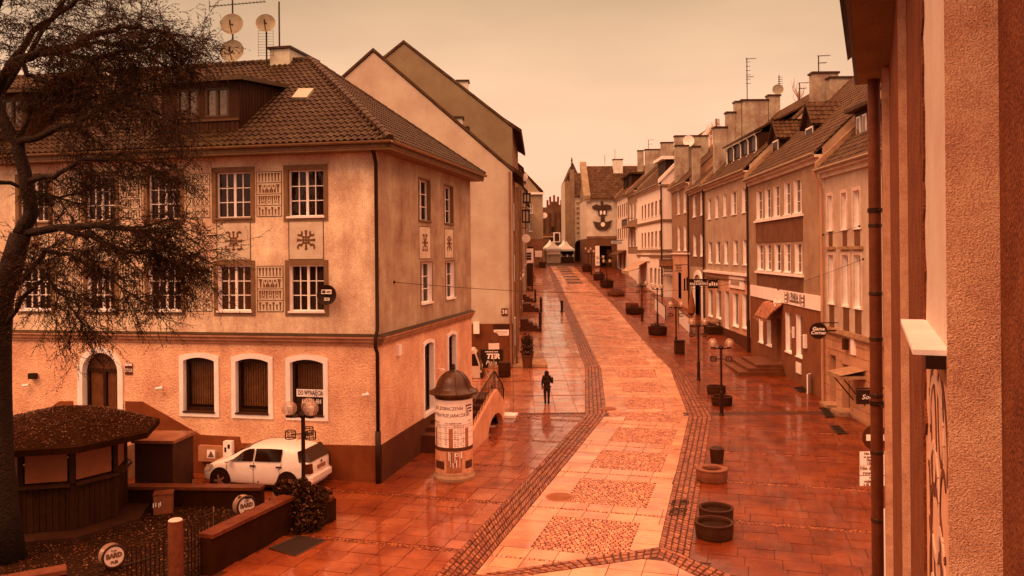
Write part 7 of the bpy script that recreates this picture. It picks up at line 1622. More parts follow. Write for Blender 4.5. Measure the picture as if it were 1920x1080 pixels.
# ================================================================ WALLED GARDEN, HUT, CAR
# ground of the garden with fallen leaves
def ring_line(pts, h, wd, name, label, cap_m, body_m, cap_h=.09, cat="wall", ov=.05):
    th = thing(name, (pts[0].x, pts[0].y, 0), label, cat); b = MB(); c = MB()
    L = [Vector((p.x, p.y)) for p in pts]
    def off(i, w):
        d = (L[min(i + 1, len(L) - 1)] - L[max(i - 1, 0)]).normalized(); nn = Vector((-d.y, d.x)); return L[i] + nn * w
    for i in range(len(L) - 1):
        P = [off(i, 0), off(i + 1, 0), off(i + 1, wd), off(i, wd)]; b.hexa([(p.x, p.y, -.05) for p in P] + [(p.x, p.y, h) for p in P])
        P = [off(i, -ov), off(i + 1, -ov), off(i + 1, wd + ov), off(i, wd + ov)]; g_ = .008 * (L[i + 1] - L[i]).normalized(); P[0] = P[0] + g_; P[3] = P[3] + g_
        cc = MB(); cc.hexa([(p.x, p.y, h + .001) for p in P] + [(p.x, p.y, h + cap_h) for p in P]); cc.build("coping_slab", cap_m, th)
    b.build("wall_body", body_m, th); return th
wall_m = mat("dark_garden_wall", (52, 14, 1), .85, .3, 2.5, 40, .5, .6, spec=.08); cope = mat("coping_stone", (112, 38, 12), .5, .4, 4, 60, .3, wet=.2, iv=.12)
gs = MB(); 
zw = .86
w0 = gat(396, 1080); w1 = gat(543, 1000); dv = (w1 - w0); w1 = w0 + dv * 1.06
GW = [w0 + dv * (-.0 + 1.06 * i / 8) for i in range(9)]; ring_line(GW, zw, .32, "garden_wall", "dark garden wall with stone coping running up to the round shrub planter", cope, wall_m)
bw0 = at(150, 905, 24.0); RW_ = [Vector((-13.4 + i * 1.0, 24.35 - i * .06, 0)) for i in range(7)]; ring_line(RW_, .54, .3, "garden_wall", "dark rear garden wall between the leafy yard and the white car", cope, wall_m)
# curved planter wall joining them, with shrub
pc = Vector((at(560, 940, 22.9).x + .1, 23.0)); arcp = [Vector((pc.x + .95 * math.cos(math.radians(a)), pc.y + .95 * math.sin(math.radians(a)), 0)) for a in range(60, 301, 20)][::-1]
pl = ring_line([Vector((pc.x + .62 * math.cos(math.radians(a)), pc.y + .62 * math.sin(math.radians(a)), 0)) for a in range(40, 361, 20)], .60, -.32, "round_shrub_planter", "curved stone planter wall round the dark shrub and triple globe lamp", cope, wall_m, cat="planter")
b = MB(); b.lathe([(.62, .5), (.001, .55)], (pc.x, pc.y, 0), 20); b.build("earth", "soil", pl)
sb = thing("round_shrub", (pc.x + .2, pc.y - .2, .6), "dark leafy shrub spilling over the round planter by the white car", "shrub"); 
M["leaf_mid"] = mat("shrub_leaf_mid", (96, 38, 12), .5, .4, 6, 30, 0, spec=.2, iv=.4)
sc_ = at(572, 938, 22.3); b = MB(); b2_ = MB()
for (dx, dy, dz, r_) in ((0, 0, 0, .5), (.25, -.3, -.3, .42), (-.25, -.1, -.1, .36), (.1, -.3, -.62, .38), (.3, -.1, .1, .35), (-.05, -.1, .38, .25), (-.55, .15, .25, .28)): 
    leafcloud(b, (sc_.x + dx * 1.15, sc_.y + dy, sc_.z + dz * 1.1), r_ * 1.0, r_ * .9, r_ * .88, 700, .05); leafcloud(b2_, (sc_.x + dx, sc_.y + dy - .06, sc_.z + dz + .05), r_ * 1.02, r_, r_ * .9, 90, .05)
b.build("foliage", "leaf_dark", sb, kind="stuff"); b2_.build("light_foliage", "leaf_mid", sb, kind="stuff"); b = MB()
for k in range(7): a = k * .9; b.tube([(pc.x + .1, pc.y - .1, .6), (sc_.x + .35 * math.cos(a), sc_.y + .3 * math.sin(a), sc_.z + .1), (sc_.x + .5 * math.cos(a), sc_.y + .45 * math.sin(a), sc_.z + .45)], [.02, .012, .005], 5)
b.build("stems", "wood", sb)
yard = MB(); Y0_ = [Vector((-22, 14)), Vector((w0.x - 1.6, 14)), Vector((w0.x - .3, w0.y)), Vector((w1.x - .25, w1.y)), Vector((-7.6, 24.2)), Vector((-22, 25))]; yard.poly([(p.x, p.y, .03) for p in Y0_]); yd = yard.build("yard_ground", "soil", kind="structure")
lv = MB(); lv2 = MB()
for _ in range(9000):
    x, y = random.uniform(-16, -6.0), random.uniform(17, 24.2); 
    fx = w0.x + (y - w0.y) * dv.x / dv.y
    if x > fx - .4: continue
    u = Vector((random.uniform(-1, 1), random.uniform(-1, 1), random.uniform(-.35, .35))).normalized(); w_ = u.cross(Vector((random.uniform(-.4, .4), random.uniform(-.4, .4), 1))).normalized(); s_ = random.uniform(.018, .042); p = Vector((x, y, .05 + random.uniform(0, .03)))
    (lv if random.random() < .85 else lv2).poly([p - u * s_, p + w_ * s_ * .6, p + u * s_, p - w_ * s_ * .6])
lv.build("fallen_leaves", mat("fallen_leaf", (88, 32, 8), .5, .5, 9, 30, 0, spec=.35, iv=.4), kind="stuff", org=(-10, 20, .05), label="brown fallen leaves covering the yard soil", cat="leaf litter")
lv2.build("bright_fallen_leaves", mat("fallen_leaf_bright", (132, 54, 20), .35, .4, 9, 30, 0, spec=.6, iv=.4), kind="stuff", org=(-10, 20, .05), label="paler wet fallen leaves scattered over the yard soil", cat="leaf litter")
# pillar and slatted gate
p = gat(330, 1095); pz = at(330, 975, p.y).z; gp_ = thing("gate_pillar", p, "round granite gate pillar with pale wet top", "pillar"); b = MB(); b.lathe([(.17, -.02), (.165, pz - .02), (.15, pz)], p, 24); b.build("shaft", mat("pillar_granite", (112, 39, 13), .6, .35, 6, 80, .4), gp_, smooth=False); b = MB(); b.lathe([(.155, pz + .001), (.13, pz + .02), (.001, pz + .025)], p, 24); b.build("cap", mat("wet_cap", (245, 150, 110), .25, .1, 4, 30, .1), gp_)
def gate(P0, P1, ztop, n, label, dip=0.0):
    th = thing("slatted_gate", P0, label, "gate"); d = P1 - P0; b = MB()
    for z in (.2, .72): b.tube([P0 + UP * z, P1 + UP * z], .022, 5)
    b.build("rail", "iron", th)
    for i in range(n):
        f_ = (i + .5) / n; q = P0 + d * f_; zt_ = ztop + dip * math.sin(math.pi * f_); s_ = MB(); s_.box((q.x, q.y, .06), .022, .022, zt_ - .06); s_.build("slat", "iron", th)
    return th
gate(Vector((p.x + .22, p.y + .05, 0)), Vector((w0.x - .1, w0.y + 1.0, 0)), pz - .22, 11, "right leaf of the dark slatted gate between pillar and wall", .06)
gate(Vector((p.x - .8, p.y - .75, 0)), Vector((p.x - .2, p.y - .05, 0)), pz - .3, 9, "left leaf of the dark slatted gate running down from the pillar", -.1)
lw0 = Vector((p.x - 1.7, p.y - 1.4, 0)); ring_line([lw0 + Vector((-.9 * i, -.55 * i, 0)) for i in range(5)][::-1], .8, .3, "garden_wall", "short dark wall stub with coping below the first round drum sign", cope, wall_m)
# drum signs with lettering
def drum(px, py, Y, label, base_z):
    c = at(px, py, Y); th = thing("drum_sign", (c.x, Y, base_z), label, "sign"); nd = Vector((.95, -1, .10)).normalized(); b = MB(); b.disc(c - nd * .16, nd, .27, .26, 32); b.build("drum", mat("drum_zinc", (216, 128, 84), .22, .2, 3, 30, .05, spec=.8, metal=.5), th)
    u = UP.cross(nd).normalized(); w = nd.cross(u); b = MB(); b.tube([c + nd * .10 + (u * math.cos(k * .1963) + w * math.sin(k * .1963)) * .25 for k in range(33)], .03, 6, False); b.build("rim", "dark", th)
    b = MB(); b.disc(c + nd * .101, nd, .235, .006, 28); f_ = b.build("face", mat("sign_face_pale", (255, 168, 126), .5, .1, 5, 30, .1), th)
    text("BARD", .15, M["motif"], c + nd * .112 + w * .02, u, w, th, sx=.9, bold=.01); text("PUB", .07, M["motif"], c + nd * .112 + w * .13, u, w, th); text("PUB", .09, M["motif"], c + nd * .112 - w * .13, u, w, th, bold=.006)
    b = MB(); b.tube([c - UP * .24, (c.x, Y, base_z)], .06, 8); b.box((c.x, Y, base_z), .3, .2, .04); b.build("stand", "iron", th)
drum(211, 1042, 19.3, "first round drum sign with lettering, beside the gate below the hut", .0 + at(211, 1068, 19.3).z)
drum(459, 948, 21.9, "second round drum sign with lettering, on the garden wall coping", zw + .09)
# small pegs and boxes in the yard
for px_, py_, Y_, h_, lab in ((401, 990, 21.6, .55, "thin metal peg at the corner of the yard path"), (391, 1000, 21.2, .3, "short metal peg beside the taller peg"), (362, 918, 24.2, .3, "thin metal peg on the rear wall coping farther left"), (484, 922, 24.1, .32, "thin metal peg on the rear wall by the car door"), (512, 944, 22.9, .35, "thin metal peg on the pale round coping end")):
    c = at(px_, py_, Y_); th = thing("metal_peg", c, lab, "peg"); b = MB(); b.tube([c - UP * .06, c + UP * h_], .02, 6); b.build("rod", "zinc", th); b = MB(); b.lathe([(.05, -.01), (.05, .02), (.02, .03)], c, 10); b.build("foot", "zinc", th)
c = at(307, 936, 23.7); c.z = .30; ebx = thing("yard_utility_box", (c.x, 23.7, 0), "small granite box with white scribble in the leafy yard", "utility box"); b = MB(); b.box((c.x, 23.7, 0.02), .5, .45, c.z + .24, .3); b.build("body", mat("box_granite", (146, 60, 26), .6, .3, 5, 50, .3), ebx); b = MB(); zz = c.z
for x_, y_ in ((-.12, .0), (-.06, .02), (.02, .0), (.06, .03)): b.box((c.x + x_ - .05, 23.7 - .262 + x_ * .31, zz - .06 + y_), .025, .01, .12, .3)
b.build("scribble", "white", ebx)
b = MB(); b.box((c.x, 23.7, c.z + .262), .54, .49, .04, .3); b.build("lid", cope, ebx)
# bulky stone cabinet behind the hut
a = at(250, 826, 25.2); c = at(331, 826, 25.2); cb = thing("stone_cabinet", ((a.x + c.x) / 2, 25.2, 0), "tall dark stone cabinet with pale flat lid behind the hut", "cabinet"); b = MB(); b.box(((a.x + c.x) / 2, 25.9, 0), c.x - a.x - .1, 1.3, a.z - .1, -.1); b.build("body", mat("cabinet_stone", (70, 23, 5), .8, .3, 3, 40, .5, .4), cb); b = MB(); b.box(((a.x + c.x) / 2, 25.9, a.z - .098), c.x - a.x + .05, 1.45, .09, -.1); b.build("lid", mat("cabinet_lid", (150, 66, 32), .4, .25, 3, 40, .2, wet=.2), cb)
# ---- octagonal wooden hut
kc = Vector((-12.75, 23.2)); Rk = 1.62; NK = 8; kh = thing("wooden_hut", (kc.x, kc.y, 0), "dark octagonal wooden bar hut with low leaf covered roof and pale shutters", "hut")
zc0, zc1, zr = at(150, 905, 21.7).z, at(150, 852, 21.7).z + .05, 2.5; rot = math.radians(14)
def KP(i, r, z): a = rot + 2 * math.pi * i / NK + math.pi / NK - math.pi / 2; return Vector((kc.x + r * math.cos(a), kc.y + r * math.sin(a), z))
for i in range(NK):
    b = MB(); b.tube([KP(i, Rk, .15), KP(i, Rk, zr - .05)], .085, 4); b.build("post", "wood", kh)
    A_, B_ = KP(i, Rk, 0), KP(i + 1, Rk, 0); dd = B_ - A_; n_ = Vector((dd.y, -dd.x, 0)).normalized(); nb = 8
    for k in range(nb): q0 = A_ + dd * (k + .04) / nb; q1 = A_ + dd * (k + .96) / nb; b = MB(); b.hexa([q0 + UP * .15, q1 + UP * .15, q1 + n_ * .03 + UP * .15, q0 + n_ * .03 + UP * .15, q0 + UP * (zc0 - .12), q1 + UP * (zc0 - .12), q1 + n_ * .03 + UP * (zc0 - .12), q0 + n_ * .03 + UP * (zc0 - .12)]); b.build("board", "wood", kh)
    b = MB(); b.hexa([A_ + UP * (zc0 - .119) - n_ * .1, B_ + UP * (zc0 - .119) - n_ * .1, B_ + n_ * .2 + UP * (zc0 - .119), A_ + n_ * .2 + UP * (zc0 - .119), A_ + UP * (zc0 - .04) - n_ * .1, B_ + UP * (zc0 - .04) - n_ * .1, B_ + n_ * .2 + UP * (zc0 - .04), A_ + n_ * .2 + UP * (zc0 - .04)]); b.build("counter", mat("counter_wood", (66, 22, 4), .4, .3, 4, 30, .2), kh)
    q0 = A_ + dd * .09; q1 = A_ + dd * .91; b = MB(); b.hexa([q0 + UP * zc0 - n_ * .03, q1 + UP * zc0 - n_ * .03, q1 + UP * zc0, q0 + UP * zc0, q0 + UP * zr - n_ * .03, q1 + UP * zr - n_ * .03, q1 + UP * zr, q0 + UP * zr]); s_ = b.build("shutter", mat("shutter_pale", (164, 68, 30), .7, .12, 3, 30, .2, .3), kh)
b = MB(); b.prism([KP(i, Rk + .75, 0) for i in range(NK)], (0, 0, .14)); b.build("platform", mat("hut_platform", (60, 19, 3), .6, .3, 3, 40, .4), kh)
b = MB(); ez_, pz_ = zr + .02, zr + .72
for i in range(NK):
    b.poly([KP(i, 2.6, ez_), KP(i + 1, 2.6, ez_), KP(i + 1, 1.4, ez_ + .42), KP(i, 1.4, ez_ + .42)]); b.poly([KP(i, 1.4, ez_ + .42), KP(i + 1, 1.4, ez_ + .42), (kc.x, kc.y, pz_)])
    b.poly([KP(i, 2.6, ez_ - .16), KP(i + 1, 2.6, ez_ - .16), KP(i + 1, 2.6, ez_), KP(i, 2.6, ez_)]); b.poly([KP(i, 2.6, ez_ - .16), KP(i + 1, 2.6, ez_ - .16), (kc.x, kc.y, ez_ - .05)])
b.build("roof", mat("mossy_felt", (48, 14, 1), .9, .4, 4, 20, .8, spec=.05), kh)
lf = MB(); lf2 = MB()
for _ in range(5200):
    a = random.uniform(0, 6.283); r_ = 2.5 * math.sqrt(random.random()); z = ez_ + (.42 * (2.6 - r_) / 1.2 if r_ > 1.4 else .42 + (pz_ - ez_ - .42) * (1.4 - r_) / 1.4) + .02
    p_ = Vector((kc.x + r_ * .97 * math.cos(a), kc.y + r_ * .97 * math.sin(a), z)); u = Vector((random.uniform(-1, 1), random.uniform(-1, 1), random.uniform(-.5, .5))).normalized(); w_ = u.cross(Vector((random.uniform(-.6, .6), random.uniform(-.6, .6), 1))).normalized(); s_ = random.uniform(.012, .032)
    (lf if random.random() < .94 else lf2).poly([p_ - u * s_, p_ + w_ * s_ * .6, p_ + u * s_, p_ - w_ * s_ * .6])
lf.build("roof_leaves", MATS["fallen_leaf"], kh, kind="stuff"); lf2.build("pale_roof_leaves", MATS["fallen_leaf_bright"], kh, kind="stuff")
# ---- white hatchback
cpos = gat(541, 928); ca = math.atan2(.245, -.97); car = thing("parked_car", (0, 0, 0), "white five door hatchback parked along the corner house wall", "car")
CAR = mat("white_car_paint", (255, 186, 144), .22, .05, 2, 20, .0, spec=.6, raw=(.90, .84, .80)); SEC = [(-1.99, .62, .34, .62, .86, .86, .5, .90), (-1.93, .74, .24, .62, .96, 1.0, .58, 1.02), (-1.86, .79, .2, .62, .99, 1.16, .59, 1.19), (-1.62, .82, .19, .62, 1.0, 1.40, .58, 1.44), (-1.2, .825, .19, .60, .985, 1.44, .60, 1.485), (-.5, .825, .18, .58, .965, 1.455, .61, 1.505), (.2, .825, .18, .56, .95, 1.42, .60, 1.475), (.62, .825, .18, .55, .94, 1.25, .60, 1.29), (1.08, .82, .18, .55, .925, .985, .62, 1.0), (1.45, .81, .19, .54, .86, .885, .58, .92), (1.75, .76, .2, .5, .76, .78, .52, .80), (1.92, .68, .22, .46, .66, .67, .44, .68), (1.99, .56, .28, .44, .58, .58, .34, .58)]
def csec(x):
    for a, c in zip(SEC, SEC[1:]):
        if a[0] <= x <= c[0]: f_ = (x - a[0]) / (c[0] - a[0]); return [a[i] + (c[i] - a[i]) * f_ for i in range(8)]
    return SEC[0] if x < SEC[0][0] else SEC[-1]
b = MB(); ring = []
for x, hw, z0, zm, zbt, zre, hwr, zc_ in SEC:
    half = [(0, z0), (hw * .86, z0), (hw * .97, z0 + .1), (hw, zm), (hw * .985, (zm + zbt) / 2), (hw * .955, zbt), (hwr, zre), (hwr * .6, zc_ - .012), (0, zc_)]
    P = [(x, y, z) for y, z in half] + [(x, -y, z) for y, z in half[-2:0:-1]]; ring.append(P)
n = len(ring[0])
for P in ring: b.v += P
for k in range(len(ring) - 1):
    for i in range(n): b.f.append((k * n + i, k * n + (i + 1) % n, (k + 1) * n + (i + 1) % n, (k + 1) * n + i))
b.f.append(tuple(range(n - 1, -1, -1))); b.f.append(tuple(range((len(ring) - 1) * n, len(ring) * n)))
body = b.build("body", CAR, car, smooth=True)
md = body.modifiers.new("smooth", 'SUBSURF'); md.levels = 1; md.render_levels = 2
def sidep(x, f_, s, o=.012):        # f_: 0 at belt, 1 at roof edge
    c_ = csec(x); y0_, z0_, y1_, z1_ = c_[1] * .955, c_[4], c_[6], c_[5]; return (x, s * (y0_ + (y1_ - y0_) * f_ + o), z0_ + (z1_ - z0_) * f_)
GLS = mat("car_glass", (46, 14, 2), .08, .1, 3, 20, 0, spec=.45)
for s in (1, -1):
    for xa_, xb_ in ((-.98, -.03), (.03, .93)):
        q = MB(); N_ = 10; G2 = []
        for i in range(N_ + 1):
            x = xa_ + (xb_ - xa_) * i / N_; ft_ = min(.84, max(.10, (.98 - x) * 1.55)); G2.append([sidep(x, .06 + (ft_ - .06) * j / 4, s, .028 if x < .4 else .034) for j in range(5)])
        for i in range(N_):
            for j in range(4): q.poly([G2[i][j], G2[i + 1][j], G2[i + 1][j + 1], G2[i][j + 1]])
        q.build("side_window", GLS, car)
    q = MB(); q.poly([sidep(-1.30, .3, s), sidep(-1.04, .12, s), sidep(-1.04, .84, s), sidep(-1.22, .82, s)]); 
def cen(x, k, o=.012):
    c_ = csec(x); return (x, k * c_[6] * .93, c_[5] + (c_[7] - c_[5]) * (1 - abs(k)) + o)
q = MB(); X = [.30, .62, .86, 1.04]
for a, c in zip(X, X[1:]):
    for k0, k1 in ((-.96, -.4), (-.4, .4), (.4, .96)): q.poly([cen(a, k0, .02), cen(a, k1, .02), cen(c, k1, .02), cen(c, k0, .02)])
q.build("windscreen", GLS, car)
q = MB()
for k0, k1 in ((-1, -.5), (-.5, .5), (.5, 1)): q.poly([(-1.70, k0 * .57, 1.385), (-1.70, k1 * .57, 1.385), (-1.975, k1 * .66, 1.02), (-1.975, k0 * .66, 1.02)])
for s in (1, -1): q.poly([(-1.70, s * .57, 1.385), (-1.975, s * .66, 1.02), (-1.62, s * .80, 1.02), (-1.50, s * .67, 1.33)])
q.build("rear_window", GLS, car)
for s in (1, -1):
    for wx in (-1.22, 1.22):
        q = MB(); q.disc((wx, s * .775, .36), (0, s, 0), .375, .055, 26); q.build("wheel_arch", "iron", car)
        q = MB(); q.lathe([(.30, -.1), (.31, -.06), (.31, .06), (.30, .085), (.2, .09)], (0, 0, 0), 24); q.v = [(wx + x, s * (.755 + z), .31 + y) for x, y, z in q.v]; w = q.build("wheel", "iron", car)
        q = MB(); q.disc((wx, s * .842, .31), (0, s, 0), .2, .006, 20); rim_ = q.build("rim", "iron", w)
        q = MB()
        for k in range(5): a = k * 1.2566; q.hexa([(wx + .03 * math.cos(a + 1.57), s * .849, .31 + .03 * math.sin(a + 1.57)), (wx - .03 * math.cos(a + 1.57), s * .849, .31 - .03 * math.sin(a + 1.57)), (wx + .2 * math.cos(a - .16), s * .849, .31 + .2 * math.sin(a - .16)), (wx + .2 * math.cos(a + .16), s * .849, .31 + .2 * math.sin(a + .16))] + [(wx + .03 * math.cos(a + 1.57), s * .862, .31 + .03 * math.sin(a + 1.57)), (wx - .03 * math.cos(a + 1.57), s * .862, .31 - .03 * math.sin(a + 1.57)), (wx + .2 * math.cos(a - .16), s * .862, .31 + .2 * math.sin(a - .16)), (wx + .2 * math.cos(a + .16), s * .862, .31 + .2 * math.sin(a + .16))])
        q.build("spokes", mat("alloy", (170, 92, 56), .35, .1, 3, 20, 0, metal=.3), w)
    # doors: seams and handles
    q = MB()
    for x0, x1 in ((.98, .98), (.0, .0), (-.86, -1.02)):
        for f0, f1 in ((.24, .5), (.5, .72), (.72, .955)):
            c_ = csec(x0); yy = lambda z: csec(x0)[1] * (1.0 if z < .75 else .985) + .003
            q.tube([(x0 + (x1 - x0) * f0 * .3, s * (yy(f0) - .002), f0), (x0 + (x1 - x0) * f1, s * (yy(f1) - .004 - (.012 if f1 > .9 else 0)), f1)], .007, 4)
    q.tube([(.98, s * .826, .28), (.0, s * .828, .28), (-.85, s * .828, .28)], .006, 4); q.build("door_seam", "dark", car)
    for hx in (.12, -.82): q = MB(); q.hexa([(hx, s * .815, .82), (hx - .2, s * .815, .82), (hx - .2, s * .848, .82), (hx, s * .848, .82), (hx, s * .815, .865), (hx - .2, s * .815, .865), (hx - .2, s * .842, .865), (hx, s * .842, .865)]); q.build("door_handle", "dark", car)
    q = MB(); q.ball((.88, s * .93, .98), .1, 10, 8, .7); q.build("wing_mirror", CAR, car, smooth=True)
    q = MB(); q.poly([(1.62, s * .80, .62), (1.86, s * .735, .60), (1.82, s * .66, .76), (1.50, s * .80, .82)]); q.poly([(1.62, s * .80, .62), (1.50, s * .80, .82), (1.5, s * .815, .72)]); q.build("headlight", mat("headlamp_glass", (214, 140, 100), .1, .3, 6, 20, 0, spec=.8), car)
    q = MB(); q.hexa([(-1.78, s * .81, .68), (-1.78, s * .835, .68), (-1.985, s * .735, .66), (-2.0, s * .56, .66), (-1.80, s * .79, .97), (-1.80, s * .815, .97), (-1.955, s * .73, .97), (-1.985, s * .58, .96)]); q.build("tail_light", mat("tail_lamp_red", (92, 30, 6), .15, .1, 4, 20, 0, spec=.7), car)
q = MB(); q.hexa([(-2.03, -.72, .34), (-1.8, -.82, .3), (-1.8, .82, .3), (-2.03, .72, .34), (-2.06, -.66, .58), (-1.85, -.8, .58), (-1.85, .8, .58), (-2.06, .66, .58)]); bb = q.build("rear_bumper", CAR, car, smooth=False); mb_ = bb.modifiers.new("round", 'BEVEL'); mb_.width = .05; mb_.segments = 3
q = MB(); q.box((-2.0, 0, .72), .03, .52, .12); q.build("number_plate", mat("plate_tan", (170, 88, 48), .5, .2, 9, 60, 0), car); q = MB(); q.disc((-2.0, 0, .92), (-1, 0, 0), .045, .015, 14); q.build("badge", "dark", car); q = MB(); q.tube([(-1.1, 0, 1.5), (-1.35, 0, 1.68)], .008, 4); q.build("aerial", "iron", car)
q = MB(); q.box((1.94, 0, .36), .1, .9, .12); q.build("grille", "iron", car)
q = MB(); q.box((-.05, 0, .17), 3.4, 1.5, .12); q.build("underbody", "iron", car)
hd_ = Vector((-.97, .243, 0)).normalized(); rgt = Vector((hd_.y, -hd_.x, 0)); lft = -rgt       # left side of the car faces us
rear = cpos; base = rear + hd_ * 1.22 + rgt * .80
lx = Vector((-hd_.y, hd_.x, 0)); car.location = (base.x, base.y, 0); car.rotation_euler = (0, 0, math.atan2(hd_.y, hd_.x)); car.scale = (.965, .965, .985)
# ================================================================ PEOPLE
def skin_mesh(name, verts, edges, radii, m, parent, root=0, lv=2, org=None):
    me = bpy.data.meshes.new(name); off = ORG.get(topof(parent).name); me.from_pydata([tuple(Vector(v) - off) for v in verts], edges, [])
    o = bpy.data.objects.new(name, me); COL.objects.link(o); o.parent = parent; sk = o.modifiers.new("skin", 'SKIN'); sd = me.skin_vertices[0].data
    for i, r in enumerate(radii): sd[i].radius = (r, r) if not isinstance(r, tuple) else r; sd[i].use_root = (i == root)
    sk.use_smooth_shade = True; sb_ = o.modifiers.new("sub", 'SUBSURF'); sb_.levels = 1; sb_.render_levels = lv; me.materials.append(M[m] if isinstance(m, str) else m); return o
def person(base, H, label, facing, simple=False):
    """walking away along +facing; u = right of the figure"""
    th = thing("person", base, label, "person"); f_ = Vector(facing).normalized(); u = Vector((f_.y, -f_.x, 0)); k = H / 1.70
    P = lambda x, y, z: Vector(base) + (u * x + f_ * y + UP * z) * k
    V = [P(0, 0, .93), P(0, .0, 1.10), P(0, .01, 1.28), P(0, .0, 1.42), P(0, .0, 1.50), P(0, .03, 1.60),            # pelvis, waist, chest, shoulders, neck, head
         P(.145, 0, 1.39), P(.21, -.02, 1.14), P(.18, .16, 1.06),                                                        # right arm, bent forward
         P(-.145, 0, 1.39), P(-.21, -.03, 1.13), P(-.235, -.02, .88),                                                    # left arm hanging
         P(.085, 0, .86), P(.085, .09, .48), P(.08, .02, .09), P(.08, .13, .035),                                       # right leg
         P(-.085, 0, .86), P(-.085, -.02, .48), P(-.08, -.16, .12), P(-.08, -.05, .035)]
    E = [(0, 1), (1, 2), (2, 3), (3, 4), (4, 5), (3, 6), (6, 7), (7, 8), (3, 9), (9, 10), (10, 11), (0, 12), (12, 13), (13, 14), (14, 15), (0, 16), (16, 17), (17, 18), (18, 19)]
    Rr = [.13, .10, .11, .09, .055, .09, .05, .04, .035, .05, .04, .035, .095, .062, .045, .038, .095, .062, .045, .038]
    for s_, w in ((8, (.0, .08, -.0)), (11, (0, 0.02, -.09))):      # hands: palm and five fingers
        x0 = V[s_]; d = (u * w[0] + f_ * w[1] + UP * w[2]) * k; pi = len(V); V.append(x0 + d); E.append((s_, pi)); Rr.append(.032)
        for j, (lat, ln) in enumerate(((-.028, .075), (-.01, .09), (.01, .085), (.028, .065))): V.append(V[pi] + u * lat * k + d.normalized() * ln * k); E.append((pi, len(V) - 1)); Rr.append(.009)
        V.append(V[pi] + (u * (.045 if s_ == 11 else -.045) - UP * .0 + d.normalized() * .03) * k); E.append((pi, len(V) - 1)); Rr.append(.01)
    skin_mesh("body", V, E, [r * k for r in Rr], mat("skin_tone", (150, 70, 36), .6, .1, 5, 30, .1), th)
    cm = mat("dark_coat", (50, 17, 3), .8, .25, 5, 40, .2)
    CV = [P(0, -.01, .72), P(0, 0, .93), P(0, 0, 1.10), P(0, .01, 1.28), P(0, 0, 1.42), P(.145, 0, 1.38), P(.215, -.02, 1.14), P(.185, .14, 1.07), P(-.145, 0, 1.38), P(-.215, -.03, 1.13), P(-.24, -.02, .91)]
    skin_mesh("coat", CV, [(0, 1), (1, 2), (2, 3), (3, 4), (4, 5), (5, 6), (6, 7), (4, 8), (8, 9), (9, 10)], [k * r for r in (.17, .175, .14, .155, .115, .075, .062, .05, .075, .062, .05)], cm, th, 1)
    tm = mat("dark_trousers", (62, 22, 5), .8, .25, 5, 40, .2)
    TV = [P(0, 0, .84), P(.09, .01, .78), P(.09, .09, .48), P(.082, .03, .16), P(-.09, -.0, .78), P(-.09, -.02, .48), P(-.082, -.15, .18)]
    skin_mesh("trousers", TV, [(0, 1), (1, 2), (2, 3), (0, 4), (4, 5), (5, 6)], [k * r for r in (.15, .105, .08, .06, .105, .08, .06)], tm, th)
    HV = [P(0, .02, 1.62), P(0, -.035, 1.58), P(0, -.06, 1.46), P(0, -.07, 1.36)]
    skin_mesh("hair", HV, [(0, 1), (1, 2), (2, 3)], [(k * .115, k * .12), (k * .12, k * .11), (k * .125, k * .055), (k * .115, k * .03)], mat("dark_hair", (42, 14, 2), .5, .2, 8, 60, .2), th)
    b = MB()
    for s_ in (-1, 1): b.ball(P(.035 * s_, .118, 1.615), .014 * k, 8, 6)
    b.tube([P(0, .115, 1.60), P(0, .15, 1.575), P(0, .12, 1.565)], .012 * k, 5); b.tube([P(-.025, .118, 1.54), P(.025, .118, 1.54)], .007 * k, 4); b.build("face_features", "skin_tone" if "skin_tone" in M else MATS["skin_tone"], th)
    bo_ = MB()
    for x, y, z in ((.08, .02, .0), (-.08, -.15, .03)):
        a = P(x, y, z); bo_.tube([P(x, y - .06, z + .03), P(x, y + .06, z + .045), P(x, y + .17, z + .025)], [.05 * k, .05 * k, .03 * k], 8); bo_.tube([P(x, y - .02, z + .06), P(x, y - .02, z + .22)], .055 * k, 8)
    bo_.build("boots", "iron", th)
    return th, P
th, P = person(gat(1025.5, 757), 1.64, "woman in dark coat with long hair walking away up the wet pavement", (.04, 1, 0))
bg = thing("handbag", P(.24, .12, 1.1), "small dark bag held against the walking woman's right side", "bag"); b = MB(); b.box(P(.27, .12, 1.02), .10, .26, .26); b.build("bag_body", "wood", bg); b = MB(); b.tube([P(.27, .02, 1.27), P(.27, .12, 1.38), P(.27, .22, 1.27)], .012, 5); b.build("handle", "iron", bg)
person(gat(1032.5, 493.5), 1.72, "far small dark figure walking before the white market tents", (0, 1, 0))
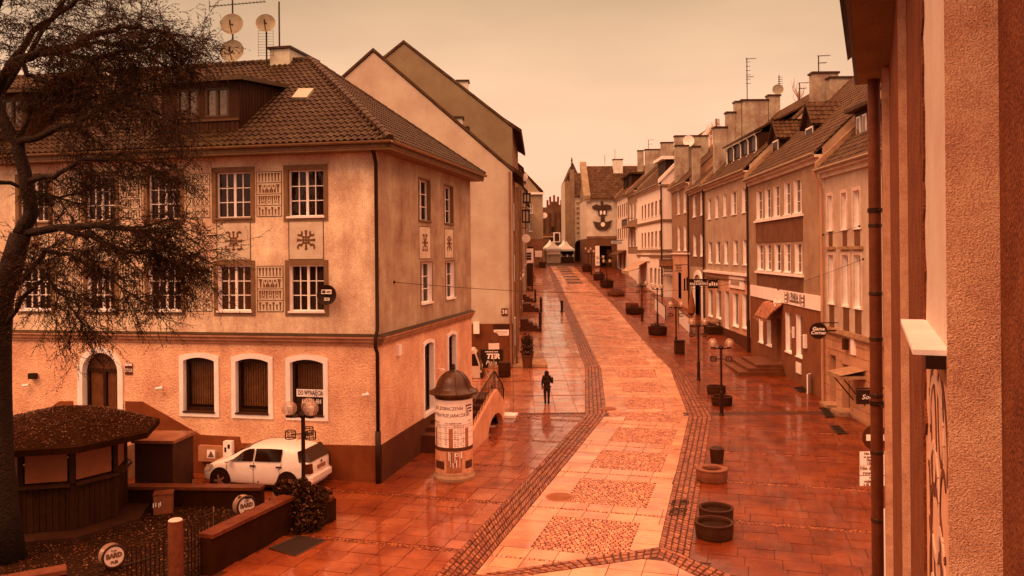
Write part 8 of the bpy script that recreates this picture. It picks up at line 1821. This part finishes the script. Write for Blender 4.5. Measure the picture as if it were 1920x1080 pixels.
# ================================================================ THE YARD TREE
random.seed(11)
tp0 = gat(8, 1052); Yt = tp0.y; tr = thing("yard_tree", (tp0.x, Yt, 0), "large dark tree with drooping fine twigs overhanging the left of the yard", "tree")
bark = mat("wet_bark", (36, 10, 1), .8, .5, 5, 16, 1.0, 1.4, dist=.05)
trunk = MB(); limbs = MB(); twigs = MB(); leaves = MB(); leaves2 = MB()
def A3(px, py, Y): return at(px, py, Y)
tpts = [tp0 + Vector((0, 0, -.1)), A3(2, 960, Yt), A3(-4, 860, Yt), A3(-6, 740, Yt + .1), A3(-4, 640, Yt), A3(2, 560, Yt - .1), A3(22, 500, Yt - .2), A3(38, 440, Yt - .2)]
trunk.tube(tpts, [.50, .40, .35, .33, .30, .28, .26, .23], 14)
bb = MB(); trunk.build("trunk", bark, tr, smooth=True)
LIMBS = [
 ([(38, 440, 0), (60, 400, -.1), (52, 340, -.2), (30, 270, -.3), (-10, 190, -.4), (-40, 120, -.5)], .24, .14),
 ([(-4, 600, 0), (-30, 480, .2), (-40, 330, .3), (-20, 200, .2), (15, 125, 0), (70, 98, -.3), (130, 90, -.5), (185, 62, -.7), (245, 48, -.9), (310, 62, -1.1)], .26, .05),
 ([(15, 125, 0), (60, 60, .3), (130, 10, .5), (200, -40, .8)], .13, .04),
 ([(-20, 200, .2), (40, 120, .6), (90, 40, .9), (150, -30, 1.2)], .12, .04),
 ([(70, 98, -.3), (120, 100, -.5), (170, 112, -.8), (235, 92, -1.1), (290, 90, -1.3), (345, 100, -1.5)], .09, .025),
 ([(130, 90, -.5), (190, 78, -.4), (250, 88, -.5), (315, 130, -.6), (345, 118, -.7)], .07, .02),
 ([(35, 105, 0), (50, 140, -.2), (95, 158, -.4), (110, 140, -.5), (180, 175, -.7), (235, 205, -.9)], .09, .02),
 ([(30, 270, -.3), (90, 250, -.6), (150, 225, -.9), (215, 190, -1.2), (280, 205, -1.5), (330, 230, -1.7)], .12, .025),
 ([(38, 440, 0), (110, 428, -.4), (180, 422, -.8), (245, 430, -1.1), (300, 452, -1.4), (345, 480, -1.6)], .15, .02),
 ([(110, 428, -.4), (170, 445, -.8), (230, 470, -1.1), (290, 480, -1.3), (330, 500, -1.5)], .08, .02),
 ([(2, 560, -.1), (60, 505, -.3), (85, 470, -.5), (140, 480, -.8), (200, 520, -1.1), (260, 560, -1.3)], .11, .02),
 ([(-4, 640, 0), (40, 560, -.4), (90, 520, -.7), (120, 560, -.9), (150, 600, -1.1)], .09, .02),
 ([(52, 340, -.2), (100, 330, -.6), (160, 300, -1.0), (240, 300, -1.3), (310, 330, -1.6)], .10, .02),
 ([(30, 270, -.3), (60, 200, .2), (120, 165, .4), (190, 130, .6), (250, 140, .8)], .09, .02),
 ([(245, 430, -1.1), (290, 418, -1.3), (325, 408, -1.5)], .05, .015),
 ([(-10, 190, -.4), (-30, 80, -.5), (0, 0, -.6), (40, -80, -.7)], .13, .05),
 ([(-40, 330, .3), (40, 350, .8), (110, 370, 1.2), (190, 350, 1.5)], .09, .02),
]
segs = []
for pts, r0_, r1_ in LIMBS:
    r0_ *= .78; r1_ *= .9
    Pp = [A3(x, y, Yt + dy) for x, y, dy in pts]
    fine = []
    for i in range(len(Pp) - 1):
        for k in range(4): f_ = k / 4; j = Vector((random.uniform(-1, 1), random.uniform(-1, 1), random.uniform(-1, 1))) * .035; fine.append(Pp[i].lerp(Pp[i + 1], f_) + (j if i + k else Vector((0, 0, 0))))
    fine.append(Pp[-1]); nf_ = len(fine); rr = [r0_ + (r1_ - r0_) * (i / (nf_ - 1)) ** .8 for i in range(nf_)]
    lb = MB(); lb.tube(fine, rr, 9); lb.build("limb", bark, tr, smooth=True); segs.append((fine, rr))
def leaf(p, d):
    u = (d + Vector((random.uniform(-.8, .8), random.uniform(-.8, .8), random.uniform(-1.0, .4)))).normalized(); w = u.cross(Vector((random.uniform(-1, 1), random.uniform(-1, 1), random.uniform(-1, 1)))).normalized(); L = random.uniform(.022, .05)
    (leaves if random.random() < .8 else leaves2).poly([p, p + u * L * .5 + w * L * .2, p + u * L, p + u * L * .5 - w * L * .2])
def twig(p, d, L, r, depth):
    n = 5; pts = [p]; q = p.copy(); dd = d.normalized()
    for i in range(n):
        dd = (dd + Vector((random.uniform(-.25, .25), random.uniform(-.25, .25), random.uniform(-.24, .2) - (.03 if depth else .0)))).normalized(); q = q + dd * L / n; pts.append(q.copy())
    twigs.tube(pts, [r * (1 - .75 * i / n) for i in range(n + 1)], 4 if r > .008 else 3, False)
    if depth < 2:
        for i in range(1, n + 1):
            for _ in range(2 if depth == 0 else 1):
                if random.random() < .85: nd = (dd + Vector((random.uniform(-1, 1), random.uniform(-1, 1), random.uniform(-.8, .6)))).normalized(); twig(pts[i], nd, L * random.uniform(.35, .65), r * .5, depth + 1)
    if depth >= 1:
        for i in range(1, n + 1):
            for _ in range(3 if depth == 2 else 1): leaf(pts[i].lerp(pts[i - 1], random.random()), dd)
for fine, rr in segs:
    nn_ = len(fine)
    for i in range(4, nn_):
        dd = (fine[i] - fine[i - 1]).normalized(); thin = rr[i] < .11; m_ = 3 if thin else 1
        for _ in range(m_):
            if random.random() < (.88 if thin else .5):
                nd = (dd * .7 + Vector((random.uniform(-1, 1), random.uniform(-1, 1), random.uniform(-.9, .7)))).normalized(); twig(fine[i], nd, random.uniform(.5, 1.25), .013, 0)
    twig(fine[-1], (fine[-1] - fine[-2]), 1.0, .013, 0)
print("tree", len(twigs.f), len(leaves.f))
twigs.build("twigs", bark, tr, kind="stuff"); leaves.build("leaves", mat("autumn_leaf", (50, 18, 2), .7, .45, 5, 30, 0, spec=.08, iv=.3), tr, kind="stuff"); leaves2.build("pale_leaves", mat("autumn_leaf_pale", (84, 36, 10), .6, .4, 5, 30, 0, spec=.15, iv=.3), tr, kind="stuff")
# bare tree tops behind the right roofs
def bare(px, py, Y, h, label):
    c = at(px, py, Y); th = thing("bare_tree", c, label, "tree"); b = MB(); b.tube([c - UP * 6, c + UP * .3], [.12, .04], 5)
    for k in range(14): a = random.uniform(0, 6.28); q0 = c - UP * random.uniform(0, 1.2); q1 = q0 + Vector((math.cos(a) * .5, math.sin(a) * .5, h * .5)); b.tube([q0, q1, q1 + Vector((random.uniform(-.4, .4), random.uniform(-.4, .4), h * .5))], [.03, .018, .006], 4, False)
    b.build("crown", "conc", th)
bare(1333, 244, 84, 1.2, "bare twiggy tree top behind the stepped stacks"); bare(1497, 178, 75, 1.6, "bare twiggy tree top behind the tiled ridge")
